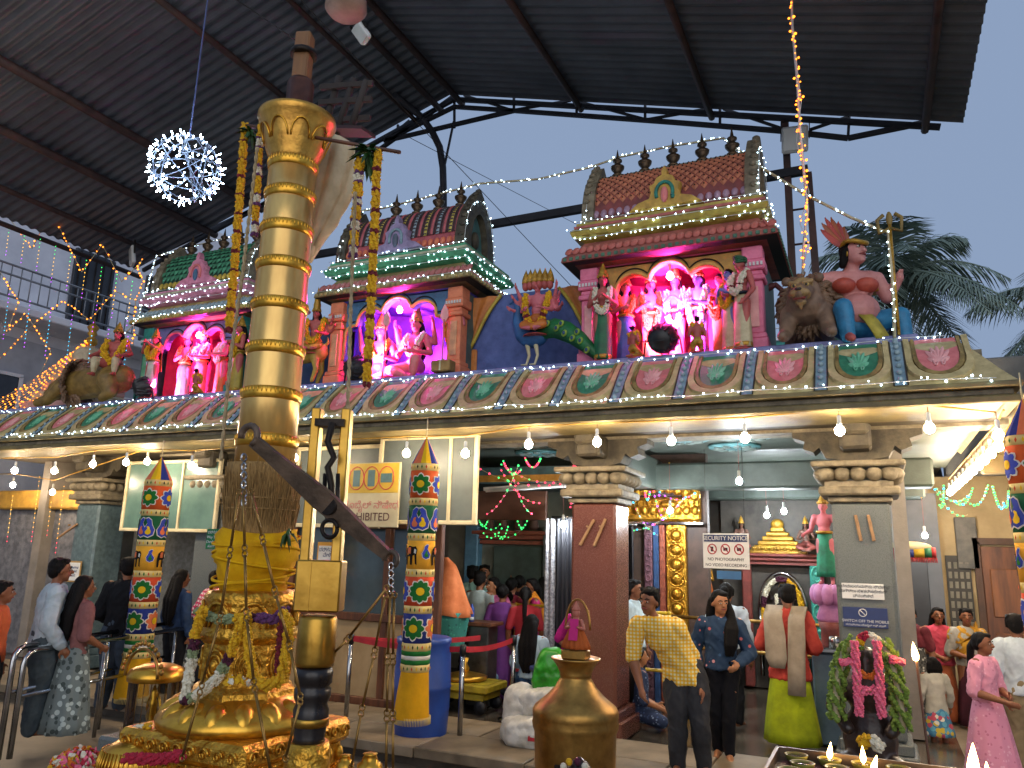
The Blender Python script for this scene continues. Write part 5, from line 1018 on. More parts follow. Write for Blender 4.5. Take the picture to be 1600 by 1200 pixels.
# panels hung under the eave
def panel(label, px0, py0, px1, py1, Y, m, fr, bars=(), tilt=0):
    a, b = at(px0, py0, Y), at(px1, py1, Y); w, h = b.x-a.x, a.z-b.z; t = thing('framed_screen', label, 'screen', ((a.x+b.x)/2, Y, b.z), R(tilt)); MB().box((0, 0, h/2), (w, .03, h)).build('sheet', m, t)
    f = MB().box((0, -.01, .02), (w+.06, .06, .05), ch=.008).box((0, -.01, h-.02), (w+.06, .06, .05), ch=.008)
    for x in (-w/2, w/2): f.box((x, -.012, h/2), (.05, .06, h), ch=.008)
    f.build('frame', fr, t)
    for x in bars: MB().box((-w/2+w*x, -.016, h/2), (.04, .05, h-.06), ch=.006).build('bar', fr, t)
    return t
panel('grey panel in cream frame hanging under the eave right of the sign', 600, 684, 742, 820, 7.95, mat('grey_sheet', '#616a67', '#505855', 2, .5), CREAM, (.74,)); panel('pale panel behind the prohibited sign', 470, 700, 590, 825, 8.1, mat('grey_sheet', '#616a67'), CREAM)
panel('greenish glass window in cream frame left of the flagstaff', 205, 722, 335, 832, 8.5, mat('green_glass', '#5c7a70', '#48645c', 2, .2), CREAM, (.33, .62))
tp('grey_infill_wall', MB().box((-9.8, 9.4, 1.2), (3.2, .12, 2.4)), mat('grey_plaster', '#6f706e', '#55564f', 12, .8, bump=.4)); tp('granite_wall', MB().box((-13.4, 9.3, 1.25), (3.0, .2, 2.5)), mat('granite_cladding', '#77777a', '#525256', 9, .5, bump=.25))
tp('yellow_frieze', MB().box((-13.3, 9.2, 2.66), (3.0, .3, .34), ch=.03), YELLOW_P)
p = at(578, 773, 7.85); t = thing('prohibited_sign', 'yellow and cream prohibited sign with crossed out phone and camera', 'sign', p); w, h = .86, .78
MB().box((0, 0, 0), (w, .03, h), 0, ch=.005).build('board', mat('sign_cream', '#b3aa8a', '#9c9272', 2, .5), t); MB().box((0, -.017, .2), (w*.96, .004, h*.46)).build('yellow_field', mat('sign_yellow', '#b89a2c', '#a08420', 2, .5), t)
text('PROHIBITED', (-.06, -.018, -.27), .135, mat('sign_brown', '#5a3028', '#48241e', 2, .5), t); text('ಮೊಬೈಲ್ ನಿಷೇಧ', (0, -.018, -.13), .12, mat('sign_pink', '#c0746a'), t)
for x in (-.2, .02, .24): MB().box((x, -.021, .2), (.1 if x < .2 else .16, .004, .2 if x < .2 else .11)).build('pictogram', mat('sign_teal', '#4a6a6c'), t); MB().tube([(x+.11*math.cos(a), -.022, .2+.14*math.sin(a)) for a in [2*math.pi*k/20 for k in range(21)]], .006, 5).build('prohibition_ring', REDI, t)
sign('green_sign', 'small green way to darshan sign beside the yellow cloth', at(332, 842, 5.6), .15, .19, mat('sign_green', '#1c7a48', '#145e36', 2, .5), [('ದರ್ಶನ', .06, .036), ('Way To', .015, .038), ('Darshan', -.028, .038), ('ಹೋಗಿ', -.07, .03)], PAPER)
sign('paper_notice', 'framed white paper notice on the bluish left pillar', at(114, 893, 8.55), .30, .28, PAPER, [('ಭಕ್ತಾದಿಗಳ', .06, .05), ('ಗಮನಕ್ಕೆ', 0, .05), ('ಸೂಚನೆ', -.06, .05)], BLUI, 0, None, (mat('pale_frame', '#b08d50', '#8a6c38', 3, .5), .05))
# ================================================================== bulbs on cables
CABLE = mat('yellow_cable', '#b58e34', '#94702a', 6, .6)
bulb_globe = MB().ell((0, 0, -.14), (.043, .043, .046), 0, 10, 8).mesh('globe', [BULB]); bulb_holder = MB().lathe([(.012, 0), (.018, -.01), (.018, -.07), (.024, -.075), (.024, -.1), (.012, -.105)], n=10).mesh('holder', [WHITE]); globe_c = MB().ell((0, 0, -.135), (.036, .036, .04), 0, 10, 8).mesh('globe', [BULB_C])
def festoon(label, cable, bulbs, gm=None, drop=.06):
    t = thing('festoon_light', label, 'festoon light', cable[0]); o = Vector(cable[0]); MB().tube([Vector(p)-o for p in cable], .009, 6).build('cable', CABLE, t)
    for p in bulbs:
        b = sub('bulb', t, Vector(p)-o); link('globe', gm or bulb_globe, b); link('holder', bulb_holder, b); MB().tube([(0, 0, 0), (0, 0, drop)], .003, 4).build('cord', mat('red_cord', '#8c4a40'), b)
    return t
fr = [(23, 735), (85, 735), (145, 725), (197, 722), (299, 727), (460, 715), (635, 708), (727, 708), (826, 694), (933, 690), (1049, 688), (1164, 684), (1312, 672), (1452, 668), (1560, 680)]
bp = [at(x, y, 7.46)+Vector((0, 0, .135)) for x, y in fr]; cab = [Vector((-13.5, 7.46, bp[0].z+.07))]
for b in bp: cab.append(b+Vector((0, 0, .06)))
festoon('long yellow cable of warm glowing bulbs strung along the front eave', cab, bp)
bk = [Vector((1.05, 8.0+.52*i, 3.14)) for i in range(11)]; festoon('row of warm glowing bulbs running back along the right side eave', [(1.05, 7.5, 3.24)]+[b+Vector((0, 0, .06)) for b in bk], bk)
bl = [at(20, 757, 8.6)+Vector((0, 0, .13)), at(82, 768, 8.6)+Vector((0, 0, .13)), at(230, 720, 8.0)+Vector((0, 0, .13))]; festoon('short cable of three warm bulbs behind the eave at the left', [bl[0]+Vector((-.6, 0, .06))]+[b+Vector((0, 0, .06)) for b in bl], bl)
for lab, px, py, Y, dr in (('single cold white bulb hanging in the right bay', 1155, 752, 9.6, .45), ('left one of two cold bulbs deep in the hall', 1198, 805, 12.0, .3), ('right one of two cold bulbs deep in the hall', 1225, 799, 12.0, .3), ('cold white bulb hanging above the black curtain', 880, 820, 9.7, .5), ('small cold bulb at the far right veranda', 1445, 837, 12.5, .4), ('cold bulb above the golden doorway', 1047, 798, 10.2, .5)):
    p = at(px, py, Y)+Vector((0, 0, .135)); festoon(lab, [p+Vector((-.01, 0, dr)), p+Vector((.01, 0, dr))], [p], globe_c, dr)
PINKB = emit('pink_bulb_glow', (1.0, .05, .48), 480); globe_p = MB().ell((0, 0, -.14), (.04, .04, .046), 0, 10, 8).mesh('globe', [PINKB])
for lab, cx in (('pink bulb hanging in the niche of the right shrine', -1.98), ('pink bulb hanging in the niche of the middle shrine', -5.72), ('pink bulb hanging in the niche of the left shrine', -9.46)):
    festoon(lab, [(cx-.03, 8.47, 5.33), (cx+.03, 8.47, 5.33)], [Vector((cx, 8.47, 5.31))], globe_p, .03)
p = at(585, 677, 7.75); t = thing('led_batten', 'small square cold white lamp under the eave left of the prohibited sign', 'lamp', p); MB().box((0, 0, 0), (.12, .08, .06), ch=.01).build('lens', BULB_C, t); MB().box((0, .0, .05), (.14, .1, .04)).build('housing', WHITE, t)
# ================================================================== golden flagstaff
def onx(px, py, X):
    d = CR*(px-800) - CU*(py-600) + _fw*CAM_F; return d*(X/d.x) + Vector((0, 0, CAM_H))
FX, FY = -3.74, 4.03
fs = thing('flagstaff', 'tall ringed golden flagstaff with bell top, straw wrap and yellow cloth', 'flagstaff', (FX, FY, -.16)); Z = lambda z: z+.16
POLE = mat('flagstaff_gold', '#eec878', '#bd9556', 3, .3, .68, bump=.05, bscale=7, stretch=(1, 1, .35))
MB().lathe([(.2, Z(2.45)), (.194, Z(3.0)), (.184, Z(3.6)), (.176, Z(4.2)), (.17, Z(4.72))], n=40).build('pole', POLE, fs)
MB().lathe([(.178, Z(4.70)), (.18, Z(4.76)), (.205, Z(4.82)), (.225, Z(4.9)), (.25, Z(5.0)), (.275, Z(5.05)), (.288, Z(5.08)), (.285, Z(5.105)), (.26, Z(5.115)), (.02, Z(5.12))], n=40).build('bell_top', mat('worked_gold', '#d6a54c', '#ad7f38', 9, .34, .85, bump=.25, bscale=16), fs)
bt_ = MB()
for k in range(9):
    a0 = 2*math.pi*k/9; f = lambda a, z: (math.cos(a)*(.2+.085*(z-4.8)/.27), math.sin(a)*(.2+.085*(z-4.8)/.27), Z(z)); bt_.tube([f(a0-.3*math.cos(q)*1, 4.86+.13*math.sin(q)) for q in [math.pi*i/10 for i in range(11)]], .007, 5)
bt_.build('bell_relief', GOLD, fs)
for i, z in enumerate((2.66, 2.98, 3.30, 3.62, 3.92, 4.20, 4.47, 4.71)):
    r = .202-.0145*(z-2.45); b = MB().lathe([(r, Z(z-.045)), (r+.008, Z(z-.035)), (r+.014, Z(z)), (r+.008, Z(z+.03)), (r, Z(z+.04))], n=40)
    for k in range(44): a = 2*math.pi*k/44; b.ell(((r+.011)*math.cos(a), (r+.011)*math.sin(a), Z(z+.012)), (.007, .007, .022), 0, 5, 4)
    b.build('ring_band', GOLD, fs)
st = MB(); st.lathe([(.2, Z(2.0)), (.23, Z(2.05)), (.215, Z(2.22)), (.235, Z(2.42)), (.245, Z(2.5)), (.2, Z(2.5))], n=36)
for k in range(800):
    a = random.random()*6.283; z0 = random.uniform(2.02, 2.3); r0 = .217+random.uniform(0, .012); L = random.uniform(.15, .26); st.bar((r0*math.cos(a), r0*math.sin(a), Z(z0)), ((r0+random.uniform(0, .035))*math.cos(a+random.uniform(-.04, .04)), (r0+random.uniform(0, .035))*math.sin(a), Z(min(2.56, z0+L))), .0035, .0035)
for z in (2.2, 2.27): st.tube([(.232*math.cos(a), .232*math.sin(a), Z(z)) for a in [2*math.pi*i/24 for i in range(25)]], .007, 5)
st.build('straw_wrap', mat('dry_straw', '#a8854e', '#74582f', 30, .9, stretch=(6, 6, .5)), fs, kind='stuff')
cw = []; 
for i in range(11):
    z = 2.06-.4*i/10; cw.append([Vector(((.24+.03*math.sin(i*.5)+.012*math.sin(3*a+i*1.9)+.008*math.sin(9*a-i*2.3))*math.cos(a), (.24+.03*math.sin(i*.5)+.012*math.sin(3*a+i*1.9)+.008*math.sin(9*a-i*2.3))*math.sin(a), Z(z+.02*math.sin(a*2+i)))) for a in [2*math.pi*k/48 for k in range(48)]])
wrapc = MB().rings(cw, 0, True)
for q in range(5): wrapc.tube([((.268+.01*math.sin(a*2+q))*math.cos(a), (.272+.01*math.sin(a*2+q))*math.sin(a), Z(2.0-.075*q+.04*math.sin(a+q*2.1))) for a in [2*math.pi*k/32 for k in range(33)]], .009, 5)
wrapc.build('yellow_cloth', cloth('saffron_cloth', '#e0b010', '#c08c08'), fs)
dr = MB().lathe([(.3, Z(1.38)), (.31, Z(1.42)), (.29, Z(1.46)), (.285, Z(1.6)), (.3, Z(1.64)), (.27, Z(1.68))], n=36)
for k in range(8):
    a0 = 2*math.pi*k/8; dr.tube([(.3*math.cos(a0+.34*math.cos(q)), .3*math.sin(a0+.34*math.cos(q)), Z(1.46+.15*math.sin(q))) for q in [math.pi*i/12 for i in range(13)]], .012, 6); dr.tube([(.3*math.cos(a0+.2*math.cos(q)), .3*math.sin(a0+.2*math.cos(q)), Z(1.46+.09*math.sin(q))) for q in [math.pi*i/10 for i in range(11)]], .009, 5)
dr.build('carved_drum', GOLD_ROUGH, fs)
oc = MB().lathe([(.34, Z(1.04)), (.33, Z(1.08)), (.29, Z(1.11)), (.285, Z(1.36)), (.32, Z(1.39))], n=8, sm=False, a0=R(22.5))
for k in range(8):
    a0 = 2*math.pi*k/8+0; c = Vector((math.cos(a0), math.sin(a0), 0)); tt = Vector((-c.y, c.x, 0))
    for rr in (.075, .05, .026): oc.tube([c*.272+tt*rr*math.cos(q)+Vector((0, 0, Z(1.235)+rr*1.25*math.sin(q))) for q in [2*math.pi*i/16 for i in range(17)]], .009, 5)
    oc.ell(c*.27+Vector((0, 0, Z(1.235))), (.025, .025, .03))
oc.build('octagonal_shaft', GOLD_ROUGH, fs)
lb = MB().lathe([(.50, Z(.87)), (.51, Z(.92)), (.47, Z(.97)), (.38, Z(1.01)), (.33, Z(1.05))], n=36)
for k in range(16): a = 2*math.pi*k/16; lb.ell((.40*math.cos(a), .40*math.sin(a), Z(.955)), (.11, .07, .075), 0, 10, 6, (0, R(35), a))
lb.build('lotus_base', GOLD, fs)
pn = MB().box((0, 0, Z(.80)), (1.0, 1.0, .14), ch=.03).box((0, 0, Z(.66)), (.92, .92, .16), ch=.02).box((0, 0, Z(.5)), (1.06, 1.06, .16), ch=.03).box((0, 0, Z(.13)), (.96, .96, .58), ch=.02)
rn = random.Random(5)
for fx in (0, 1):
    for k in range(9):
        u = -.42+.105*k
        for z in (.80, .5):
            c = (lambda t, zz: (t, -.505 if z == .8 else -.535, Z(zz))) if fx == 0 else (lambda t, zz: (.505 if z == .8 else .535, t, Z(zz)))
            pn.tube([c(u+.045*math.exp(-q*.25)*math.cos(q*(1 if k % 2 else -1)), z+.05*math.exp(-q*.25)*math.sin(q)) for q in [i*.6 for i in range(14)]], .009, 5)
        pn.ell(((u, -.465, Z(.66)) if fx == 0 else (.465, u, Z(.66))), (.03, .03, .05), 0, 8, 6)
pn.build('plinth', GOLD_ROUGH, fs)
MB().lathe([(.13, Z(5.12)), (.135, Z(5.2)), (.1, Z(5.22)), (.1, Z(5.4)), (.085, Z(5.43))], n=24).build('copper_collar', mat('aged_copper', '#6c4436', '#4a2e26', 6, .45, .7), fs)
MB().box((.0, 0, Z(5.6)), (.12, .12, .46), 0, (0, 0, R(20)), ch=.012).build('wooden_mast', mat('raw_timber', '#94693c', '#6a4726', 6, .6, stretch=(1, 1, .12)), fs); MB().lathe([(.1, Z(5.64)), (.105, Z(5.66)), (.1, Z(5.68))], n=12).build('mast_strap', IRON, fs)
wf = thing('flag_frame', 'dark weathered wooden pennon frame behind the flagstaff top', 'frame', at(520, 205, 4.75)); tmb = mat('dark_timber', '#38302a', '#231d1a', 6, .8, stretch=(1, 1, .2))
for x, l in ((-.1, .56), (.06, .5), (.2, .44)): MB().tube([(x-.02, 0, -.05), (x+.08, .05, l)], .03, 8).build('post', tmb, wf)
for z in (.12, .3, .45): MB().bar((-.16, -.02, z), (.34, .06, z-.04), .03, .05).build('crosspiece', tmb, wf)
MB().rings([[Vector((-.12+.5*i/8, dy, -.02-.1*(i/8)**1.5+dz)) for dy, dz in ((-.1, 0), (.1, .02), (.1, .05), (-.1, .03))] for i in range(9)], 0, False).build('curved_board', mat('dark_red_board', '#3a211e', '#281614', 4, .6), wf)
# cloth banner
bn = thing('cloth_banner', 'cream cloth banner hanging slack behind the flagstaff top', 'banner', at(520, 200, 4.35)); rs = []
tp_, bt2 = [at(505, 200, 4.35), at(612, 240, 4.35)], None
L_ = [(500, 200), (498, 240), (490, 300), (484, 360), (478, 405)]; R_ = [(560, 226), (558, 260), (552, 300), (522, 350), (482, 410)]
for (a, b) in zip(L_, R_):
    p0, p1 = at(*a, 4.35), at(*b, 4.45); rs.append([p0.lerp(p1, i/12)+Vector((0, .03*math.sin(i*1.1+a[1]*.02), 0))-bn.location for i in range(13)])
rs2 = []
for i in range(len(rs)-1):
    for k in range(4): rs2.append([p.lerp(q, k/4)+Vector((0, .012*math.sin(j*2.3+i*2+k), 0)) for j, (p, q) in enumerate(zip(rs[i], rs[i+1]))])
rs2.append(rs[-1]); o = MB().rings(rs2, 0, True, False, False).build('cloth', cloth('cream_banner', '#cfc2a4', '#b5a788'), bn); o.modifiers.new('thickness', 'SOLIDIFY').thickness = .006
# mango leaf bunches, garlands, ropes on the flagstaff
LEAFM = mat('mango_leaf', '#2f5a20', '#1c3c14', 10, .45)
def leaf_bunch(label, loc, n, s):
    t = thing('leaf_bunch', label, 'leaves', loc); mb = MB()
    for i in range(n):
        d = Vector((random.uniform(-1, 1), random.uniform(-1, 1), random.uniform(-1, .5))).normalized(); x, y, _ = frame_of(d); L = s*random.uniform(.6, 1)
        mb.add([Vector((0, 0, 0)), d*L*.3+x*L*.13, d*L*.65+x*L*.12-Vector((0, 0, .02)), d*L-Vector((0, 0, .05)), d*L*.65-x*L*.12-Vector((0, 0, .02)), d*L*.3-x*L*.13, d*L*.5+y*.01], [(0, 1, 6), (1, 2, 6), (2, 3, 6), (3, 4, 6), (4, 5, 6), (5, 0, 6)], 0)
    mb.build('leaves', LEAFM, t, kind='stuff'); return t
YF = 4.0
leaf_bunch('green mango leaves tied to the stick right of the flagstaff top', at(576, 238, YF), 26, .17); leaf_bunch('green mango leaves tied at the left of the flagstaff bell', at(392, 208, YF), 18, .14); leaf_bunch('green leaves tucked into the yellow cloth on the flagstaff', at(448, 832, 3.85), 10, .1)
link('carrying_stick', MB().tube([at(380, 195, 4.0), at(625, 238, 4.0)], .014, 6).mesh('carrying_stick', [WOOD]), None, 'thin wooden stick through the flagstaff bell carrying the leaves', 'stick')
mixY = [q for _ in range(11) for q in (('yellow', 3), ('red', .5))]; mixP = [q for _ in range(4) for q in (('yellow', 4), ('purple', .8), ('white', 1.6), ('purple', .8))]
G = lambda lab, pts, r, seq, Y=YF, **k: garland(lab, [at(*p, Y) for p in pts], r, seq, **k)
G('long yellow and maroon garland hanging left of the flagstaff', [(383, 195), (378, 260), (372, 340), (366, 420), (360, 480), (358, 520)], .033, mixY)
G('yellow purple and white garland against the flagstaff bell', [(410, 190), (405, 230), (402, 300), (397, 370)], .03, mixP)
G('short yellow purple and white garland right of the cream banner', [(562, 250), (559, 300), (555, 350), (551, 402)], .036, mixP)
G('longest yellow and maroon garland right of the flagstaff', [(591, 236), (588, 280), (585, 360), (581, 450), (577, 530), (573, 604)], .032, mixY)
def rope(label, pts, r=.011):
    o = Vector(pts[0]); q = along(pts, .02); mb = MB()
    for ph in (0, math.pi): mb.tube([p-o+Vector((math.cos(i*.9+ph), math.sin(i*.9+ph), 0))*r*.6 for i, p in enumerate(q)], r*.75, 5)
    link('rope', mb.mesh('rope', [mat('jute_rope', '#b3a07c', '#8a7858', 20, .9)]), None, label, 'rope', loc=o)
rope('pale twisted rope hanging left of the flagstaff', [at(402, 230, 3.8), at(380, 420, 3.8), at(360, 560, 3.8), at(345, 720, 3.8)]); rope('pale twisted rope falling right of the flagstaff to the scale', [at(555, 300, 3.9), at(548, 480, 3.9), at(543, 650, 3.9), at(538, 760, 3.9)])
# garlands round the base
G('white and yellow garland draped on the left of the golden base', [(318, 950), (305, 990), (300, 1030), (292, 1075), (288, 1095), (310, 1085), (340, 1060), (362, 1020), (375, 980), (385, 960)], .034, [('yellow', 3), ('maroon', 1), ('greygreen', 1), ('white', 4), ('maroon', .8), ('greygreen', .6), ('white', 4), ('greygreen', 1), ('maroon', 1), ('yellow', 4)], 3.62)
G('yellow marigold garland looped on the right of the golden base', [(385, 960), (388, 1010), (396, 1055), (415, 1072), (440, 1062), (448, 1020), (452, 975), (440, 955)], .034, [('yellow', 1)], 3.66)
G('maroon and purple garland tied round the golden drum', [(308, 955), (340, 968), (372, 966), (405, 965), (430, 968), (446, 952), (440, 1000), (436, 1050)], .032, [('greygreen', 4), ('yellow', 1), ('maroon', 1), ('purple', 3), ('red', 4)], 3.7)
for lab, px, py, Y, cs, n, s in (('heap of pink white and yellow petals at the bottom left', 122, 1192, 3.5, ('pink', 'white', 'yellow', 'rose', 'orange'), 150, .16), ('loose yellow and white flowers on the golden lotus base', 372, 1068, 3.6, ('yellow', 'white'), 16, .07)):
    p = at(px, py, Y); t = thing('flower_heap', lab, 'flowers', p); mb = MB(); ms = [FL[c] for c in cs]
    for i in range(n):
        a = random.random()*6.283; q = random.random()**.5; cc = Vector((s*q*math.cos(a), s*q*math.sin(a), s*.55*(1-q*q)*random.uniform(.5, 1))); e = Euler((random.random()*6, random.random()*6, 0)).to_matrix(); mb.add([cc+e @ Vector((w.x*.02*(1.3 if j % 3 else .7), w.y*.02*(1.2 if j % 2 else .8), w.z*.007)) for j, w in enumerate(ICO_V)], ICO_F, i % len(ms))
    mb.build('petals', ms, t, kind='stuff')
# glass bell jar and little golden dome
p = at(236, 1130, 4.5); t = thing('glass_jar', 'round glass case with golden ribbed lid holding a tiny golden idol', 'glass case', (p.x, 4.5, p.z-.03)); glm = thin_glass('clear_glass')
MB().rings([[Vector((.19*math.cos(a), .19*math.sin(a), z)) for a in [2*math.pi*k/32 for k in range(32)]] for z in (0, .34)], 0, True, False).build('glass', glm, t); MB().lathe([(.205, .34), (.21, .38), (.19, .42), (.12, .45), (.02, .465)], n=32).build('lid', GOLD, t); MB().lathe([(.21, -.04), (.21, .0), (.02, .004)], n=32).build('base', BRASS, t)
MB().lathe([(.05, .0), (.03, .04), (.045, .08), (.03, .16), (.035, .18), (.02, .2), (.03, .24), (.002, .3)], (.03, -.03, .01), 12).tube([(.03+.07*math.cos(a), -.02, .12+.13*math.sin(a)) for a in [math.pi*i/10 for i in range(11)]], .01, 5).build('tiny_idol', GOLD, t)
for k in range(22): a = 2*math.pi*k/22; MB().tube([(.186*math.cos(a), .186*math.sin(a), 0), (.186*math.cos(a), .186*math.sin(a), .34)], .0035, 5).build('case_rib', BRASS, t)
ab = MB().tube([(.17*math.cos(a)+.02, -.16, .38+.2*math.sin(a)) for a in [math.pi*i/16 for i in range(17)]], .012, 6)
for i in range(1, 16): a = math.pi*i/16; ab.ell((.21*math.cos(a)+.02, -.16, .38+.24*math.sin(a)), (.016, .016, .02), 0, 8, 6)
ab.build('bell_arch', BRASS, t); MB().box((-.03, 0, -.45), (.52, .44, .8), ch=.02).build('grey_stand', GRAN, t)
p = at(212, 1190, 3.6); t = thing('golden_dome', 'low ribbed golden lid with flowers in the bottom left corner', 'golden lid', (p.x, 3.6, p.z-.08)); gd = MB().lathe([(.2, 0), (.205, .1), (.19, .16), (.12, .2), (.02, .215)], n=48)
for k in range(48): a = 2*math.pi*k/48; gd.tube([(.207*math.cos(a), .207*math.sin(a), 0), (.21*math.cos(a), .21*math.sin(a), .1), (.192*math.cos(a), .192*math.sin(a), .165)], .007, 4)
gd.build('lid', GOLD, t); MB().lathe([(.24, -.5), (.25, -.02), (.1, -.0)], n=32).build('pedestal', GOLD_ROUGH, t)
G('crimson petal garland round the golden lid at the bottom left', [(165, 1195), (190, 1186), (220, 1186), (250, 1186), (285, 1180)], .035, [('rose', 1)], 3.45); G('pink and white flowers on top of the golden lid', [(195, 1143), (212, 1138), (235, 1134)], .022, [('rose', 2), ('white', 2), ('yellow', 1)], 3.6)
# ================================================================== balance scale
SX, SY = -2.66, 3.36; sc_ = thing('balance_scale', 'tall brass clad balance scale post with long iron beam and hanging rods', 'scale', (SX, SY, -.16))
BR2 = mat('brass_sheet', '#c9a04a', '#a07a32', 4, .34, 1.0, bump=.12, bscale=9); Rz = R(25)
rotz = Matrix.Rotation(Rz, 3, 'Z'); W2 = lambda p: Vector(p)-sc_.location
for dx in (-.088, .075): MB().box(rotz @ Vector((dx, 0, 0))+Vector((0, 0, Z(2.28))), (.05, .09, .86), 0, rotz, ch=.006).build('upright', BR2, sc_)
MB().box((0, 0, Z(1.77)), (.235, .15, .26), 0, rotz, ch=.008).box(rotz @ Vector((-.04, -.076, 0))+Vector((0, 0, Z(1.77))), (.006, .006, .25), 0, rotz).build('brass_box', BR2, sc_)
MB().lathe([(.095, Z(1.37)), (.1, Z(1.39)), (.098, Z(1.6)), (.09, Z(1.62))], n=28).build('brass_sleeve', BR2, sc_)
MB().lathe([(.085, Z(1.0)), (.075, Z(1.03)), (.088, Z(1.1)), (.09, Z(1.16)), (.078, Z(1.19)), (.092, Z(1.22)), (.092, Z(1.26)), (.08, Z(1.275)), (.095, Z(1.29)), (.097, Z(1.34)), (.085, Z(1.37))], n=28).build('turned_wood', mat('black_lacquer', '#2a2422', '#191514', 5, .3), sc_)
MB().lathe([(.093, Z(1.085)), (.094, Z(1.12)), (.09, Z(1.125))], n=28).build('brass_ring', BR2, sc_); MB().lathe([(.16, 0), (.14, Z(.5)), (.11, Z(.96)), (.1, Z(1.01))], n=24).build('brass_foot', GOLD_ROUGH, sc_)
rt = Vector((math.cos(YAW), math.sin(YAW), 0)); ctr = at(510, 790, SY-.12)
A_, B_ = at(398, 690, SY-.36), at(606, 868, SY+.08); bm = MB(); d = (B_-A_).normalized(); x_, y_ = Vector((0, 0, 1)), Vector((0, 0, 0)); nn = d.cross(Vector((0, 1, 0))).normalized(); rs = []
for t_, w in ((0, .032), (.12, .034), (.3, .045), (.5, .06), (.62, .055), (.8, .04), (1, .028)):
    c = W2(A_.lerp(B_, t_)); rs.append([c+nn*w+Vector((0, -.018, 0)), c-nn*w+Vector((0, -.018, 0)), c-nn*w+Vector((0, .018, 0)), c+nn*w+Vector((0, .018, 0))])
bm.rings(rs, 0, False)
def hook(c, s, fl=1): return [c+Vector((fl*s*math.cos(a), 0, s*math.sin(a))) for a in [R(q) for q in range(-60, 215, 25)]]
bm.tube([W2(p) for p in hook(A_+Vector((-.04, 0, .03)), .055)], .018, 8).tube([W2(p) for p in hook(B_+Vector((.02, 0, -.02)), .04)], .014, 8).build('beam', mat('worn_iron_beam', '#6a5848', '#453a30', 7, .5, .3, bump=.2), sc_)
hg = MB(); cz = W2(at(517, 790, SY-.1))
hg.tube([W2(at(q, w, SY-.08)) for q, w in ((520, 660), (512, 690), (522, 715), (512, 730), (518, 760), (516, 790))], .018, 8).tube([W2(at(q, w, SY-.08)) for q, w in ((508, 740), (506, 790), (512, 812))], .012, 6).tube([W2(at(q, w, SY-.08)) for q, w in ((528, 740), (528, 790), (520, 812))], .012, 6)
hg.lathe([(.05, -.03), (.05, .03)], cz, 16, 0, Vector((0, 1, 0))).box(W2(at(518, 662, SY-.02)), (.16, .1, .04), 0, rotz).tube([W2(at(515+12*math.cos(a), 826+14*math.sin(a), SY-.1)) for a in [2*math.pi*i/16 for i in range(17)]], .012, 6).build('hanger', IRON, sc_)
def links(pts, Y, seg, rr=.007): 
    out = []
    P_ = [at(*p, Y) for p in pts]
    for a, b in zip(P_, P_[1:]):
        n = max(1, round((b-a).length/seg))
        for i in range(n):
            p, q = a.lerp(b, i/n), a.lerp(b, (i+1)/n); m = MB().tube([W2(p.lerp(q, .07)), W2(p.lerp(q, .93))], rr, 6)
            for e in (.05, .95): c = p.lerp(q, e); m.tube([W2(c+Vector((.016*math.cos(k), 0, .016*math.sin(k)))) for k in [2*math.pi*j/10 for j in range(11)]], rr*.6, 5)
            m.build('rod_link', mat('brass_rod', '#a8854a', '#7c5f32', 8, .4, .9), sc_)
ch_ = MB()
for i in range(6): c = at(381, 715+14*i, SY-.36); ch_.tube([W2(c+Vector((.014*math.cos(k) if i % 2 else .004*math.cos(k), .014*math.cos(k) if i % 2 == 0 else 0, .02*math.sin(k)))) for k in [2*math.pi*j/10 for j in range(11)]], .006, 5)
ch_.build('chain', STEEL, sc_)
links([(374, 765), (344, 965), (283, 1190)], SY-.36, .3); links([(380, 765), (385, 960), (397, 1070), (425, 1215)], SY-.4, .3); links([(392, 765), (430, 925), (453, 1010), (470, 1092), (445, 1190)], SY-.3, .3)
links([(607, 915), (542, 1000), (520, 1022)], SY+.05, .3); links([(603, 925), (585, 1020), (565, 1110), (548, 1205)], SY+.05, .3); links([(610, 925), (606, 1030), (603, 1210)], SY+.0, .27); links([(616, 925), (614, 1030), (614, 1210)], SY+.1, .27)
ch_ = MB()
for i in range(4): c = at(611, 885+12*i, SY+.06); ch_.tube([W2(c+Vector((.012*math.cos(k), .004*math.cos(k), .02*math.sin(k)))) for k in [2*math.pi*j/10 for j in range(11)]], .005, 5)
ch_.build('chain', STEEL, sc_)
for lab, px, py, s in (('small golden pot at the foot of the scale', 578, 1192, .07), ('small golden lamp stem beside the scale foot', 540, 1190, .05)): p = at(px, py, 3.9); t = thing('golden_pot', lab, 'pot', (p.x, 3.9, p.z-s)); MB().lathe([(s*.8, -s*4), (s, 0), (s, s*.9), (s*.7, s*1.1), (s*.5, s*1.6), (s*.6, s*1.7), (.002, s*1.75)], n=20).build('vessel', GOLD, t)
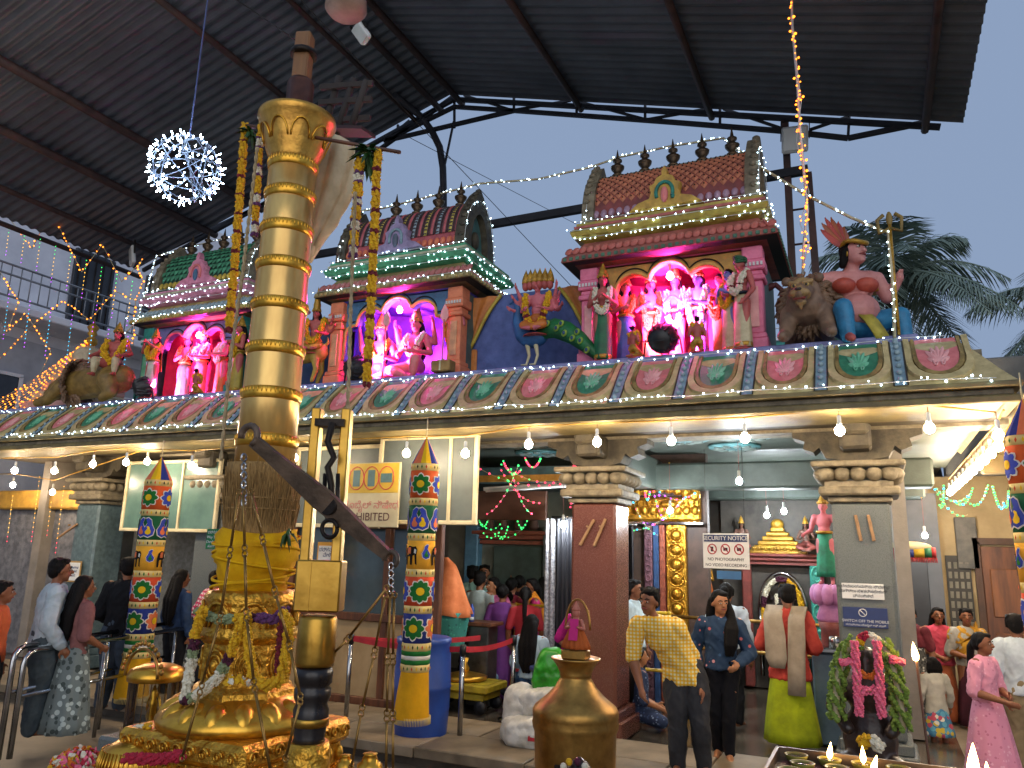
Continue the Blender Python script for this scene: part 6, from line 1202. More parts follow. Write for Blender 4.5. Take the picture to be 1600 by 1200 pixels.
# ================================================================== big brass pot with idol
PX, PY = -1.80, 4.9; pt = thing('brass_pot', 'large aged brass vessel with flaring rim in front of the red pillar', 'pot', (PX, PY, .19)); pt.scale = (.95, .95, .97)
MB().lathe([(.22, 0), (.24, .03), (.262, .4), (.272, .70), (.284, .73), (.288, .76), (.282, .785), (.286, .80), (.286, .835), (.272, .86), (.2, .915), (.14, .975), (.106, 1.03), (.103, 1.045), (.109, 1.05), (.105, 1.06), (.13, 1.11), (.158, 1.145), (.168, 1.15), (.166, 1.16), (.13, 1.15), (.02, 1.145)], n=44).build('vessel', BRASS, pt)
MB().box((.01, -.268, .52), (.1, .012, .07), 0, ch=.004).build('black_patch', IRON, pt); MB().box((0, 0, -.19), (.6, .6, .38), ch=.02).build('stone_plinth', STONE_D, pt)
t = thing('small_idol', 'tiny idol in pleated orange skirt sitting on the brass pot', 'idol', (PX, PY, 1.305)); MB().box((0, 0, .03), (.16, .12, .06), ch=.008).build('brass_box', BRASS, t)
sk = MB(); sk.rings([[Vector(((r*(1+.12*math.sin(14*a)))*math.cos(a), r*.7*(1+.12*math.sin(14*a+1))*math.sin(a), z)) for a in [2*math.pi*k/56 for k in range(56)]] for r, z in ((.035, .2), (.06, .15), (.085, .09), (.09, .065))], 0, True); sk.build('skirt', cloth('orange_pleats', '#b8602c', '#8c4420'), t); MB().ell((0, 0, .285), (.026, .024, .034)).cap((0, 0, .2), .036, (0, 0, .245), .022).chain([(-.035, 0, .235), (-.06, -.02, .19), (-.03, -.05, .2)], [.013, .011, .009]).chain([(.035, 0, .235), (.06, -.02, .19), (.03, -.05, .2)], [.013, .011, .009]).lathe([(.026, .3), (.028, .31), (.012, .335), (.002, .36)], n=10).build('body', mat('pink_idol', '#b8705c', '#9a5646'), t)
MB().tube([(.085*math.cos(a), .03, .18+.19*math.sin(a)) for a in [math.pi*i/14 for i in range(15)]], .008, 6).build('arch', BRASS, t)
sc2 = MB().rings([[Vector((x, -.032-.01*k, z)) for x in (-.03, 0, .03)] for k, z in enumerate((.25, .21, .16, .12))], 0, True, False, False).build('pink_scarf', cloth('scarf_pink', '#c8327c'), t)
p = at(905, 1192, 4.2); t = thing('dark_stone_idol', 'small dark stone idol with yellow and white flowers at the bottom edge', 'idol', (p.x, 4.2, p.z-.06)); MB().lathe([(.1, -.5), (.1, -.1), (.07, -.03), (.09, .0), (.05, .06), (.01, .09)], n=16).build('stone', mat('oily_stone', '#2e2522', '#1c1614', 6, .3), t); f_ = MB()
for i in range(9): a = i*.7; f_.ell((.07*math.cos(a), -.06, .03+.05*math.sin(a)), (.02, .015, .02), i % 3, 7, 5)
f_.build('flowers', [FL['yellow'], FL['white'], FL['maroon']], t, kind='stuff')
# ================================================================== dark idol with garlands, right
ID = thing('stone_idol', 'dark stone seated idol under thick green and pink garlands before the right pillar', 'idol', (-.14, 7.0, .0)); b = MB()
b.ell((0, 0, .62), (.2, .16, .28)).ell((0, -.02, .98), (.17, .13, .2)).ell((0, -.06, 1.2), (.1, .1, .12)).ell((0, -.1, 1.14), (.07, .07, .06)).chain([(-.17, 0, 1.05), (-.25, -.08, .85), (-.15, -.2, .72)], [.07, .06, .05]).chain([(.17, 0, 1.05), (.25, -.08, .85), (.15, -.2, .72)], [.07, .06, .05]).chain([(-.1, 0, .45), (-.24, -.2, .42), (-.05, -.25, .36)], [.11, .09, .06]).chain([(.1, 0, .45), (.24, -.2, .42), (.05, -.25, .36)], [.11, .09, .06])
link('body', remesh(b, .015, 2, 'body', [mat('oiled_black_stone', '#3a2a24', '#211713', 6, .35, bump=.2)]), ID); MB().box((0, 0, .17), (.6, .5, .34), ch=.03).build('pedestal', mat('oiled_black_stone', '#3a2a24'), ID)
YI = 6.76
G('left thick green leaf garland on the dark stone idol', [(1338, 1003), (1318, 1020), (1308, 1060), (1306, 1100), (1308, 1125)], .075, [('green', 1)], YI, fl=.3, dens=1.0); G('right thick green leaf garland on the dark stone idol', [(1378, 1003), (1392, 1030), (1402, 1070), (1408, 1110), (1410, 1140)], .075, [('green', 1)], YI, fl=.3, dens=1.0)
G('pink flower garland looped on the chest of the dark stone idol', [(1335, 1003), (1338, 1040), (1340, 1080), (1343, 1118), (1342, 1085), (1350, 1078), (1360, 1080), (1370, 1075), (1374, 1095), (1378, 1120), (1376, 1085), (1373, 1040), (1370, 1003)], .035, [('pink', 1)], YI-.08, fl=.42); G('small pink flowers on the left shoulder of the stone idol', [(1314, 1035), (1326, 1032), (1338, 1038)], .03, [('pink', 1)], YI-.08); G('small pink flowers on the right shoulder of the stone idol', [(1392, 1030), (1404, 1032), (1413, 1036)], .03, [('pink', 1)], YI-.08)
G('white and red flower crown on the head of the stone idol', [(1343, 1003), (1348, 994), (1356, 992), (1366, 996), (1374, 1003)], .035, [('yellow', 1), ('rose', 2), ('white', 3)], YI+.02); G('orange and yellow garland at the throat of the stone idol', [(1345, 1050), (1352, 1057), (1362, 1057), (1370, 1050)], .025, [('orange', 1)], YI-.06); G('yellow and cream flower offering at the feet of the stone idol', [(1346, 1162), (1354, 1155), (1364, 1155), (1372, 1166), (1380, 1170)], .05, [('yellow', 2), ('white', 2)], YI-.12)
# ================================================================== oil lamp tray, bottom right
TX, TY, TZ = .24, 2.95, 1.268; t = thing('lamp_tray', 'dark metal tray edge holding rows of small oil lamps', 'tray', (TX, TY, TZ)); MB().box((0, 0, -.02), (1.25, .5, .02), 0, ch=.004).box((0, .245, .0), (1.25, .012, .05)).box((-.62, 0, .0), (.012, .5, .05)).build('tray', mat('sooty_tin', '#7a6a58', '#4a3c30', 5, .45, .6), t); MB().box((0, 0, -.76), (.9, .4, 1.4), ch=.02).build('stand', IRON, t)
lampm = MB().lathe([(.02, 0), (.032, .004), (.04, .022), (.041, .026), (.036, .024), (.02, .014), (.002, .013)], n=18).mesh('bowl', [mat('lemon_rind_lamp', '#8f8c3a', '#6c6a28', 10, .5)]); oil = MB().lathe([(.035, .0205), (.002, .0215)], n=16).mesh('oil', [mat('dark_oil', '#3c2a18', '#241810', 5, .15)])
FLM = emit('flame', (1.0, .55, .16), 22)
def flame(par, s, tilt=0): MB().lathe([(.002, 0), (.008*s, .006*s), (.011*s, .018*s), (.008*s, .034*s), (.004*s, .05*s), (.0005, .062*s)], (0, 0, .024), 10, 0, Vector((tilt, 0, 1))).build('flame', FLM, par)
k = 0
PL = {0: '1st', 1: '2nd', 2: '3rd'}
for j in range(4):
    for i in range(11):
        x = -.55+.11*i+(.03 if j % 2 else 0); y = .19-.11*j; k += 1
        if random.random() < .12: continue
        c = sub('oil_lamp', t, (x, y, -.008)); link('bowl', lampm, c); link('oil', oil, c)
        if (j, i) in ((0, 1), (0, 2), (1, 2), (0, 5), (1, 7), (2, 6), (1, 5)): flame(c, {(0, 5): 1.7, (1, 7): 1.5, (1, 5): 1.2}.get((j, i), .9), random.uniform(-.1, .35))
ts = thing('torch_stick', 'tall thin burning stick standing right of the dark stone idol', 'torch', (.27, 6.6, -.16)); MB().tube([(0, 0, 0), (-.06, 0, 1.44)], .009, 8).build('stick', WOOD, ts); q = sub('tip', ts, (-.06, 0, 1.4)); flame(q, 2.2, -.1)
# ================================================================== floor props in the hall
p = onz(632, 1160); t = thing('barrel', 'tall blue plastic barrel behind the middle cloth column', 'barrel', p+Vector((0, .3, 0))); bl_ = mat('blue_plastic', '#254a9c', '#1d3a80', 3, .4)
MB().lathe([(.27, 0), (.285, .03), (.305, .3), (.31, .5), (.32, .52), (.31, .54), (.3, .85), (.285, .95), (.3, .97), (.3, 1.02), (.27, 1.03), (.02, 1.02)], n=36).build('drum', bl_, t)
def stanchion(label, px, py): p = onz(px, py); t = thing('stanchion', label, 'stanchion', p, 0, 'steel queue stanchions'); MB().lathe([(.17, 0), (.17, .015), (.06, .03), (.03, .045)], n=28).build('base', STEEL, t); MB().tube([(0, 0, .03), (0, 0, .93)], .028, 14).build('pole', STEEL, t); MB().lathe([(.036, .86), (.036, .96), (.02, .97)], n=14).build('belt_head', BLACK, t); return p
s1, s2, s3 = stanchion('left steel stanchion beside the ticket booth', 540, 1127), stanchion('middle steel stanchion right of the yellow tassel', 718, 1157), stanchion('right steel stanchion in front of the pink dressed woman', 800, 1125)
REDB = mat('red_webbing', '#b8222e', '#981a24', 5, .6)
for lab, a, b in (('red belt between the booth stanchion and middle stanchion', s1, s2), ('red belt between the middle and right stanchions', s2, s3), ('red belt running back from the booth stanchion', s1, s1+Vector((1.2, 1.0, 0)))):
    q = sag(a+Vector((0, 0, .92)), b+Vector((0, 0, .92)), .04, 8); o = a; link('queue_belt', MB().rings([[p+Vector((0, 0, .03))-o, p+Vector((0, .004, .03))-o, p+Vector((0, .004, -.03))-o, p+Vector((0, 0, -.03))-o] for p in q], 0, False).mesh('queue_belt', [REDB]), None, lab, 'belt', loc=o)
p = onz(712, 1112); t = thing('trolley', 'yellow metal weighing trolley with brass vessels behind the stanchions', 'trolley', p+Vector((0, .2, 0))); ye = mat('yellow_enamel_worn', '#b39a1c', '#8a7414', 5, .5)
MB().box((0, 0, .3), (.95, .6, .1), ch=.02).box((0, 0, .2), (.8, .5, .08), ch=.01).build('deck', ye, t)
for x in (-.35, .35):
    for y in (-.22, .22): MB().lathe([(.02, -.03), (.08, -.025), (.085, 0), (.08, .025), (.02, .03)], (x, y, .085), 16, 0, Vector((0, 1, 0))).build('wheel', BLACK, t)
MB().lathe([(.28, .36), (.3, .4), (.22, .42), (.05, .46)], n=24).lathe([(.05, .44), (.06, .5), (.03, .55), (.05, .62)], n=16).build('brass_plate', GOLD, t)
oc_ = thing('draped_shrine', 'small shrine draped with bright orange cloth over teal fabric', 'draped shrine', (onz(686, 1105).x, p.y+.25, .45)); cone = []
for i in range(10):
    q = i/9; r = .03+.29*q**.75; cone.append([Vector((r*1.05*math.cos(a)*(1+.13*q*math.sin(7*a+q*3)), r*.8*math.sin(a)*(1+.07*q*math.sin(4*a)), 1.4-.72*q+.02*math.sin(3*a)*q)) for a in [2*math.pi*k/40 for k in range(40)]])
cone[0] = [p+Vector((-.06, 0, .02)) for p in cone[0]]; MB().rings(cone, 0, True).build('orange_cloth', cloth('bright_orange_cloth', '#e08a5a', '#cc7244'), oc_); cone = []
for i in range(6): q = i/5; cone.append([Vector(((.3-.08*q)*math.cos(a)*(1+.06*math.sin(6*a)), (.24-.06*q)*math.sin(a), .72-.5*q)) for a in [2*math.pi*k/36 for k in range(36)]])
MB().rings(cone, 0, True).build('teal_cloth', dots('teal_print', '#2f7a70', ['#3f9a86', '#225c58'], 22, .3), oc_)
t = thing('steel_pillar', 'brushed steel pedestal behind the middle stanchion', 'pedestal', onz(740, 1105)+Vector((0, .2, 0))); MB().box((0, 0, .5), (.3, .3, 1.0), ch=.015).build('column', mat('brushed_steel', '#6c6c68', '#4a4a48', 5, .35, .8), t); MB().box((0, 0, 1.02), (.42, .4, .05), ch=.01).build('top', WOOD, t); 
bo = thing('water_bottle', 'small blue labelled bottle standing on the steel pedestal', 'bottle', t.location+Vector((-.12, -.12, 1.045))); MB().lathe([(.035, 0), (.036, .05), (.036, .17), (.015, .21), (.015, .23)], n=14).build('bottle', mat('blue_bottle', '#2c50a8'), bo); MB().lathe([(.037, .02), (.037, .06)], n=14).build('label_band', WHITE, bo)
def sack(label, loc, sz, rz, m, tilt=0, stripe=None, top=True):
    t = link('sack', None, None, label, 'sack', 'sacks stacked beside the brass pot', None, loc, (0, R(tilt), rz)); b = MB(); rs = []; rnd = random.Random(sz[0]*100)
    for i in range(13):
        q = i/12; k = (1-abs(2*q-1)**4)**.5*.9+.1; ph = rnd.random()*6; rs.append([Vector((sz[0]*k/2*math.copysign(abs(math.cos(a))**.7, math.cos(a))*(1+.04*math.sin(5*a+ph)), sz[1]*k/2*math.copysign(abs(math.sin(a))**.7, math.sin(a))*(1+.05*math.sin(4*a+ph)), sz[2]*(q))) for a in [2*math.pi*j/28 for j in range(28)]])
    b.rings(rs, 0, True); link('bag', remesh(b, .018, 1, 'bag', [m], .009), t)
    if stripe: MB().box((sz[0]*.1, -sz[1]*.5, sz[2]*.45), (sz[0]*.35, .012, .05), 0).build('red_print', stripe, t)
    return t
pk = mat('woven_white_plastic', '#cfccc2', '#aaa69a', 7, .55, bump=.5, bscale=6); gk = mat('green_plastic_bag', '#2f9a1c', '#1c6e10', 6, .3, bump=.7, bscale=7); b0 = onz(815, 1180)
sack('white woven sack lying at the bottom of the pile', b0+Vector((.05, .3, .0)), (.75, .5, .34), .2, pk, 0, REDB); sack('white woven sack leaning upright left in the pile', b0+Vector((-.2, .36, 0)), (.36, .34, .62), .1, pk, 4, REDB); sack('white woven sack on top of the lying sack', b0+Vector((.08, .38, .30)), (.7, .42, .3), -.15, pk, -8); sack('bright green plastic sack standing on the white sacks', b0+Vector((.06, .42, .48)), (.34, .26, .52), .3, gk, 14)
p = onz(862, 1140); t = thing('tub', 'dark blue plastic tub behind the brass pot', 'tub', p+Vector((-.05, .1, 0))); MB().lathe([(.2, 0), (.23, .6), (.26, .62), (.26, .66), (.22, .65)], n=24).build('tub', mat('navy_plastic', '#232c5c', '#1a2148', 4, .4), t)
# steel queue railing at the left
def rail_run(label, a, b, z, legs=True):
    A, B = onz(*a, z), onz(*b, z); t = thing('queue_railing', label, 'railing', (A.x, A.y, -.16), 0, 'steel queue railings'); o = t.location; d = (B-A).normalized(); zz = z; c = .12
    pts = [Vector((A.x, A.y, -.1)), Vector((A.x, A.y, zz-c))]+[A+d*c*(1-math.cos(q))+Vector((0, 0, -c+c*math.sin(q))) for q in (.5, 1.0, 1.57)]+[B]
    MB().tube([p-o for p in pts], .028, 10).build('top_rail', STEEL, t); MB().tube([A+Vector((0, 0, -.42))-o, B+Vector((0, 0, -.42))-o], .02, 8).build('lower_rail', STEEL, t)
    for q in (.45, .95): p = A.lerp(B, q); MB().tube([p-o, Vector((p.x, p.y, -.14))-o], .022, 8).build('post', STEEL, t)
    return t
rail_run('rear one of the two steel queue railings at the left', (24, 1012), (300, 968), .92); rail_run('front one of the two steel queue railings at the left', (40, 1018), (285, 983), .88); rail_run('short steel railing end cut by the left edge of the photo', (-30, 1040), (-10, 1030), .86)
# ================================================================== embroidered cloth columns
CL = {k: cloth('canvas_'+k, a) for k, a in (('orange', '#cf5a28'), ('green', '#1d5a38'), ('yellow', '#e0a230'), ('red', '#c84a2a'), ('blue', '#28367c'), ('cream', '#d9c07c'), ('white', '#d8d2c4'), ('leaf', '#1f6a2c'), ('sun', '#e3b81c'), ('indigo', '#3a4aa8'), ('black', '#191512'), ('tassel', '#d99e16'), ('coral', '#d9744a'))}
CN = list(CL)
def cloth_column(label, top, Y, r, lit=0):
    t = thing('cloth_column', label, 'cloth hanging', top, 0, 'embroidered cloth columns hung from the eave')
    P = lambda th, z, up=0.0: Vector(((r+up)*math.sin(th), -(r+up)*math.cos(th), z))
    def band(z0, z1, col, name='band'):
        MB().rings([[P(2*math.pi*k/32, z, .006*math.sin(k*1.3+z*9)) for k in range(32)] for z in (z0, z0+(z1-z0)*.5, z1)], 0, True).build(name, CL[col], t)
    def patch(mb, pts, col, up): vs = [P(a, z, up) for a, z in pts]; n = len(vs); c = P(sum(p[0] for p in pts)/n, sum(p[1] for p in pts)/n, up+.003); mb.add(vs+[c], [(i, (i+1) % n, n) for i in range(n)], CN.index(col), True)
    def flower(th, z, s, c1, c2, n=8):
        mb = MB()
        for lay, (k, up) in enumerate(((1.14, .008), (1.0, .011))):
            for i in range(n):
                a = 2*math.pi*i/n; pl = petal(0, 0, a, s*k, s*.30*k); patch(mb, [(th+p[0]/r, z+p[1]) for p in pl[1:-1]], 'white' if lay == 0 else c1, up)
        patch(mb, [(th+s*.36*math.cos(q)/r, z+s*.36*math.sin(q)) for q in [2*math.pi*i/12 for i in range(12)]], c2, .015); mb.build('flower_motif', [CL[c] for c in CN], t)
    def paisley(th, z, s, c1, c2, fl=1):
        mb = MB(); sh = [(0, -1), (.5, -.8), (.62, -.3), (.3, .2), (.1, .6), (.35, .95), (.1, 1.05), (-.2, .8), (-.3, .3), (-.55, -.2), (-.45, -.75)]
        patch(mb, [(th+fl*p[0]*s*1.15/r, z+p[1]*s*1.1) for p in sh], 'white', .009); patch(mb, [(th+fl*p[0]*s/r, z+p[1]*s) for p in sh], c1, .012); patch(mb, [(th+(fl*p[0]*s*.5+fl*.02*s)/r, z-.3*s+p[1]*s*.45) for p in sh], c2, .016); mb.build('paisley_motif', [CL[c] for c in CN], t)
    def elephant(th, z, s, fl=1):
        mb = MB(); sh = [(-1, -1), (-.7, -1), (-.65, -.2), (-.2, -.15), (-.15, -1), (.15, -1), (.2, -.1), (.45, .0), (.55, -.9), (.8, -1), (.75, -.8), (.7, 0), (.8, .5), (.6, .85), (.2, .8), (-.4, .9), (-.9, .6), (-1.05, 0)]
        vs = [P(th+fl*p[0]*s*.8/r, z+p[1]*s, .009) for p in sh]; mb.add(vs, [tuple(range(len(vs)))], CN.index('black')); patch(mb, [(th+fl*p[0]*s/r, z+p[1]*s) for p in ((-.5, .1), (-.05, .1), (-.05, .75), (-.45, .7))], 'coral', .013); patch(mb, [(th+fl*p[0]*s/r, z+p[1]*s) for p in ((.3, .2), (.5, .1), (.55, .5), (.35, .6))], 'white', .013); mb.build('elephant_motif', [CL[c] for c in CN], t)
    def trim(z0, z1, seed):
        band(z0, z1, 'cream', 'trim'); mb = MB(); cs = ('black', 'leaf', 'red', 'sun')
        for k in range(20): a = 2*math.pi*k/20; h = (z1-z0)*.3; patch(mb, [(a-.06, (z0+z1)/2), (a, (z0+z1)/2-h), (a+.06, (z0+z1)/2), (a, (z0+z1)/2+h)], cs[(k+seed) % 4], .009)
        mb.build('trim_leaves', [CL[c] for c in CN], t, kind='stuff')
    cw_ = ['sun', 'blue', 'coral', 'sun', 'red', 'sun', 'blue', 'coral']
    for i in range(8): a, b = 2*math.pi*i/8+.2, 2*math.pi*(i+1)/8+.2; MB().add([Vector((0, 0, 0)), P(a, -.3), P((a+b)/2, -.3, .004), P(b, -.3)], [(0, 1, 2), (0, 2, 3)]).build('cone_panel', CL[cw_[i]], t)
    z = -.3; seed = 0
    for col, kind in (('orange', 'f1'), ('green', 'p'), ('yellow', 'e'), ('red', 'f2'), ('blue', 'f3')):
        trim(z-.075, z, seed); z -= .075; seed += 1; z0, z1 = z-.285, z; zm = (z0+z1)/2; band(z0, z1, col)
        for q in range(4 if kind != 'e' else 6):
            th = -1.3+q*math.pi/2*1.0+(.35 if kind in ('f2',) else 0)
            if kind == 'f1': flower(th, zm, .105, 'leaf' if q % 2 else 'indigo', 'sun')
            elif kind == 'f2': flower(th, zm, .11, 'indigo' if q % 2 == 0 else 'leaf', 'sun', 10)
            elif kind == 'f3': flower(th, zm, .11, 'leaf' if q % 2 else 'coral', 'sun', 8)
            elif kind == 'p': paisley(th-.3, zm, .11, 'indigo', 'coral', 1); paisley(th+.3, zm, .11, 'indigo', 'sun', -1)
            else:
                if q % 2: elephant(-1.2+q*math.pi/3, zm, .1, 1 if q % 4 else -1)
                else: paisley(-1.2+q*math.pi/3, zm+.03, .07, 'indigo', 'leaf')
        z = z0
    trim(z-.075, z, 3); z -= .075
    for c, h in (('leaf', .045), ('white', .04), ('leaf', .045)): band(z-h, z, c); z -= h
    trim(z-.07, z, 1); z -= .07
    MB().rings([[P(2*math.pi*k/64, zz, amp*math.sin(k*64/64*2*math.pi*9/64*7)+ex) for k in range(64)] for zz, amp, ex in ((z, .002, -.004), (z-.2, .012, .015), (z-.44, .02, .035))], 0, True, False).build('tassel_skirt', CL['tassel'], t)
    fr = MB()
    for k in range(70): a = 2*math.pi*k/70; fr.tube([P(a, z-.42, .03), P(a, z-.49, .034)], .004, 4)
    fr.build('fringe', CL['cream'], t, kind='stuff'); MB().tube([(0, 0, 0), (0, 0, .2)], .006, 5).build('hanging_cord', CREAM, t); return t
cloth_column('embroidered cloth column hanging in front of the booth, middle of the eave', at(667, 682, 7.0), 7.0, .143); cloth_column('embroidered cloth column hanging at the left by the glass case', at(253, 713, 6.8), 6.8, .155); cloth_column('embroidered cloth column cut by the right edge of the photo', at(1597, 622, 6.9), 6.9, .15)
# ================================================================== LED ball
p = at(290, 263, 5.0); bb = thing('led_ball', 'glowing white LED wire ball hanging from the roof', 'light ball', p); rB = .34; fr = MB(); rn = random.Random(11)
for k in range(11):
    ax = Vector((rn.uniform(-1, 1), rn.uniform(-1, 1), rn.uniform(-1, 1))).normalized(); x, y, _ = frame_of(ax); o = rn.uniform(-.5, .5)*rB; rr = math.sqrt(rB*rB-o*o); fr.tube([ax*o+(x*math.cos(a)+y*math.sin(a))*rr for a in [2*math.pi*i/18 for i in range(19)]], .005, 5)
fr.build('wire_frame', mat('silver_wire', '#7c88a0', '#66728a', 3, .35), bb); ld = MB()
for k in range(170):
    v = Vector((rn.gauss(0, 1), rn.gauss(0, 1), rn.gauss(0, 1))).normalized(); q = v*rB*rn.uniform(.96, 1.06); ld.add([q+w*(.006)+v*(.02 if w.dot(v) > .3 else 0) for w in ICO_V], ICO_F, 0)
ld.build('leds', emit('ball_led', (.62, .82, 1.0), 30), bb, kind='stuff'); MB().tube([(0, 0, rB), (.02, 0, roof_z(p.x)-p.z)], .008, 5).build('cable', mat('blue_cable', '#4a5a8c'), bb)
# ================================================================== people
JN = cloth('black_denim', '#23252a', '#17181c'); DK = cloth('black_leggings', '#15151a', '#0e0e12')
def floor(px, py, z=0.0): p = onz(px, py, z); p.z = z; return p
V3 = .0115
# couple walking out between the pillars
figure('person', 'man in yellow checked shirt leaning forward as he steps out', 'person', floor(1074, 1212), 14, 1.70, 'brown', dict(lk=(.07, -.05, .285), lf=(.09, .03, .045), rk=(-.045, -.03, .285), rf=(-.05, .02, .045), le=(.04, .01, .61), lw=(.075, -.06, .465), re=(-.285, -.10, .61), rw=(-.24, -.16, .46)), [('top', checks('yellow_check', '#d8cfa8', '#d6b13c', '#d99c10', 9.5), .95, .47, 1.12), ('trousers', cloth('charcoal', '#3a3a3c', '#2a2a2c'), .97, 1.1)], 'short', lean=(-.26, -.2), head=(6, 0, -30), vox=V3, build=1.08)
figure('person', 'woman in navy sweatshirt with long dark hair walking behind him', 'person', floor(1132, 1190), 8, 1.64, 'tan', dict(lk=(.035, -.03, .285), lf=(.03, -.02, .045), rk=(-.045, -.01, .285), rf=(-.035, .06, .05), le=(.17, .0, .63), lw=(.10, -.12, .575), re=(-.165, .02, .63), rw=(-.13, -.08, .52)), [('top', dots('navy_print', '#16304a', ['#c98a86', '#b85a58', '#2a4a6a'], 13, .2), 1.95, .53, 1.08), ('trousers', DK, .93, .85)], 'front', head=(6, 0, 24), lean=(.0, -.02), vox=V3)
# man with shawl, from behind
M3 = figure('person', 'man in orange kurta, beige shawl and lime dhoti seen from behind', 'person', floor(1240, 1172), 172, 1.70, 'brown', dict(le=(.165, .02, .62), lw=(.06, -.14, .60), re=(-.165, .02, .62), rw=(-.06, -.14, .60)), [('skirt', cloth('lime_dhoti', '#a8b41c', '#86921a'), .54, .045, .155, .115, 7, .05), ('top', cloth('coral_kurta', '#c24a3c', '#a83a30'), 1.9, .42, 1.18, 'kurta')], 'short', lean=(.0, -.03), head=(10, 0, 22), vox=V3, build=1.12)
sh = MB(); H = 1.7; WL = lambda a: [Vector(p)*H for p in a]
for pts, ws in ((WL([(-.085, -.09, .68), (-.085, -.075, .78), (-.08, .0, .865), (-.075, .085, .79), (-.075, .105, .66), (-.07, .115, .52), (-.066, .122, .34)]), (.06, .07, .08, .085, .09, .09, .09)), (WL([(.085, -.09, .70), (.085, -.075, .78), (.075, .0, .865), (.07, .085, .80), (.055, .108, .68), (.05, .118, .55), (.045, .115, .49)]), (.06, .07, .09, .1, .11, .11, .075))):
    rs = []
    for p, w in zip(pts, ws): rs.append([p+Vector((w*t, (.012 if abs(t) < .9 else 0)*(1 if p.y > 0 else -1)+.008*math.sin(t*9), 0)) for t in (-1, -.6, -.2, .2, .6, 1)]+[p+Vector((w*t, -.01*(1 if p.y > 0 else -1), 0)) for t in (1, .6, .2, -.2, -.6, -1)])
    sh.rings(rs, 0, True)
o = sh.build('shawl', cloth('beige_shawl', '#a39480', '#8b7d6a'), M3)
# queue at the left
figure('person', 'man in pale grey sweatshirt seen from behind at the left queue', 'person', floor(48, 1150), 150, 1.78, 'brown', dict(lw=(.12, -.12, .55), rw=(-.15, -.08, .5)), [('top', cloth('pale_grey_sweat', '#aab6bb', '#94a1a6'), 1.95, .5, 1.1), ('trousers', cloth('grey_jeans', '#4a5458', '#384044'), .97, 1.15)], 'short', lean=(.05, -.03), vox=V3, build=1.15)
figure('person', 'woman with long dark hair and striped grey dress at the left queue', 'person', floor(98, 1150), 165, 1.60, 'brown', dict(rw=(-.1, -.12, .55)), [('top', cloth('dusty_rose', '#8a5c58', '#6c4644'), 1.0, .5), ('skirt', dots('grey_stripe_print', '#6a7472', ['#a8b4b0', '#3c4644'], 16, .4), .62, .03, .17, .14, 11, .07)], 'long', vox=V3)
figure('person', 'man in black shirt looking right in the left queue', 'person', floor(172, 1112), 205, 1.78, 'brown', dict(lw=(.12, -.14, .56), rw=(-.12, -.14, .56)), [('top', cloth('black_shirt', '#1d1d20', '#131316'), 1.95, .48, 1.1), ('trousers', cloth('slate_jeans', '#4a5460', '#3a424c'), .97, 1.1)], 'short', head=(0, 0, 35), vox=V3, build=1.12)
figure('person', 'woman with straight dark hair and denim jacket behind the cloth column', 'person', floor(262, 1090), 170, 1.62, 'brown', {}, [('top', cloth('denim', '#33486a', '#263650'), 1.9, .5), ('trousers', JN)], 'long', vox=.014)
figure('person', 'person in pink and white striped top bending behind the flagstaff base', 'person', floor(300, 1080), 160, 1.6, 'tan', dict(lw=(.1, -.16, .5), rw=(-.1, -.16, .5)), [('top', checks('pink_stripe', '#c23a66', '#b83058', '#d8d4d4', 6), 1.9, .5), ('trousers', JN)], 'short', lean=(-.05, -.12), vox=.014)
figure('person', 'person in orange top cut off by the left edge of the photo', 'person', floor(-36, 1165), 140, 1.55, 'brown', {}, [('top', cloth('orange_top', '#c9663c', '#a8502c'), 1.0, .5), ('trousers', JN)], 'short', vox=.014)
# crowd inside the left bay
fl = lambda px, d: Vector((at(px, 900, d).x, d, 0))
figure('person', 'young woman in pink dress turning left behind the stanchions', 'person', fl(772, 10.3), 10, 1.60, 'tan', dict(rw=(-.25, -.12, .56), re=(-.2, -.0, .64)), [('top', cloth('pink_kurta', '#c86a92', '#ac527a'), .9, .38, 1.3), ('skirt', dots('pink_print', '#c25c86', ['#e09ab4', '#9c3c64'], 22, .3), .5, .04, .12, .1, 8, .06)], 'long', head=(0, 0, -45), vox=.013)
figure('person', 'woman in magenta and orange saree standing sideways in the left bay', 'person', fl(832, 10.5), -50, 1.60, 'brown', dict(lw=(.06, -.15, .58), rw=(-.06, -.16, .58)), [('top', cloth('magenta_blouse', '#b02a64', '#8c1e4e'), .8, .62), ('skirt', cloth('magenta_saree', '#b83070', '#962258'), .64, .03, .15, .13, 10, .06), ('sash', cloth('orange_pallu', '#d98a24', '#b86c18'))], 'braid', vox=.013)
figure('person', 'man in mint green shirt seen from behind in the left bay', 'person', fl(738, 11.2), 180, 1.74, 'brown', {}, [('top', cloth('mint_shirt', '#9cc4b8', '#82aaa0'), .95, .5, 1.1), ('trousers', JN)], 'short', vox=.014)
